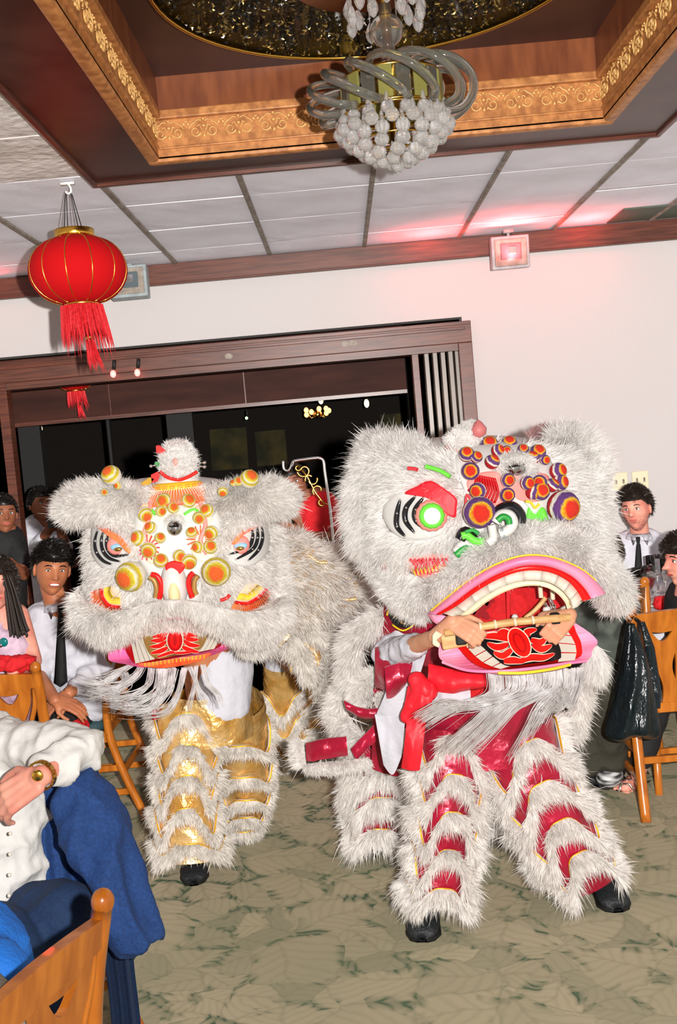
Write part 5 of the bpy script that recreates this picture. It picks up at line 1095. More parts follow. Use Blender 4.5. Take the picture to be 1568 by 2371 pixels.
# lower jaw
def RJ(x, y): return 3.36-(y-1440)/110*.16+abs((x-1195)/190)**2*.10
def rj(name, pts, off, th, mt_, n=4): return blob_poly(name, Rz(*pts), RJ, off, th, mt_, rl, n=n)
rj('lip', [(497, 1285), (520, 1225), (600, 1210), (900, 1180), (1170, 1130), (1250, 1150), (1345, 1228), (1320, 1280), (1290, 1335), (1120, 1360), (960, 1378), (820, 1392), (650, 1385), (520, 1340)], 0, .03, 'paint_pink')
rj('lip_inner', [(600, 1215), (900, 1165), (1180, 1130), (1235, 1190), (1262, 1260), (1240, 1325), (1040, 1362), (820, 1384), (720, 1370), (640, 1310)], .006, .02, 'paint_red')
mk = lambda name, pts, off, th, mt_, n=4: rj(name, pts, off, th, mt_, n)
def rteeth(ta, tb, n):
    ta = cr(ta, 12); tb = cr(tb, 12)
    for k in range(n):
        a0 = (len(ta)-1)*(k+.05)/n; a1 = (len(ta)-1)*(k+.95)/n; ip = lambda P, t: tuple(np.array(P[int(t)])*(1-t % 1)+np.array(P[min(int(t)+1, len(P)-1)])*(t % 1))
        rj('tooth', [ip(ta, a0), ip(ta, a1), ip(tb, a1), ip(tb, a0)], .014, .016, 'tooth', 0)
rteeth([(625, 1235), (680, 1300), (750, 1355), (830, 1382)], [(690, 1215), (740, 1270), (800, 1325), (880, 1368)], 5); rteeth([(1172, 1160), (1215, 1220), (1235, 1280), (1225, 1335)], [(1060, 1145), (1115, 1210), (1150, 1275), (1135, 1345)], 4)
rj('tongue_board', [(685, 1215), (760, 1190), (900, 1170), (1060, 1138), (1100, 1180), (1140, 1250), (1152, 1300), (1135, 1332), (1000, 1352), (870, 1366), (800, 1325), (740, 1270)], .022, .02, 'paint_black')
rjp = lambda n_, P, off, th, mt_, n=4: rj(n_, P, off, th, mt_, n)
RP = [[(880, 1225), (800, 1205), (725, 1210)], [(870, 1250), (810, 1265), (755, 1242)], [(890, 1275), (840, 1310), (790, 1290)], [(980, 1210), (970, 1185), (1025, 1168)], [(990, 1225), (1040, 1240), (1075, 1210)], [(1000, 1250), (1050, 1275), (1105, 1252)], [(920, 1345), (990, 1320), (1060, 1320), (1120, 1298)], [(845, 1340), (900, 1335), (960, 1345)], [(900, 1215), (850, 1185), (810, 1190)]]
petals(None, RP, rjp, sc=1.3, base=.026)
for rx, ry, mt_, off in ((58, 92, 'outline_pale', .03), (52, 86, 'paint_red', .033), (30, 62, 'paint_dkred', .036), (20, 50, 'paint_red', .039)):
    rj('flower_heart', [(930+rx*math.cos(a)*.9+ry*math.sin(a)*.42, 1240-rx*math.cos(a)*.35+ry*math.sin(a)*.85) for a in np.linspace(0, 2*pi, 22, endpoint=False)], off, .006, mt_, 0)
line('jaw_edge', Rz((520, 1345), (650, 1388), (820, 1394), (1000, 1378), (1180, 1352), (1290, 1338)), lambda x, y: RJ(x, y), .005, 'paint_pink', rl, .01)
rj('jaw_underside', [(760, 1392), (1000, 1378), (1200, 1348), (1150, 1385), (950, 1412), (820, 1412)], -.01, .03, mat('dusty_rose', s2l(176, 130, 130), .6)); line('yellow_edge', Rz((815, 1402), (950, 1402), (1100, 1382), (1200, 1358)), lambda x, y: RJ(x, y), .005, 'paint_yellow', rl, .01)
# beard
RB = []
for k in range(13):
    t = k/12; x0 = 1140+t*205; y0 = 1560-t*12
    ex_, ey_ = (955+t*70, 1668+t*40) if t < .4 else ((1010+(t-.4)*260, 1745+(t-.4)*30) if t < .75 else (1180+(t-.75)*420, 1770-(t-.75)*560))
    RB.append([(x0, y0, 3.26), (x0-4, y0+45, 3.22), (x0*.6+ex_*.4, y0+70+t*20, 3.19), ((x0+ex_*2)/3, (y0*.3+ey_*.7)-5, 3.17), (ex_, ey_, 3.16)])
beard('beard', RB, rl, per=46, spread=8, r=.0019)
# cape pieces
m = M(); A = [(890, 1395, 3.75), (960, 1390, 3.65), (1020, 1430, 3.6), (1030, 1470, 3.6)]; B_ = [(865, 1500, 3.8), (930, 1500, 3.7), (985, 1485, 3.65), (1020, 1482, 3.62)]
def sheet(name, A, B, mt_, nb=4, bow=.02, th=.008, parent=None):
    nb = nb*2; a = cr(A, 9); b = cr(B, 9); rows = []
    for k in range(nb+1):
        t = k/nb; rows.append([at(*(p*(1-t)+q*t))+np.array([0, -bow*math.sin(pi*t), 0]) for p, q in zip(a, b)])
    R_ = np.array(rows); nn_ = R_.shape[:2]; R_[:, :, 1] += np.array([[.018*mnoise.noise(Vector((p[0]*16, 3.1, p[2]*5)))+.010*mnoise.noise(Vector((p[0]*40, 1.7, p[2]*14))) for p in r_] for r_ in R_]); bk = R_+[0, th, 0]; m = M(); m.grid(np.concatenate([R_, bk[::-1]]), 0, closeu=True); return obj(name, m, mt_, parent or rl, smooth='auto')
sheet('cape', A, B_, 'satin_crimson')
sheet('embroidered_patch', [(898, 1420, 3.70), (910, 1402, 3.68), (935, 1398, 3.66)], [(912, 1448, 3.67), (940, 1456, 3.63), (966, 1438, 3.62)], 'black', 3, .015)
line('gold_braid', [(896, 1425), (905, 1405), (930, 1396)], 3.66, .005, 'gold_trim', rl); line('gold_braid', [(908, 1446), (935, 1460), (968, 1440)], 3.62, .004, 'gold_trim', rl)
for P in ([(912, 1432), (922, 1418), (935, 1425), (928, 1440), (940, 1445)], [(935, 1412), (950, 1420), (945, 1435), (958, 1438)]): line('gold_embroidery', P, 3.625, .003, 'paint_gold', rl)
sheet('cape', [(868, 1500, 3.70), (920, 1485, 3.64), (955, 1510, 3.6)], [(868, 1590, 3.70), (905, 1595, 3.66), (950, 1550, 3.6)], 'satin_crimson', 5, .05)
sheet('cape', [(890, 1545, 3.56), (925, 1535, 3.55), (955, 1540, 3.54)], [(895, 1620, 3.58), (915, 1612, 3.56), (935, 1595, 3.55)], 'satin_crimson', 5, .03)
sheet('cape', [(866, 1500, 3.9), (900, 1500, 3.9), (940, 1520, 3.9)], [(860, 1780, 4.0), (890, 1790, 4.0), (930, 1800, 4.0)], 'satin_crimson', 5, .03)
sheet('cape', [(796, 1622, 3.66), (835, 1640, 3.64), (888, 1640, 3.62)], [(803, 1645, 3.66), (840, 1664, 3.64), (888, 1660, 3.62)], 'satin_crimson', 3, .01)
sheet('cape_tail', [(708, 1722, 3.75), (750, 1712, 3.72), (802, 1706, 3.7)], [(710, 1762, 3.75), (750, 1758, 3.72), (806, 1750, 3.7)], 'satin_crimson', 3, .015)
sheet('cape_tail', [(812, 1735, 3.72), (845, 1700, 3.72), (866, 1680, 3.72)], [(826, 1760, 3.72), (850, 1735, 3.72), (870, 1715, 3.72)], 'satin_crimson', 3, .01)
FP = lambda pts, n, L, comb, out=.6, w=.0034: fur_tube('cape_hem_fur', [(a, b, c, r*.74) for a, b, c, r in pts], None, rl, 'fur_white', n, L, w, comb, out)
FP([(895, 1425, 3.75, 16), (860, 1440, 3.78, 24), (830, 1480, 3.8, 24), (818, 1530, 3.82, 20), (822, 1580, 3.84, 14)], 15000, .07, (-.8, -.1, -.2))
FP([(875, 1560, 3.8, 16), (845, 1570, 3.8, 26), (832, 1600, 3.8, 26), (850, 1630, 3.78, 16)], 8000, .04, (-.4, -.2, 0))
FP([(925, 1610, 3.74, 12), (895, 1620, 3.74, 18), (870, 1630, 3.74, 14)], 4000, .03, (.2, -.1, -.2), .8)
FP([(800, 1590, 3.86, 8), (790, 1630, 3.86, 14), (800, 1665, 3.85, 16), (830, 1700, 3.82, 16), (850, 1730, 3.8, 10)], 11000, .07, (-.85, -.1, -.1))
FP([(700, 1715, 3.77, 6), (700, 1745, 3.76, 12), (705, 1772, 3.75, 8)], 3500, .045, (-.9, -.1, -.1))
FP([(705, 1775, 3.75, 8), (750, 1772, 3.73, 12), (810, 1768, 3.71, 12), (850, 1760, 3.7, 10)], 6000, .03, (0, -.1, -.6))
FP([(890, 1540, 3.72, 6), (905, 1500, 3.72, 10), (950, 1490, 3.7, 6)], 3000, .025, (-.3, 0, -.5))
FP([(1345, 1560, 3.7, 8), (1345, 1620, 3.72, 12), (1335, 1670, 3.74, 14), (1325, 1700, 3.75, 8)], 6000, .05, (.3, 0, -.8))
FP([(840, 1760, 4.1, 12), (820, 1800, 4.15, 22), (815, 1840, 4.2, 22), (825, 1880, 4.25, 14)], 7000, .06, (-.6, 0, -.4))
# performers
rp = thing('person', 'front dancer of the crimson lion in red polo gripping the bamboo bar', 'person', atz(1150, 2100, 0))
m = M(); m.cap(at(1110, 1640, 3.75), at(1165, 1400, 3.75), .15, .165); m.cap(at(1165, 1390, 3.75), at(1165, 1300, 3.7), .08, .06); m.ell(at(1165, 1250, 3.66), (.08, .1, .12))
shL, elL, wrL = at(1060, 1370, 3.75), at(900, 1520, 3.72), at(1010, 1474, 3.32)
shR, elR, wrR = at(1260, 1370, 3.72), at(1290, 1440, 3.7), at(1262, 1434, 3.35)
m.cap(shL, elL, .05, .045); m.cap(elL, wrL, .045, .028); m.cap(shR, elR, .05, .042); m.cap(elR, wrR, .042, .028)
def hand_caps(m, wrist, f, n, curl=.9, s=1., thumb=1, spread=.05):
    """palm and five fingers; f to the fingertips, n out of the back of the hand"""
    f = np.array(f, float); f /= np.linalg.norm(f); n = np.array(n, float); n -= f*(n@f); n /= np.linalg.norm(n); sd = np.cross(f, n)*thumb
    w = np.array(wrist, float); tips = []
    for k in range(4):
        o = (k-1.5)*.0205*s; base = w+f*.088*s+sd*(-o)-n*.002*abs(k-1.2)*s
        m.cap(w+f*.012*s-sd*o*.75, base, .0145*s, .0115*s, 8)
        L_ = (.043, .047, .044, .034)[k]*s; d = f*math.cos(.15)-n*math.sin(.15); p = base; a = .15
        for j, (q, r0, r1_) in enumerate(((1, .0098, .0088), (.68, .0088, .0082), (.52, .0082, .0066))):
            a += curl*(.55, .8, .6)[j]+RNG.uniform(-.08, .08); d = f*math.cos(a)-n*math.sin(a)-sd*o*spread*8; d /= np.linalg.norm(d)
            p2 = p+d*L_*q; m.cap(p, p2, r0*s, r1_*s, 8); p = p2
        tips.append((p, d))
    b = w+f*.02*s+sd*.022*s; c = b+(f*.55+sd*.75-n*.35)*.042*s; e = c+(f*.85+sd*.25-n*.45*min(1, curl+.4))*.036*s; g = e+(f*.9-n*.5*curl)*.026*s
    m.cap(b, c, .016*s, .012*s, 8); m.cap(c, e, .0115*s, .010*s, 8); m.cap(e, g, .010*s, .0078*s, 8)
    return tips
obj('body', blob(m, .014, 4), 'skin', rp)
for (w, f, n, c, th) in ((at(1048, 1440, 3.27), (.35, -.25, -.2), (-.1, -.85, .55), 1.25, -1), (at(1318, 1424, 3.3), (-.35, -.2, -.25), (.1, -.85, .5), 1.25, 1)):
    m = M(); hand_caps(m, w, f, n, c, .86, th); wr = wrL if th < 0 else wrR; m.cap(wr, w, .028, .026, 10); obj('hand', blob(m, .0042, 3), 'skin', rp)
m = M(); m.cap(at(1130, 1610, 3.74), at(1165, 1405, 3.74), .165, .18, seg=20); m.cap(shR, at(1278, 1405, 3.68), .075, .07); m.cap(shL, at(1010, 1420, 3.74), .075, .07); obj('polo_shirt', blob(m, .012, 4, .006), 'polo_red', rp)
line('placket', [(1176, 1350), (1178, 1440)], 3.545, .008, 'top_red', rp)
for x, y, r in ((1090, 1390, 20), (1110, 1412, 24), (1085, 1425, 16), (1130, 1385, 14)):   # printed pattern
    m = M(); m.poly([(x+r*math.cos(a)*(1+.35*math.sin(5*a+x)), y+r*math.sin(a)*(1+.35*math.sin(5*a+x))) for a in np.linspace(0, 2*pi, 30, endpoint=False)], 3.555+.0, .004); obj('shirt_print', m, 'dark_red_print', rp, smooth=False)
m = M(); m.cap(shL, elL, .07, .062); m.cap(elL, elL*.4+wrL*.6, .06, .042); obj('sleeve', blob(m, .01, 3, .012, (16, 16, 16)), 'shirt_cool', rp)
sheet('white_cloth', [(935, 1480, 3.6), (965, 1490, 3.58), (990, 1500, 3.56)], [(870, 1660, 3.6), (905, 1660, 3.58), (938, 1650, 3.56)], 'shirt_cool', 6, .03, parent=rp)
sheet('white_cloth', [(868, 1655, 3.6), (905, 1655, 3.58), (938, 1650, 3.56)], [(888, 1770, 3.6), (910, 1795, 3.58), (930, 1755, 3.56)], 'shirt_cool', 6, .02, parent=rp)
sheet('white_cloth', [(1000, 1590, 3.5), (1040, 1596, 3.46), (1090, 1600, 3.44)], [(1000, 1640, 3.5), (1040, 1640, 3.46), (1090, 1625, 3.44)], 'shirt_cool', 3, .01, parent=rp)
sheet('sash', [(992, 1535, 3.5), (1060, 1552, 3.44), (1150, 1560, 3.44)], [(985, 1592, 3.5), (1050, 1605, 3.44), (1130, 1590, 3.44)], 'sash_red', 4, .03, parent=rp)
m = M(); m.cap(at(965, 1575, 3.46), at(990, 1600, 3.44), .03, .035); m.cap(at(975, 1590, 3.45), at(940, 1660, 3.46), .034, .02); obj('sash_knot', blob(m, .008, 3, .006, (18, 18, 18)), 'sash_red', rp)
sheet('sash_tail', [(945, 1590, 3.46), (975, 1590, 3.44), (1002, 1580, 3.44)], [(932, 1655, 3.46), (965, 1672, 3.44), (995, 1660, 3.44)], 'sash_red', 5, .025, parent=rp)
sheet('sash_tail', [(942, 1660, 3.45), (965, 1665, 3.43), (988, 1650, 3.43)], [(930, 1780, 3.45), (950, 1785, 3.43), (972, 1783, 3.43)], 'sash_red', 5, .02, parent=rp)
m = M(); A = []
for k in range(10):
    t = k/9; row = []
    for j in range(48):
        a = 2*pi*j/48; c = at(1105+25*t, 1600+t*150, 3.72); f_ = 1+.035*math.sin(a*14+t)
        row.append(c+[(.20+.04*t)*f_*math.cos(a), (.15+.02*t)*f_*math.sin(a), 0])
    A.append(row)
m.grid(A, 0, closev=True); obj('trouser_waist', m, 'satin_crimson', rp)
RL = dict(mt='satin_crimson', furm='fur_white')
furry_leg(rp, [at(1035, 1690, 3.68), at(1038, 1830, 3.60), at(1025, 1970, 3.55), at(1008, 2088, 3.54)], [.112, .108, .10, .108], [.10, .32, .53, .74, .92], 4, .062, 'satin_crimson', 'fur_white', .044, 6500, ph=.35, band=.028, amp_h=.03, wid=.003, hair_out=.5)
furry_leg(rp, [at(1195, 1690, 3.72), at(1225, 1800, 3.68), at(1290, 1920, 3.66), at(1365, 2040, 3.66)], [.14, .145, .13, .11], [.12, .36, .60, .82], 4, .07, 'satin_crimson', 'fur_white', .048, 8000, ph=.6, band=.03, wid=.003, hair_out=.5)
shoe(rp, atz(990, 2115, 0), atz(978, 2182, 0), .055); shoe(rp, atz(1392, 2050, 0), atz(1432, 2112, 0), .055)
rr_ = thing('person', 'rear dancer of the crimson lion, only furred legs and black shoes showing', 'person', atz(1000, 1960, 0))
m = M(); m.cap(at(1030, 1640, 4.25), at(1060, 1500, 4.1), .15, .15); m.cap(at(1060, 1500, 4.1), at(1080, 1440, 4.0), .07, .07); m.ell(at(1085, 1420, 3.98), .09)
m.cap(at(1000, 1660, 4.25), at(900, 1740, 4.2), .09, .07); m.cap(at(1060, 1660, 4.25), at(1130, 1740, 4.3), .09, .07)
obj('body', blob(m, .02, 3), 'skin', rr_)
m = M(); m.cap(at(1030, 1640, 4.25), at(1060, 1500, 4.1), .17, .17); m.cap(at(1000, 1660, 4.25), at(900, 1740, 4.2), .11, .09); m.cap(at(1060, 1660, 4.25), at(1130, 1740, 4.3), .11, .09); obj('trouser_waist', blob(m, .02, 3), 'satin_crimson', rr_)
furry_leg(rr_, [at(885, 1720, 4.2), at(878, 1820, 4.2), at(872, 1940, 4.2)], [.105, .10, .09], [.25, .55, .88], 3, .04, 'satin_crimson', 'fur_white', .06, 5000, ph=.4, band=.04, wid=.0034)
furry_leg(rr_, [at(1130, 1740, 4.3), at(1138, 1820, 4.3), at(1140, 1905, 4.3)], [.09, .085, .08], [.3, .6, .9], 3, .03, 'satin_crimson', 'fur_white', .05, 3000, ph=1, band=.04, wid=.0034)
shoe(rr_, atz(866, 1935, 0), atz(854, 1985, 0), .055); shoe(rr_, atz(1138, 1905, 0), atz(1146, 1948, 0), .05)
# the bar
m = M(); m.tube([at(*r1(a, b), Y) for a, b, Y in ((530, 1190, 3.26), (700, 1160, 3.25), (900, 1130, 3.25), (1200, 1105, 3.27))], .0125, 12); bar = obj('control_bar', m, 'bamboo', rl)
for a, b in ((720, 1155), (800, 1143), (905, 1130), (1000, 1120)): m = M(); m.tube([at(*r1(a-6, b+1), 3.25), at(*r1(a+6, b-1), 3.25)], .0145, 12); obj('node_ring', m, 'cream', bar)
m = M(); c = at(*r1(575, 1195), 3.30); m.box(c, (.085, .05, .085), R=[[.99, 0, -.1], [0, 1, 0], [.1, 0, .99]]); obj('handle_block', m, 'bamboo', rl, smooth=False, bevel=.006)
m = M(); c = at(*r1(612, 1188), 3.29); m.box(c, (.035, .06, .07)); obj('grip_tape', m, 'black', rl, smooth=False, bevel=.006)
m = M(); c = at(*r1(1120, 1110), 3.28); m.box(c, (.03, .035, .035)); obj('grip_tape', m, 'black', rl, smooth=False, bevel=.006)
for k in range(4): line('cord', [(r1(490+k*8, 1180)[0], r1(0, 1180)[1]+k*2), (r1(470, 1210+k*10)), (r1(500, 1250+k*4))], 3.27, .004, 'cream', rl)
# ================================================================= PEOPLE
def rotm(yaw, pitch=0., roll=0.):
    return np.array(Matrix.Rotation(yaw, 3, 'Z') @ Matrix.Rotation(pitch, 3, 'X') @ Matrix.Rotation(roll, 3, 'Y'))
def head_geo(m, c, R, s=1., male=True):
    """face towards local -Y, added to the body mesh m"""
    nu, nv = 72, 54; A = np.zeros((nv+1, nu, 3))
    for i in range(nv+1):
        ph = pi*i/nv
        for j in range(nu):
            th = 2*pi*j/nu; x, y, z = math.sin(ph)*math.cos(th)*.076, math.sin(ph)*math.sin(th)*.096, math.cos(ph)*.122
            t = max(0, -z/.122)
            x *= 1-.30*t**1.6; 
            if y > 0: y *= 1-.5*t
            else: y *= 1-.10*t
            if y < 0:
                k = min(1, -y/.04); g = lambda u, v, a, b: math.exp(-((x-u)/a)**2-((z-v)/b)**2)
                y += k*(.011*(g(.031, .012, .017, .013)+g(-.031, .012, .017, .013))-.005*(g(.03, .034, .022, .008)+g(-.03, .034, .022, .008)))
                br = max(0, min(1, (.026-z)/.046)) if z > -.022 else max(0, 1-(-.022-z)/.009)
                y -= k*.026*br*math.exp(-(x/.0115)**2)+k*.010*g(0, -.020, .019, .009)+k*.006*g(0, -.052, .026, .013)+k*.012*g(0, -.103, .024, .018)+k*.004*(g(.045, -.02, .018, .022)+g(-.045, -.02, .018, .022))-k*.004*g(0, -.074, .03, .008)
            A[i, j] = (x, y, z)
    P = (A.reshape(-1, 3)*s)@R.T+c; m.grid(P.reshape(nv+1, nu, 3), 0, closev=True)
    for sx in (-1, 1): m.ell(R@(np.array([sx*.077, .012, -.004])*s)+c, np.array([.010, .019, .030])*s, seg=12, rings=8, R=R@rotm(sx*.35, 0, 0))
def face_parts(parent, c, R, s=1., smile=False, brow='hair_black', hair='hair_black', hs=None, beard=None, eyes=True):
    L = lambda x, y, z: R@(np.array([x, y, z])*s)+c
    for sx in (-1, 1):
        if eyes:
            m = M(); m.ell(L(sx*.031, -.0755, .012), np.array([.0135, .009, .0075 if not smile else .005])*s, seg=14, rings=8, R=R); e = obj('eye', m, 'eye_white', parent)
            m = M(); m.ell(L(sx*.031-.001, -.083, .012), np.array([.0058, .003, .0058 if not smile else .004])*s, seg=10, rings=6, R=R); obj('iris', m, 'hair_black', e)
            m = M(); m.tube([L(sx*.046, -.0755, .011), L(sx*.039, -.083, .0185), L(sx*.031, -.0855, .0205), L(sx*.022, -.084, .018), L(sx*.017, -.079, .011)], .0016*s, 5); obj('eyelash_line', m, brow, parent)
        m = M(); m.tube([L(sx*.050, -.078, .029), L(sx*.040, -.087, .036), L(sx*.028, -.0915, .037), L(sx*.016, -.092, .033)], np.array([.0016, .0034, .0036, .0024])*s, 6); obj('eyebrow', m, brow, parent)
    if smile:
        m = M(); m.ell(L(0, -.0865, -.053), np.array([.026, .010, .0095])*s, seg=16, rings=8, R=R); obj('mouth', m, 'lips', parent)
        m = M(); m.ell(L(0, -.0925, -.0525), np.array([.021, .006, .0055])*s, seg=16, rings=8, R=R); obj('teeth', m, 'teeth_white', parent)
    else:
        m = M(); m.tube([L(-.024, -.082, -.052), L(-.01, -.0915, -.0485), L(0, -.093, -.0495), L(.01, -.0915, -.0485), L(.024, -.082, -.052)], np.array([.001, .0036, .0036, .0036, .001])*s, 6)
        m.tube([L(-.022, -.0825, -.053), L(0, -.0925, -.0575), L(.022, -.0825, -.053)], np.array([.001, .0045, .001])*s, 6); obj('mouth', m, 'lips', parent)
    if hs is not None: hair_cap(parent, c, R, s, hair, **hs)
    if beard:
        m = M(); head_geo(m, c, R, s*1.004); S, N_ = sample(m, 3500); q = (S-c)@R/s; k = (q[:, 2] < -.03)&(q[:, 1] < .035)&~((abs(q[:, 0]) < .022)&(q[:, 2] > -.06)&(q[:, 2] < -.042))&((q[:, 2] < -.06)|(abs(q[:, 0]) > .035)|((q[:, 2] > -.045)&(q[:, 2] < -.034)&(abs(q[:, 0]) < .028)))
        fur_obj('stubble', blades(S[k], (S[k]-c), .0045, .0014, (0, 0, -.2), .3), beard, parent)
def hair_cap(parent, c, R, s, mt_, front=.062, side=-.01, back=-.07, thick=.011, L=.012, n=9000, spike=.3, top=0.):
    L = min(L, .020); spike = min(spike, .35)
    nu, nv = 56, 40; A = np.zeros((nv+1, nu, 3)); K = []
    for i in range(nv+1):
        ph = pi*i/nv
        for j in range(nu):
            th = 2*pi*j/nu; d = np.array([math.sin(ph)*math.cos(th), math.sin(ph)*math.sin(th), math.cos(ph)]); base = d*[.077, .097, .122]
            if base[1] > 0 and base[2] < 0: base[1] *= 1-.4*(-base[2]/.122)
            if base[2] < 0: base[0] *= 1-.34*(-base[2]/.122)**1.3
            f = -d[1]; lim = front if f > .55 else (front*(f-.1)/.45+side*(.55-f)/.45 if f > .1 else (side if f > -.3 else side+(back-side)*min(1, (-.3-f)/.4)))
            h = base[2]-lim; k = max(0., min(1, h/.022+.2)); A[i, j] = base*(.90+.10*k)+d*(thick+top*max(0, d[2]))*k; K.append(k)
    P = (A.reshape(-1, 3)*s)@R.T+c; m = M(); m.grid(P.reshape(nv+1, nu, 3), 0, closev=True)
    S, N_ = sample(m, n); q = (S-c)@R/s; D = S-c; D /= np.linalg.norm(D, axis=1, keepdims=True); r = np.linalg.norm(q/np.array([.077, .097, .122]), axis=1); k = r > 1.06
    V = blades(S[k], D[k]*spike+R@np.array([.15, -.2, -.1])*.6, L*s, .0035, (0, 0, -.3), .35, clump=60); return fur_obj('hair', V, mt_, parent, m)
def person(label, c_head, yaw, pitch=0, roll=0, s=1., skin='skin', limbs=(), group=None, base=None, face=True, neck=None, voxel=.009, **kw):
    """limbs: list of (a, b, ra, rb) bare or covered; one fused body with the head on it"""
    b = base if base is not None else (c_head[0], c_head[1], 0)
    t = thing('person', label, 'person', b); R = rotm(yaw, pitch, roll); m = M()
    nk = neck if neck is not None else c_head+np.array([0, .03, -.20])
    m.cap(c_head+R@np.array([0, .02, -.07])*s, nk, .052*s, .058*s, 14)
    for l in limbs: m.cap(*l, 12)
    body = blob(m, voxel, 3); head_geo(body, c_head, R, s); obj('body', body, skin, t)
    if face: face_parts(t, c_head, R, s, **kw)
    return t, R
def garment(name, caps, mt_, parent, wr=.008, vox=.011, ws=(9, 9, 9), extra=None, sm=3):
    m = M()
    for l in caps: m.cap(*l, 16)
    if extra: extra(m)
    return obj(name, blob(m, vox, sm, wr, ws), mt_, parent)
def tie(parent, a, b, c, y=0, mt_='black_cloth', w=.04):
    a, b, c = [np.array(q, float) for q in (a, b, c)]; m = M()
    m.tube([a+[0, 0, .012], a, a-[0, 0, .03]], [.016, .018, .011], 8, sc=(1, .7)); P = [a-[0, 0, .03]]+[b]+[c]; C = cr(P, 6); n = len(C); A = []
    for i, p in enumerate(C):
        ww = (.011+(w*.62-.011)*i/(n-1)) if i < n-1 else .004; p = np.array(p); A.append([p+[-ww, 0, 0], p+[0, -.006, 0], p+[ww, 0, 0], p+[0, .006, 0]])
    m.grid(A, 0, closev=True); return obj('necktie', m, mt_, parent)
def collar(parent, c, R, mt_, r=.062):
    m = M(); A = []
    for k in range(21):
        a = -pi/2+(-1+2*k/20)*2.7; o = np.array([r*math.cos(a), r*math.sin(a), 0]); lo = .028 if k in (0, 20) else .012; drop = .02+(.03 if k in (9, 10, 11) else 0)*0
        A.append([c+R@o, c+R@(o*1.05+[0, 0, .022]), c+R@(o*1.22+[0, 0, .004-.01]), c+R@(o*1.25+[0, 0, -.012])])
    m.grid(A); 
    for sx in (-1, 1): m.add([c+R@np.array([sx*.012, -r*1.08, .02]), c+R@np.array([sx*.055, -r*.95, .01]), c+R@np.array([sx*.040, -r*1.5, -.04]), c+R@np.array([sx*.012, -r*1.0, .012])], [(0, 1, 2), (0, 2, 3)])
    o = obj('collar', m, mt_, parent); sd = o.modifiers.new('s', 'SOLIDIFY'); sd.thickness = .003; return o
# --- A laughing man in white shirt and black tie
cA = at(121, 1320, 4.85); w = lambda x, y, Y: at(x, y, Y)
legs = [(w(190, 1655, 5.02), w(95, 1690, 4.75), .08, .065), (w(95, 1690, 4.7), atz(60, 1860, .08), .06, .045), (w(190, 1645, 5.2), w(85, 1670, 5.08), .08, .065), (w(85, 1670, 5.05), atz(55, 1830, .08), .06, .045)]
arms = [(w(98, 1432, 4.9), w(84, 1560, 4.85), .05, .042), (w(84, 1560, 4.85), w(128, 1622, 4.62), .04, .03), (w(205, 1440, 5.0), w(235, 1540, 4.95), .05, .042), (w(235, 1540, 4.95), w(160, 1605, 4.7), .04, .03)]
tors = [(w(205, 1610, 5.05), w(150, 1455, 4.98), .13, .15)]
tA, RA = person('laughing man with black hair, white shirt and black tie, seated on a wooden chair', cA, .42, .10, .16, 1.0, 'skin_tan', arms+tors+legs, smile=True, hs=dict(front=.05, side=.02, thick=.014, L=.022, spike=.6, top=.010))
garment('shirt', [tors[0][:2]+(.155, .17), (w(98, 1432, 4.9), w(84, 1560, 4.85), .07, .062), (w(84, 1560, 4.85), w(94, 1592, 4.78), .06, .05), (w(205, 1440, 5.0), w(235, 1540, 4.95), .07, .062), (w(235, 1540, 4.95), w(178, 1590, 4.76), .06, .046), (w(98, 1425, 4.93), w(205, 1432, 5.0), .07, .07)], 'shirt_cool', tA, .016, ws=(10, 10, 7))
garment('trousers', [(a, b, ra+.02, rb+.025) for a, b, ra, rb in legs]+[(w(190, 1632, 5.12), w(205, 1640, 5.14), .13, .13)], 'black_cloth', tA, .01)
tie(tA, w(139, 1408, 4.79), w(141, 1500, 4.795), w(141, 1590, 4.80), w=.055); collar(tA, w(140, 1404, 4.87), rotm(.15, 0, -.1), 'shirt_cool')
for wr_, f, n, th in ((w(128, 1622, 4.62), (.9, -.2, -.25), (0, -.5, .85), 1), (w(158, 1607, 4.68), (-.8, -.3, -.4), (0, -.5, .85), -1)):
    m = M(); hand_caps(m, wr_, f, n, .5, .95, th); obj('hand', blob(m, .005, 2), 'skin_tan', tA)
shoe(tA, atz(70, 1865, 0), atz(30, 1885, 0), .045)
# --- B woman in lavender dress
cB = w(-6, 1352, 4.55)
armsB = [(w(45, 1425, 4.6), w(78, 1530, 4.55), .045, .038), (w(78, 1530, 4.55), w(30, 1560, 4.3), .036, .028), (w(-75, 1425, 4.6), w(-90, 1540, 4.6), .045, .038)]
tB, RB_ = person('woman in draped lavender dress with long dark hair, cut by the picture edge', cB, .35, .05, .1, .96, 'skin_pink', armsB+[(w(-15, 1600, 4.7), w(-12, 1445, 4.65), .14, .13), (w(-15, 1425, 4.65), w(40, 1422, 4.62), .05, .05)], brow='hair_dk', hair='hair_dk', hs=dict(front=.05, side=-.08, back=-.12, thick=.014))
garment('dress', [(w(-15, 1610, 4.7), w(-5, 1480, 4.63), .155, .145), (w(-40, 1470, 4.6), w(30, 1500, 4.55), .08, .075), (w(0, 1610, 4.6), w(10, 1690, 4.4), .13, .12)], 'lavender', tB, .018, ws=(14, 14, 14))
m = M(); hs_ = [(10, 1330), (22, 1370), (30, 1410), (38, 1450), (42, 1468)]
for k in range(60):
    o = RNG.normal(0, 5, 2); yy = RNG.uniform(4.44, 4.56); m.tube([w(a+o[0]*(1+i*.15), b+o[1], yy) for i, (a, b) in enumerate(cr(hs_, 3))], .0045, 4)
obj('long_hair', m, 'hair_dk', tB, kind='stuff')
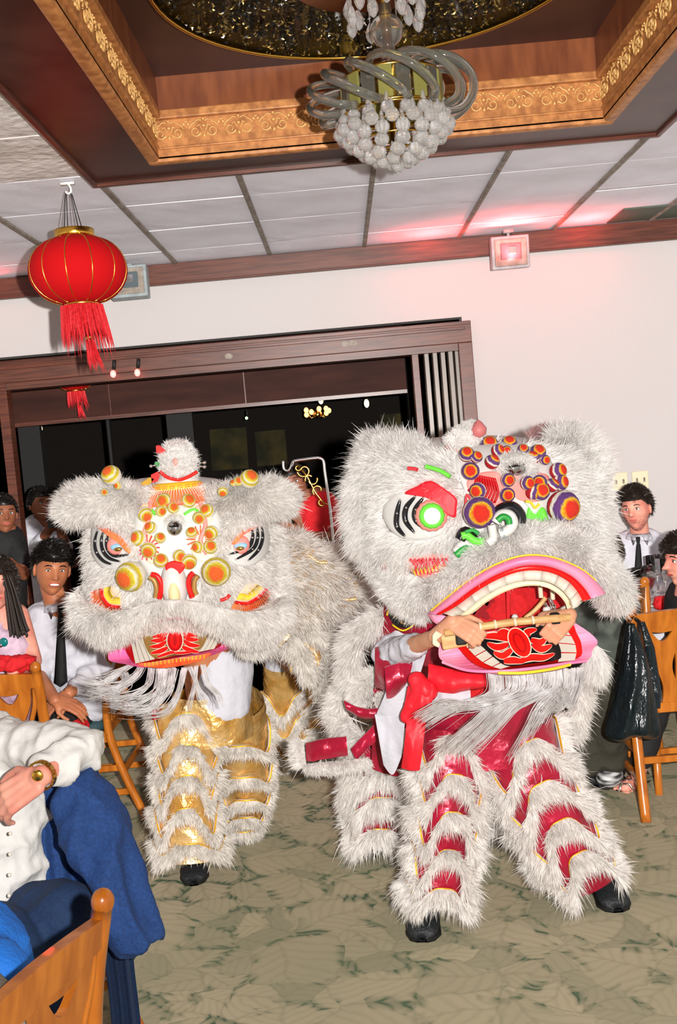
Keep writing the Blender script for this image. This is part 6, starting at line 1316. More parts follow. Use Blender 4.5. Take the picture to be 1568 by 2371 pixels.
m = M(); m.ell(w(9, 1487, 4.42), (.018, .008, .02), seg=12, rings=8); obj('pendant', m, mat('teal', s2l(10, 110, 110), .2), tB); m = M(); m.ell(w(2, 1494, 4.42), (.010, .006, .010), seg=10, rings=7); obj('pendant_stone', m, 'silver', tB)
m = M(); m.tube([w(28, 1452, 4.53), w(40, 1440, 4.56), w(46, 1425, 4.60)], .008, 8, sc=(1, .5)); obj('dress_strap', m, 'lavender', tB)
# --- C woman in black top
cC = w(8, 1192, 6.1); lc = [(w(25, 1262, 6.1), w(55, 1330, 6.0), .042, .036), (w(55, 1330, 6.0), w(20, 1300, 5.8), .034, .028), (w(5, 1360, 6.2), w(5, 1250, 6.15), .13, .12)]
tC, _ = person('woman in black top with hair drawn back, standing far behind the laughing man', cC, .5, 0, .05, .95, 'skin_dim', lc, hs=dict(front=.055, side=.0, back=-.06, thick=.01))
garment('black_top', [(w(5, 1500, 6.2), w(8, 1262, 6.15), .15, .14), (w(28, 1258, 6.1), w(50, 1300, 6.05), .062, .056), (w(0, 1500, 6.2), atz(10, 1650, .05), .14, .12)], 'black_cloth', tC, .006)
m = M(); m.tube([w(41, 1100, 5.7), w(44, 1180, 5.72), w(58, 1290, 5.75)], .008, 8)
# --- D man raising a camera
cD = w(95, 1168, 7.35); lD = [(w(72, 1222, 7.3), w(82, 1270, 7.2), .05, .045), (w(82, 1270, 7.2), w(118, 1222, 7.0), .04, .03), (w(120, 1230, 7.4), w(150, 1270, 7.2), .05, .04), (w(150, 1270, 7.2), w(140, 1222, 7.0), .04, .03), (w(92, 1420, 7.5), w(95, 1240, 7.45), .14, .15)]
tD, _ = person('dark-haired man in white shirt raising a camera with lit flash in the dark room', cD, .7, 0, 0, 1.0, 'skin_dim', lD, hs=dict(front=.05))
garment('shirt', [(w(92, 1430, 7.5), w(95, 1242, 7.45), .155, .17), (w(72, 1222, 7.3), w(82, 1270, 7.2), .07, .062), (w(82, 1270, 7.2), w(100, 1246, 7.1), .055, .045), (w(120, 1230, 7.4), w(150, 1270, 7.2), .07, .06)], 'shirt_cool', tD, .012)
garment('trousers', [(w(85, 1430, 7.5), atz(75, 1560, .08), .1, .08), (w(105, 1430, 7.5), atz(100, 1555, .08), .1, .08)], 'black_cloth', tD)
m = M(); hand_caps(m, w(118, 1222, 7.0), (.3, 0, 1), (-.4, -.9, 0), .9, .9, 1); hand_caps(m, w(140, 1222, 7.0), (-.3, 0, 1), (.4, -.9, 0), .9, .9, -1); obj('hand', blob(m, .006, 2), 'skin_dim', tD)
cam_ = thing('camera', 'dark compact camera with green indicator, held up by the man in the dark', 'camera', w(132, 1205, 6.95)); m = M(); m.box(w(136, 1208, 6.95), (.14, .05, .08)); m.cap(w(136, 1208, 6.93), w(136, 1208, 6.86), .03, .028); obj('camera_body', m, 'black_gloss', cam_, smooth=False); m = M(); m.ell(w(146, 1212, 6.915), .006, seg=8, rings=6); obj('indicator', m, 'green_bulb', cam_)
m = M(); m.box(w(133, 1188, 6.95), (.03, .03, .05)); obj('flash_shoe', m, 'black', cam_, smooth=False)
m = M(); m.ell(w(133, 1176, 6.9), (.026, .02, .052), seg=14, rings=10); obj('flash_lamp', m, 'white_bulb', cam_)
# --- E woman in red top, F figure in olive behind her
cE = w(683, 1117, 6.25); lE = [(w(770, 1195, 6.3), w(772, 1245, 6.2), .042, .038), (w(772, 1245, 6.2), w(700, 1240, 6.0), .036, .028), (w(705, 1170, 6.3), w(690, 1235, 6.25), .042, .036), (w(732, 1300, 6.4), w(735, 1175, 6.35), .13, .13), (w(690, 1150, 6.3), w(735, 1165, 6.33), .05, .06)]
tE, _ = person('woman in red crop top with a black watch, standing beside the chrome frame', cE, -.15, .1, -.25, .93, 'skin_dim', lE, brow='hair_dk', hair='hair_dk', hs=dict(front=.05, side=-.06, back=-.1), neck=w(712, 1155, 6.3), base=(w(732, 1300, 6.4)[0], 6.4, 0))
garment('red_top', [(w(740, 1225, 6.35), w(738, 1185, 6.33), .145, .14), (w(770, 1190, 6.3), w(776, 1225, 6.25), .06, .056), (w(700, 1180, 6.3), w(770, 1185, 6.3), .055, .06)], 'top_red', tE, .004)
garment('red_skirt', [(w(738, 1285, 6.38), w(738, 1400, 6.4), .15, .16), (w(738, 1400, 6.4), atz(735, 1560, .1), .14, .12)], 'top_red', tE)
m = M(); hand_caps(m, w(698, 1240, 6.0), (-.75, -.1, .5), (-.2, -.9, .1), .5, .95, 1); obj('hand', blob(m, .005, 2), 'skin_dim', tE)
m = M(); q = w(699, 1240, 6.0); m.tube([q+[0, .03*math.cos(a), .035*math.sin(a)] for a in np.linspace(0, 2*pi, 16, endpoint=False)], .010, 6, closed=True); obj('watch', m, 'black', tE)
cF = w(640, 1130, 6.8)
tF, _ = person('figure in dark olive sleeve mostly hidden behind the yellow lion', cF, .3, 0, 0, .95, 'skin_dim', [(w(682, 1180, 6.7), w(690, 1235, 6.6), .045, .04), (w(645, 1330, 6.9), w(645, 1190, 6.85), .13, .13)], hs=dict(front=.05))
garment('olive_shirt', [(w(645, 1400, 6.9), w(645, 1195, 6.85), .15, .15), (w(678, 1172, 6.7), w(690, 1232, 6.6), .065, .055), (w(645, 1400, 6.9), atz(645, 1560, .05), .14, .12)], 'olive_sleeve', tF)
# --- G seated man in white shirt and black tie by the wall
cG = w(1473, 1180, 6.12); lG = [(w(1418, 1270, 6.2), w(1400, 1370, 6.1), .05, .045), (w(1400, 1370, 6.1), w(1440, 1420, 5.9), .04, .03), (w(1552, 1270, 6.25), w(1570, 1370, 6.15), .05, .045), (w(1490, 1470, 6.3), w(1486, 1290, 6.27), .15, .165), (w(1455, 1480, 6.3), w(1450, 1500, 5.9), .09, .07), (w(1450, 1500, 5.9), atz(1450, 1650, .05), .065, .05), (w(1520, 1480, 6.3), w(1520, 1500, 5.9), .09, .07), (w(1520, 1500, 5.9), atz(1520, 1650, .05), .065, .05)]
tG, RG = person('brown-haired man with short beard, white shirt and black tie, seated by the wall', cG, -.55, .02, -.08, 1.02, 'skin_pink', lG, brow='hair_brown', hair='hair_dk', hs=dict(front=.058, side=.02, thick=.014, L=.026, spike=.8, top=.012), beard='hair_brown', neck=w(1482, 1248, 6.2))
garment('shirt', [lG[3][:2]+(.17, .185), (w(1418, 1268, 6.2), w(1400, 1370, 6.1), .072, .062), (w(1400, 1370, 6.1), w(1436, 1414, 5.9), .06, .046), (w(1552, 1268, 6.25), w(1570, 1370, 6.15), .072, .062), (w(1420, 1258, 6.22), w(1552, 1262, 6.26), .075, .075)], 'shirt_cool', tG, .014, ws=(9, 9, 7))
tie(tG, w(1478, 1248, 6.06), w(1479, 1320, 6.055), w(1479, 1400, 6.06), w=.06); collar(tG, w(1480, 1243, 6.14), rotm(-.2, 0, .05), 'shirt_cool')
garment('trousers', [(a, b, ra+.02, rb+.02) for a, b, ra, rb in lG[4:]], 'black_cloth', tG)
m = M(); hand_caps(m, w(1442, 1424, 5.88), (.5, -.6, -.3), (0, -.4, .9), .5, .95, 1); obj('hand', blob(m, .006, 2), 'skin_pink', tG)
# --- H person in grey patterned jacket, seated
cH = w(1392, 1285, 4.85); kn = w(1392, 1600, 4.62); ft = atz(1415, 1780, .10); lH = [(w(1342, 1420, 4.8), w(1335, 1510, 4.7), .05, .045), (w(1335, 1510, 4.7), w(1385, 1570, 4.6), .04, .03), (w(1432, 1410, 4.9), w(1440, 1500, 4.85), .05, .045), (w(1392, 1560, 4.92), w(1388, 1410, 4.9), .14, .14), (w(1400, 1600, 4.95), kn, .08, .065), (kn, ft, .06, .04), (w(1370, 1600, 4.98), w(1350, 1600, 4.7), .08, .065), (w(1350, 1600, 4.7), atz(1362, 1780, .10), .06, .04)]
tH, _ = person('brown-haired person in mottled grey jacket and olive trousers, seated behind the crimson lion', cH, -.9, .05, 0, 1., 'skin_pink', lH, brow='hair_brown', hair='hair_brown', hs=dict(front=.055, side=.0, back=-.09, thick=.016))
garment('jacket', [lH[3][:2]+(.175, .18), (w(1342, 1420, 4.8), w(1335, 1510, 4.7), .08, .072), (w(1335, 1510, 4.7), w(1378, 1562, 4.62), .07, .052), (w(1432, 1410, 4.9), w(1440, 1500, 4.85), .08, .072), (w(1342, 1410, 4.85), w(1430, 1405, 4.9), .08, .08)], 'camo_grey', tH, .02, ws=(10, 10, 10))
garment('trousers', [(w(1400, 1600, 4.95), kn, .11, .10), (kn, kn*.15+ft*.85, .095, .078), (w(1370, 1600, 4.98), w(1350, 1600, 4.7), .11, .095), (w(1350, 1600, 4.7), atz(1362, 1765, .15), .09, .075)], 'olive', tH, .012)
m = M(); hand_caps(m, w(1388, 1572, 4.58), (.5, -.3, -.6), (-.2, -.8, .5), .5, .9, 1); obj('hand', blob(m, .006, 2), 'skin_pink', tH)
sh = shoe(tH, atz(1435, 1800, 0), atz(1392, 1818, 0)+[-.03, -.04, 0], .06)
stripe = mat('zebra', (.02, .02, .02), .6); 
m = M(); m.ell(atz(1412, 1797, .07), (.062, .085, .05), seg=20, rings=12, R=rotm(-.5)); obj('striped_shoe_upper', m, mat('zebra', (.62, .62, .62), .6, col2=(.03, .03, .03), nscale=14, ndet=1, stretch=(1, 1, 5)), tH)
shoe(tH, atz(1372, 1772, 0), atz(1362, 1800, 0), .05)
# --- I woman at the picture edge, silver sandals
cI = w(1585, 1300, 4.62); knI = w(1530, 1590, 4.72); anI = atz(1478, 1795, .10)
lI = [(w(1600, 1410, 4.68), w(1592, 1510, 4.66), .045, .04), (w(1625, 1570, 4.72), w(1615, 1400, 4.7), .12, .12), (w(1620, 1600, 4.72), knI, .075, .055), (knI, anI, .05, .032)]
tI, _ = person('dark curly-haired woman in black at the table, looking across, silver sandal on foot', cI, -1.25, .0, 0, .95, 'skin_pink', lI, brow='hair_dk', hair='hair_dk', hs=dict(front=.045, side=-.06, back=-.12, thick=.026, L=.02, spike=1.))
garment('black_dress', [lI[1][:2]+(.15, .15), (w(1600, 1410, 4.68), w(1592, 1510, 4.66), .065, .06), (w(1620, 1600, 4.72), knI, .1, .085), (knI, knI*.18+anI*.82, .08, .055)], 'black_cloth', tI, .008)
f0, f1 = atz(1482, 1795, .03), atz(1450, 1822, .02); m = M(); m.cap(f0, f1, .032, .03, 12); m.cap(anI, f0, .034, .032, 12)
for k in range(5): q = f1+(np.array([.028, -.02, 0]))*(k-2)*.6; m.cap(q, q+np.array([-.02, -.022, -.006]), .010-.0008*k, .008-.0006*k, 8)
obj('foot', blob(m, .005, 2), 'skin_pink', tI)
for a, b in ((1452, 1818), (1462, 1808), (1474, 1795), (1483, 1775)):
    q = atz(a, b, .05); m = M(); m.tube([q+[.035, -.012, -.035], q+[.01, -.01, .008], q+[-.02, .012, .004], q+[-.035, .02, -.035]], .005, 6); obj('sandal_strap', m, 'silver', tI)
m = M(); m.box((f0+f1)/2-[0, 0, .03], (.20, .07, .012), rz=.75); obj('sandal_sole', m, 'silver', tI, smooth=False)
# --- J man at near table in white shirt, gold watch
eJ = w(180, 1738, 2.72); sJ = w(-120, 1728, 2.95); wJ = w(96, 1797, 2.55); hipJ = w(-10, 2150, 2.8)
tJ = thing('person', 'man in white shirt with gold watch, elbow resting on a chair back, navy trousers', 'person', (hipJ[0], hipJ[1], 0))
lJ = [(sJ, eJ, .046, .04), (eJ, wJ, .038, .029), (w(-20, 2110, 2.8), w(-50, 1800, 2.88), .14, .14), (w(0, 2150, 2.8), w(150, 2125, 2.62), .07, .055), (w(150, 2125, 2.62), atz(140, 2500, .1), .05, .04), (w(-60, 1700, 2.95), w(-90, 1600, 2.95), .07, .06)]
m = M(); [m.cap(*l, 14) for l in lJ]; R = rotm(.3); bj = blob(m, .01, 3); head_geo(bj, w(-110, 1500, 2.95), R, 1.); obj('body', bj, 'skin_pink', tJ); face_parts(tJ, w(-110, 1500, 2.95), R, 1., hs=dict(front=.05))
garment('shirt', [(w(-30, 2095, 2.8), w(-30, 1900, 2.84), .185, .185), (w(-30, 1900, 2.84), w(-60, 1760, 2.92), .17, .15), (sJ, eJ, .09, .072), (eJ, w(120, 1784, 2.60), .068, .054), (w(-100, 1700, 3.), w(-50, 1740, 2.9), .11, .12)], 'shirt_white', tJ, .020, .009, ws=(11, 11, 9))
garment('trousers', [(w(0, 2150, 2.8), w(150, 2125, 2.62), .125, .095), (w(150, 2125, 2.62), atz(140, 2500, .1), .085, .07), (w(-60, 2160, 2.8), w(0, 2200, 2.5), .12, .10)], 'navy_dark', tJ, .012, ws=(9, 9, 9))
m = M(); hand_caps(m, w(92, 1800, 2.545), (-.82, -.12, -.42), (-.25, -.85, .48), .85, 1.08, 1); m.cap(wJ, w(92, 1800, 2.545), .029, .027); obj('hand', blob(m, .0045, 3), 'skin_pink', tJ)
q = w(97, 1795, 2.555); dv = eJ-wJ; dv /= np.linalg.norm(dv); u_ = np.cross(dv, (0, 0, 1)); u_ /= np.linalg.norm(u_); v_ = np.cross(dv, u_)
wt_ = thing('watch', 'gold metal wristwatch on the wrist of the man in white shirt', 'watch', q)
for k in range(22):
    a = 2*pi*k/22; c_ = q+.036*(math.cos(a)*u_+math.sin(a)*v_); m = M(); m.box(c_, (.009, .014, .005), R=np.stack([-math.sin(a)*u_+math.cos(a)*v_, dv, math.cos(a)*u_+math.sin(a)*v_], 1)); obj('link', m, 'brass', wt_, smooth=False)
c_ = q+.043*(-np.array([0, .7, -.7])); m = M(); Rw = np.stack([u_, v_, dv], 1); m.ell(q-_fw*.036+[0, 0, .008], (.015, .006, .015), seg=18, rings=8); obj('watch_face', m, 'gold', wt_)
for k in range(5): m = M(); m.ell(w(24-k*1, 1930+k*48, 2.60), .005, seg=8, rings=6); obj('shirt_button', m, 'tooth', tJ)
# --- K person in bright blue at the lower edge
tK = thing('person', 'person in bright blue top, only a shoulder showing beside the near chair', 'person', (w(-60, 2250, 2.05)[0], 2.05, 0))
m = M(); m.cap(w(-90, 2540, 2.1), w(-110, 2260, 2.15), .12, .12); m.cap(w(-90, 2240, 2.12), w(-10, 2275, 2.03), .045, .04); m.cap(w(-110, 2180, 2.15), w(-130, 2050, 2.15), .06, .06); bk_ = blob(m, .012, 3); head_geo(bk_, w(-150, 1930, 2.15), rotm(2.5), 1.); obj('body', bk_, 'skin', tK)
garment('blue_top', [(w(-90, 2540, 2.1), w(-110, 2260, 2.15), .165, .17), (w(-90, 2235, 2.12), w(-8, 2262, 2.03), .085, .07)], 'bright_blue', tK, .01)
# ================================================================= CHAIRS
def chair_local():
    P = {}
    def stile(sx):
        pts = cr([(sx*.235, .15, 0), (sx*.222, .055, .24), (sx*.215, .0, .46), (sx*.212, .02, .70), (sx*.215, .065, .905)], 5); m = M(); m.tube(pts, .0225, 4*3, sc=(1., .85)); m.ell((sx*.215, .066, .912), (.024, .022, .026), seg=14, rings=10); return m
    P['stile'] = [stile(-1), stile(1)]
    yb = lambda z: .0+.065*max(0, (z-.46)/.445)**1.4
    def plate(out, holes=(), th=.018):
        m = M(); g = lambda pts, o: [(x, yb(z)+o, z) for x, z in pts]
        m.plate(g(out, -th/2), g(out, th/2), 0, [(g(h, -th/2), g(h, th/2)) for h in holes]); return m
    arc = lambda x0, x1, z0, z1, n=12: [(x0+(x1-x0)*k/n, z0+z1*math.sin(pi*k/n)) for k in range(n+1)]
    P['crest_rail'] = [plate(arc(-.205, .205, .885, .012)+arc(.205, -.205, .825, -.006), th=.026)]
    spl = [(-.182, .826), (-.165, .74), (-.115, .64), (-.085, .55), (-.09, .475), (.09, .475), (.085, .55), (.115, .64), (.165, .74), (.182, .826)]
    o = [tuple(p) for p in cr(spl[:5], 5)]+[tuple(p) for p in cr(spl[5:], 5)]
    cr1 = lambda cx: [(cx-.045+.09*k/12, .802-.045*math.sin(pi*k/12)) for k in range(13)]+[(cx+.045-.09*k/12, .802-.006*math.sin(pi*k/12)) for k in range(1, 12)]
    leaf = lambda cx, cz, w_, h: [(cx+w_*math.sin(pi*k/10), cz-h+2*h*k/10) for k in range(11)]+[(cx-w_*.2*math.sin(pi*k/10), cz+h-2*h*k/10) for k in range(1, 10)]
    P['splat'] = [plate(o, [cr1(-.085), cr1(.085), leaf(-.03, .64, .013, .06)[::-1], leaf(.03, .64, .013, .06)[::-1]])]
    bars = []
    for sx in (-1, 1):
        m = M(); m.tube([(sx*x, yb(z), z) for x, z in cr([(.197, .825), (.185, .74), (.15, .64), (.135, .55), (.135, .475)], 5)], .010, 8, sc=(1.1, .8)); bars.append(m)
    P['side_bar'] = bars
    m = M(); m.box((0, .0, .455), (.41, .03, .045)); P['back_rail'] = [m]
    seat = M(); pr = []
    for q, z in ((.94, .44), (1., .455), (1., .475), (.9, .492), (.5, .50)):
        pr.append([(q*x, -.215+q*(y+.215), z) for x, y in [(.225*math.copysign(abs(math.cos(a))**.35, math.cos(a)), -.215+.205*math.copysign(abs(math.sin(a))**.35, math.sin(a))) for a in np.linspace(0, 2*pi, 28, endpoint=False)]])
    pr = [pr[0]]+pr; seat.grid(pr, 0, closev=True); seat.f.append(tuple(seat.n-28+j for j in range(28))); seat.mi.append(0); P['seat'] = [seat]
    m = M(); m.box((0, -.42, .415), (.40, .022, .055)); m2 = M(); m2.box((-.205, -.21, .415), (.022, .40, .055)); m3 = M(); m3.box((.205, -.21, .415), (.022, .40, .055)); P['apron'] = [m, m2, m3]
    L_ = []
    for sx in (-1, 1): m = M(); m.tube([(sx*.205, -.415, 0), (sx*.205, -.415, .44)], [.017, .021], 10); L_.append(m)
    P['leg'] = L_
    S_ = []
    for sx in (-1, 1):
        for z in (.14, .26): m = M(); m.box((sx*.212, -.18, z), (.018, .50 if z < .2 else .46, .03)); S_.append(m)
    m = M(); m.box((0, -.2, .19), (.41, .018, .028)); S_.append(m); m = M(); m.box((0, .055, .24), (.42, .018, .03)); S_.append(m); P['stretcher'] = S_
    B_ = []
    for sx in (-1, 1):
        for z, y in ((.43, .0), (.27, .035)): m = M(); m.ell((sx*.232, y, z), (.006, .006, .006), seg=8, rings=6); B_.append(m)
    P['bolt'] = B_
    return P
CHP = chair_local(); CMESH = {}
for nm, L_ in CHP.items():
    CMESH[nm] = []
    for q in L_:
        me = bpy.data.meshes.new(nm); me.from_pydata(q.V().tolist(), [], q.f); me.polygons.foreach_set('use_smooth', [nm in ('stile', 'leg', 'side_bar', 'seat', 'bolt')]*len(me.polygons))
        me.materials.append(MT['green_seat' if nm == 'seat' else ('black' if nm == 'bolt' else 'chair_wood')]); CMESH[nm].append(me)
def chair(label, loc, rz, seat=None):
    t = thing('dining_chair', label, 'chair', (loc[0], loc[1], 0), 'honey wood dining chairs'); t.rotation_euler = (0, 0, rz)
    for nm, L_ in CMESH.items():
        for me in L_:
            o = bpy.data.objects.new(nm, me); COL.objects.link(o); o.parent = t
            if nm == 'seat' and seat: o.material_slots[0].link = 'OBJECT'; o.material_slots[0].material = MT[seat]
            if nm in ('crest_rail', 'splat', 'apron', 'stretcher', 'back_rail'): b = o.modifiers.new('b', 'BEVEL'); b.width = .004; b.segments = 2; b.limit_method = 'ANGLE'
    return t
# right-hand chair seen from behind
fr_ = atz(1497, 1905, 0); chair('honey wood chair seen from behind with a black plastic bag hung on its post', (fr_[0]+.235, fr_[1]+.15, 0), pi, 'floral_seat')
# near chair
pa, pb = atz(238, 2090, .91), atz(0, 2300, .90); dd = pb-pa; ang = math.atan2(dd[1], dd[0]); Lc = .43; cc_ = pa+dd/np.linalg.norm(dd)*.215
# local +x runs along the back; rear stiles at y~.065 on top
rz = ang
cx_, sx_ = math.cos(rz), math.sin(rz); off = np.array([-.065*-sx_, .065*cx_, 0])*-1
near = chair('honey wood chair nearest the camera with a crescent hole in its back', (cc_[0]+.0+sx_*.066, cc_[1]-cx_*.066, 0), rz)
chair('honey wood chair with red cloth over its top rail', (w(75, 1550, 4.28)[0]-.2, 4.28+.06, 0), pi)
ca = atz(332, 1898, 0); chair('honey wood chair seen side on under the laughing man', (ca[0]-.13, ca[1]+.235, 0), -pi/2)
ch_ = w(1400, 1600, 5.1); chair('honey wood chair mostly hidden under the person in olive trousers', (ch_[0]+.02, 5.12, 0), -.25)
jx = w(80, 1950, 2.95); chair('honey wood chair with a navy jacket over its back', (-1.0, 2.90, 0), -1.90)
# navy jacket over chair back
jk = thing('jacket', 'navy blue jacket draped over the chair back under the elbow', 'jacket', w(180, 1950, 2.82))
rows = [(1748, 95, 200), (1765, 70, 216), (1820, 50, 232), (1900, 50, 255), (1980, 60, 276), (2060, 75, 296), (2130, 110, 312), (2190, 150, 322)]
A = []
for (yy, xa, xb) in cr(rows, 3):
    r_ = []
    for k in range(46):
        u = k/45; x = xa+(xb-xa)*u; t_ = (yy-1748)/440
        d = .10*t_-.020*math.sin(u*15+t_*1.5)*min(1, t_*3)-.012*math.sin(u*34+2+t_*4)*min(1, t_*2)-.06*math.sin(pi*u)
        r_.append(w(x, yy, 2.72-d*.9+.10))
    A.append(r_)
def thick(name, A, mt_, parent, th=.012):
    A = np.array(A); bk = A+[0, th, 0]; m = M(); m.grid(np.concatenate([A, bk[::-1]]), 0, closeu=True); return obj(name, m, mt_, parent, smooth='auto')
thick('jacket_body', A, 'navy', jk, .02)
P = cr([w(170, 1800, 2.70), w(205, 1870, 2.66), w(250, 2000, 2.60), w(290, 2100, 2.56), w(325, 2195, 2.54)], 8); m = M(); m.tube(P, np.interp(np.linspace(0, 1, len(P)), [0, .15, .5, .85, 1], [.05, .085, .088, .072, .066]), 22, sc=(1, .62))
m = blob(m, .009, 2, .034, (9, 9, 2.6)); obj('sleeve', m, 'navy', jk)
A = []
for (yy, xa, xb) in cr([(2150, 225, 300), (2250, 245, 308), (2371, 258, 322), (2480, 262, 330)], 4):
    A.append([w(xa+(xb-xa)*k/20, yy, 2.66-.018*math.sin(k*.9)) for k in range(21)])
thick('jacket_tail', A, 'navy_dark', jk, .02)
# strap on near chair, red cloths
st = thing('bag', 'grey fabric bag strap looped over the nearest chair back', 'bag', w(15, 2300, 1.72))
m = M(); P = [w(x, y, Y)+[0, 0, .0] for x, y, Y in ((-30, 2262, 1.78), (-8, 2283, 1.73), (12, 2300, 1.69), (24, 2340, 1.68), (40, 2420, 1.67))]; m.tube(cr(P, 6), .022, 10, sc=(1, .25)); obj('strap', m, 'grey_strap', st)
m = M(); m.cap(w(30, 2480, 1.68), w(45, 2560, 1.68), .06, .08); obj('pouch', blob(m, .012, 2, .01), 'grey_strap', st)
def cloth_heap(name, label, pts, mt_, r, seed=0):
    t = thing(name, label, 'cloth', pts[0]); m = M()
    for a, b in zip(pts[:-1], pts[1:]): m.cap(a, b, r, r*.8)
    obj('folds', blob(m, r*.22, 1, r*.5, (22, 22, 22), seed), mt_, t); return t
q = w(75, 1550, 4.28); 
cloth_heap('red_napkin', 'red cloth hung over the top rail of the chair before the lavender dress', [w(-20, 1536, 4.30), w(25, 1538, 4.30), w(70, 1534, 4.32)], 'red_cloth', .038)
cloth_heap('red_napkin', 'crumpled red napkin on the seat edge beside the laughing man', [atz(140, 1690, .53), atz(170, 1690, .53), atz(192, 1676, .53)], 'red_cloth', .035, 5)
# black plastic bag
bg = thing('plastic_bag', 'black plastic bag full and hanging from the wooden chair post', 'bag', w(1465, 1600, 4.15))
A = []
for (yy, xa, xb, th) in cr([(1445, 1452, 1470, .02), (1480, 1446, 1484, .04), (1530, 1438, 1500, .07), (1600, 1424, 1512, .09), (1660, 1408, 1522, .10), (1690, 1402, 1526, .10), (1702, 1420, 1515, .06), (1704, 1450, 1490, .02)], 4):
    cxx = (xa+xb)/2; rx = (xb-xa)/2*4.15/F; c = w(cxx, yy, 4.15); t_ = (yy-1445)/250
    A.append([c+[rx*math.cos(a)*(1+.04*math.sin(a*5+t_*4)), th*math.sin(a)*(1+.10*math.sin(a*7+t_*5)), .012*math.sin(a*3)*t_] for a in np.linspace(0, 2*pi, 60, endpoint=False)])
m = M(); m.grid(A, 0, closev=True); obj('bag_body', m, 'bag_black', bg)
m = M(); m.tube([w(1456, 1450, 4.15), w(1456, 1440, 4.36), w(1466, 1428, 4.43), w(1480, 1440, 4.40), w(1482, 1500, 4.25)], .010, 8, sc=(1, .5)); m.tube([w(1488, 1440, 4.28), w(1505, 1500, 4.2), w(1515, 1600, 4.15), w(1518, 1640, 4.12)], [.01, .02, .03, .02], 8, sc=(1, .3)); obj('bag_handle', m, 'bag_black', bg)
# ================================================================= TABLE
tc_ = np.array([w(1650, 1400, 5.5)[0], 5.5, 0]); TR = .66
tb = thing('round_table', 'round banquet table beside the seated guests, hidden under a white cloth', 'table', tc_)
m = M(); m.lathe([(0, .715), (TR-.01, .715), (TR-.01, .74), (0, .74)], tc_, 48); obj('tabletop', m, 'chair_wood', tb)
for k in range(4): a = pi/4+k*pi/2; m = M(); m.tube([tc_+[.4*math.cos(a), .4*math.sin(a), 0], tc_+[.4*math.cos(a), .4*math.sin(a), .72]], .018, 8); obj('leg', m, 'grey_metal', tb)
tcl = M(); A = []
for r, z, wv in ((.0, .747, 0), (.4, .747, 0), (TR, .748, 0), (TR+.012, .738, .0), (TR+.03, .66, .02), (TR+.045, .52, .04), (TR+.05, .40, .055)):
    A.append([tc_+[(r+wv*math.sin(a*13))*math.cos(a), (r+wv*math.sin(a*13))*math.sin(a), z+.0] for a in np.linspace(0, 2*pi, 130, endpoint=False)])
tcl.grid(A, 0, closev=True); o = obj('tablecloth', tcl, 'cloth_white'); sd = o.modifiers.new('s', 'SOLIDIFY'); sd.thickness = .003; sd.offset = 1; o['label'] = 'white cloth draped over the round table beside the wall'; o['category'] = 'tablecloth'
TZ = .752
def glass(px_, py_, prof, label, name='drinking_glass', liquid=None, grp='glasses on the white table'):
    p = atz(px_, py_, TZ); t = thing(name, label, 'glass', p, grp); m = M(); m.lathe(prof, p, 24); obj('bowl', m, 'glass', t)
    if liquid: m = M(); m.lathe(liquid[0], p, 20); obj('drink', m, liquid[1], t)
    return t
s5 = 1.
pint = [(0, 0), (.030, 0), (.036, .10), (.042, .19), (.0395, .19), (.033, .10), (.027, .012), (0, .012)]
wine = [(0, 0), (.034, .001), (.03, .006), (.005, .014), (.0045, .085), (.02, .10), (.036, .135), (.037, .17), (.031, .21), (.029, .21), (.034, .17), (.033, .137), (.018, .104), (0, .098)]
flute = [(0, 0), (.03, .001), (.026, .006), (.004, .014), (.004, .09), (.016, .105), (.024, .14), (.024, .23), (.022, .23), (.022, .14), (.012, .108), (0, .1)]
beer = mat('beer', s2l(215, 170, 50), .1, trans=.6); winec = mat('rose_wine', s2l(190, 60, 70), .1, trans=.6)
glass(1484, 1398, pint, 'tall clear glass with amber drink before the black tie', liquid=([(0, .014), (.026, .014), (.032, .09), (0, .09)], beer))
glass(1481, 1424, [(r*.9, z*.75) for r, z in pint], 'empty clear tumbler at the near table edge')
glass(1506, 1404, wine, 'stemmed glass of pale red drink beside the tall amber glass', 'wine_glass', ([(0, .102), (.02, .108), (.033, .137), (.034, .15), (0, .15)], winec))
glass(1526, 1372, wine, 'stemmed empty glass standing highest, before the white shirt sleeve', 'wine_glass')
glass(1545, 1388, flute, 'slim champagne flute beside the red napkin', 'champagne_flute')
glass(1512, 1384, flute, 'slim champagne flute behind the pale red drink', 'champagne_flute')
p = atz(1545, 1402, TZ); t = thing('plate', 'white dinner plate under the red napkin', 'plate', p); m = M(); m.lathe([(0, 0), (.07, 0), (.12, .012), (.13, .02), (.128, .022), (.07, .006), (0, .006)], p, 40); obj('plate_dish', m, 'tooth', t)
q = atz(1530, 1396, TZ+.04); cloth_heap('red_napkin', 'red napkin folded on the white dinner plate', [q, q+[.07, .0, 0], q+[.13, .02, -.005]], 'red_cloth', .035, 9)
p = atz(1450, 1421, TZ); t = thing('napkin_box', 'small teal box at the near edge of the table', 'box', p); m = M(); m.box(p+[0, 0, .018], (.055, .035, .036), rz=.3); obj('carton', m, mat('teal_box', s2l(90, 170, 165), .5), t, smooth=False, bevel=.004); m = M(); m.box(p+[0, 0, .037], (.05, .03, .003), rz=.3); obj('lid', m, 'tooth', t, smooth=False)
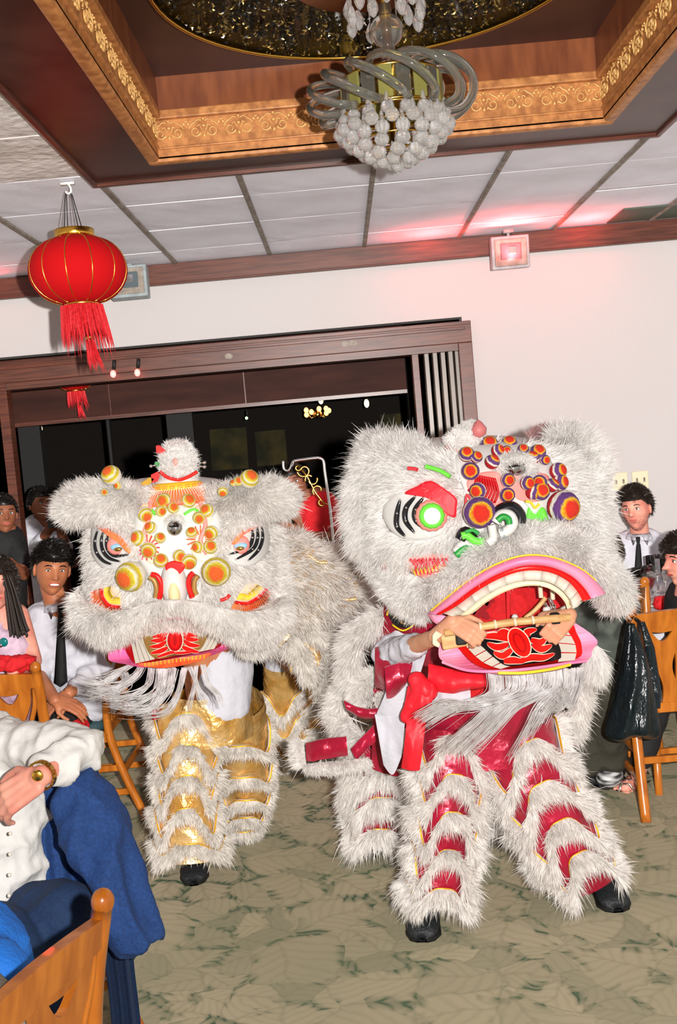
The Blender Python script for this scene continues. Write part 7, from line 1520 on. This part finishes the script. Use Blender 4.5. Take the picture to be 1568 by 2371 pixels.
# candle on a small dark table in the far room
p = w(149, 1290, 6.55); sd_ = thing('side_table', 'dark side table barely seen behind the laughing man', 'table', (p[0], p[1], 0)); m = M(); m.lathe([(0, p[2]-.05), (.25, p[2]-.05), (.25, p[2]-.03), (0, p[2]-.03)], (p[0], p[1], 0), 30); obj('tabletop', m, 'dark_wood', sd_); m = M(); m.lathe([(.12, 0), (.03, .03), (.025, p[2]-.05)], (p[0], p[1], 0), 20); obj('pedestal', m, 'dark_wood', sd_)
cd = thing('candle', 'small warm candle lamp glowing behind the laughing man', 'candle', (p[0], p[1], p[2]-.03)); m = M(); m.lathe([(0, 0), (.03, 0), (.034, .05), (.03, .05), (.028, .006), (0, .006)], (p[0], p[1], p[2]-.03), 20); obj('cup', m, 'glass', cd); m = M(); m.lathe([(0, .008), (.02, .008), (.02, .03), (.006, .045), (0, .06)], (p[0], p[1], p[2]-.03), 14); obj('flame', m, 'warm_bulb', cd)
# ================================================================= CHROME STAND WITH GOLD SCROLLS
sd2 = thing('display_stand', 'chrome rail stand with gold scrollwork between the two lions', 'stand', (w(775, 1290, 5.75)[0], 5.75, 0)); SY = 5.75
foot = w(776, 1290, SY); m = M(); m.tube([(foot[0]+.04, SY, 0)]+[w(x, y, SY) for x, y in ((776, 1290), (765, 1180), (752, 1090))]+cr([w(752, 1090, SY), w(749, 1068, SY), w(740, 1061, SY), w(728, 1061, SY), w(690, 1066, SY), w(679, 1069, SY)], 5)[1:]+[w(675, 1078, SY)], .0085, 10); obj('pole', m, 'chrome', sd2)
m = M(); m.tube(cr([w(675, 1076, SY), w(670, 1088, SY), w(663, 1090, SY), w(657, 1084, SY), w(656, 1066, SY)], 5), .008, 8); obj('hook', m, 'chrome', sd2)
m = M(); m.lathe([(0, 0), (.16, 0), (.15, .02), (.02, .035), (0, .035)], (foot[0]+.04, SY, 0), 30); obj('foot', m, 'chrome', sd2)
def spiral(cx, cy, r, t0, t1, n=22, k=.55):
    return [w(cx+r*(1-k*i/n)*math.cos(t0+(t1-t0)*i/n), cy+r*(1-k*i/n)*math.sin(t0+(t1-t0)*i/n), SY) for i in range(n+1)]
for a in ((704, 1090, 16, pi, -pi*.9), (722, 1112, 14, -.5, 2.8), (718, 1108, 12, 2.6, 5.4), (737, 1135, 14, 2.2, 6.5), (745, 1162, 10, 1., 4.4), (690, 1083, 8, 0, 4.5)):
    m = M(); m.tube(spiral(*a), .0055, 8); obj('scroll', m, 'brass', sd2)
m = M(); m.tube([w(690, 1078, SY), w(712, 1104, SY), w(730, 1140, SY), w(750, 1166, SY), w(762, 1168, SY)], .005, 8); obj('scroll_stem', m, 'brass', sd2)
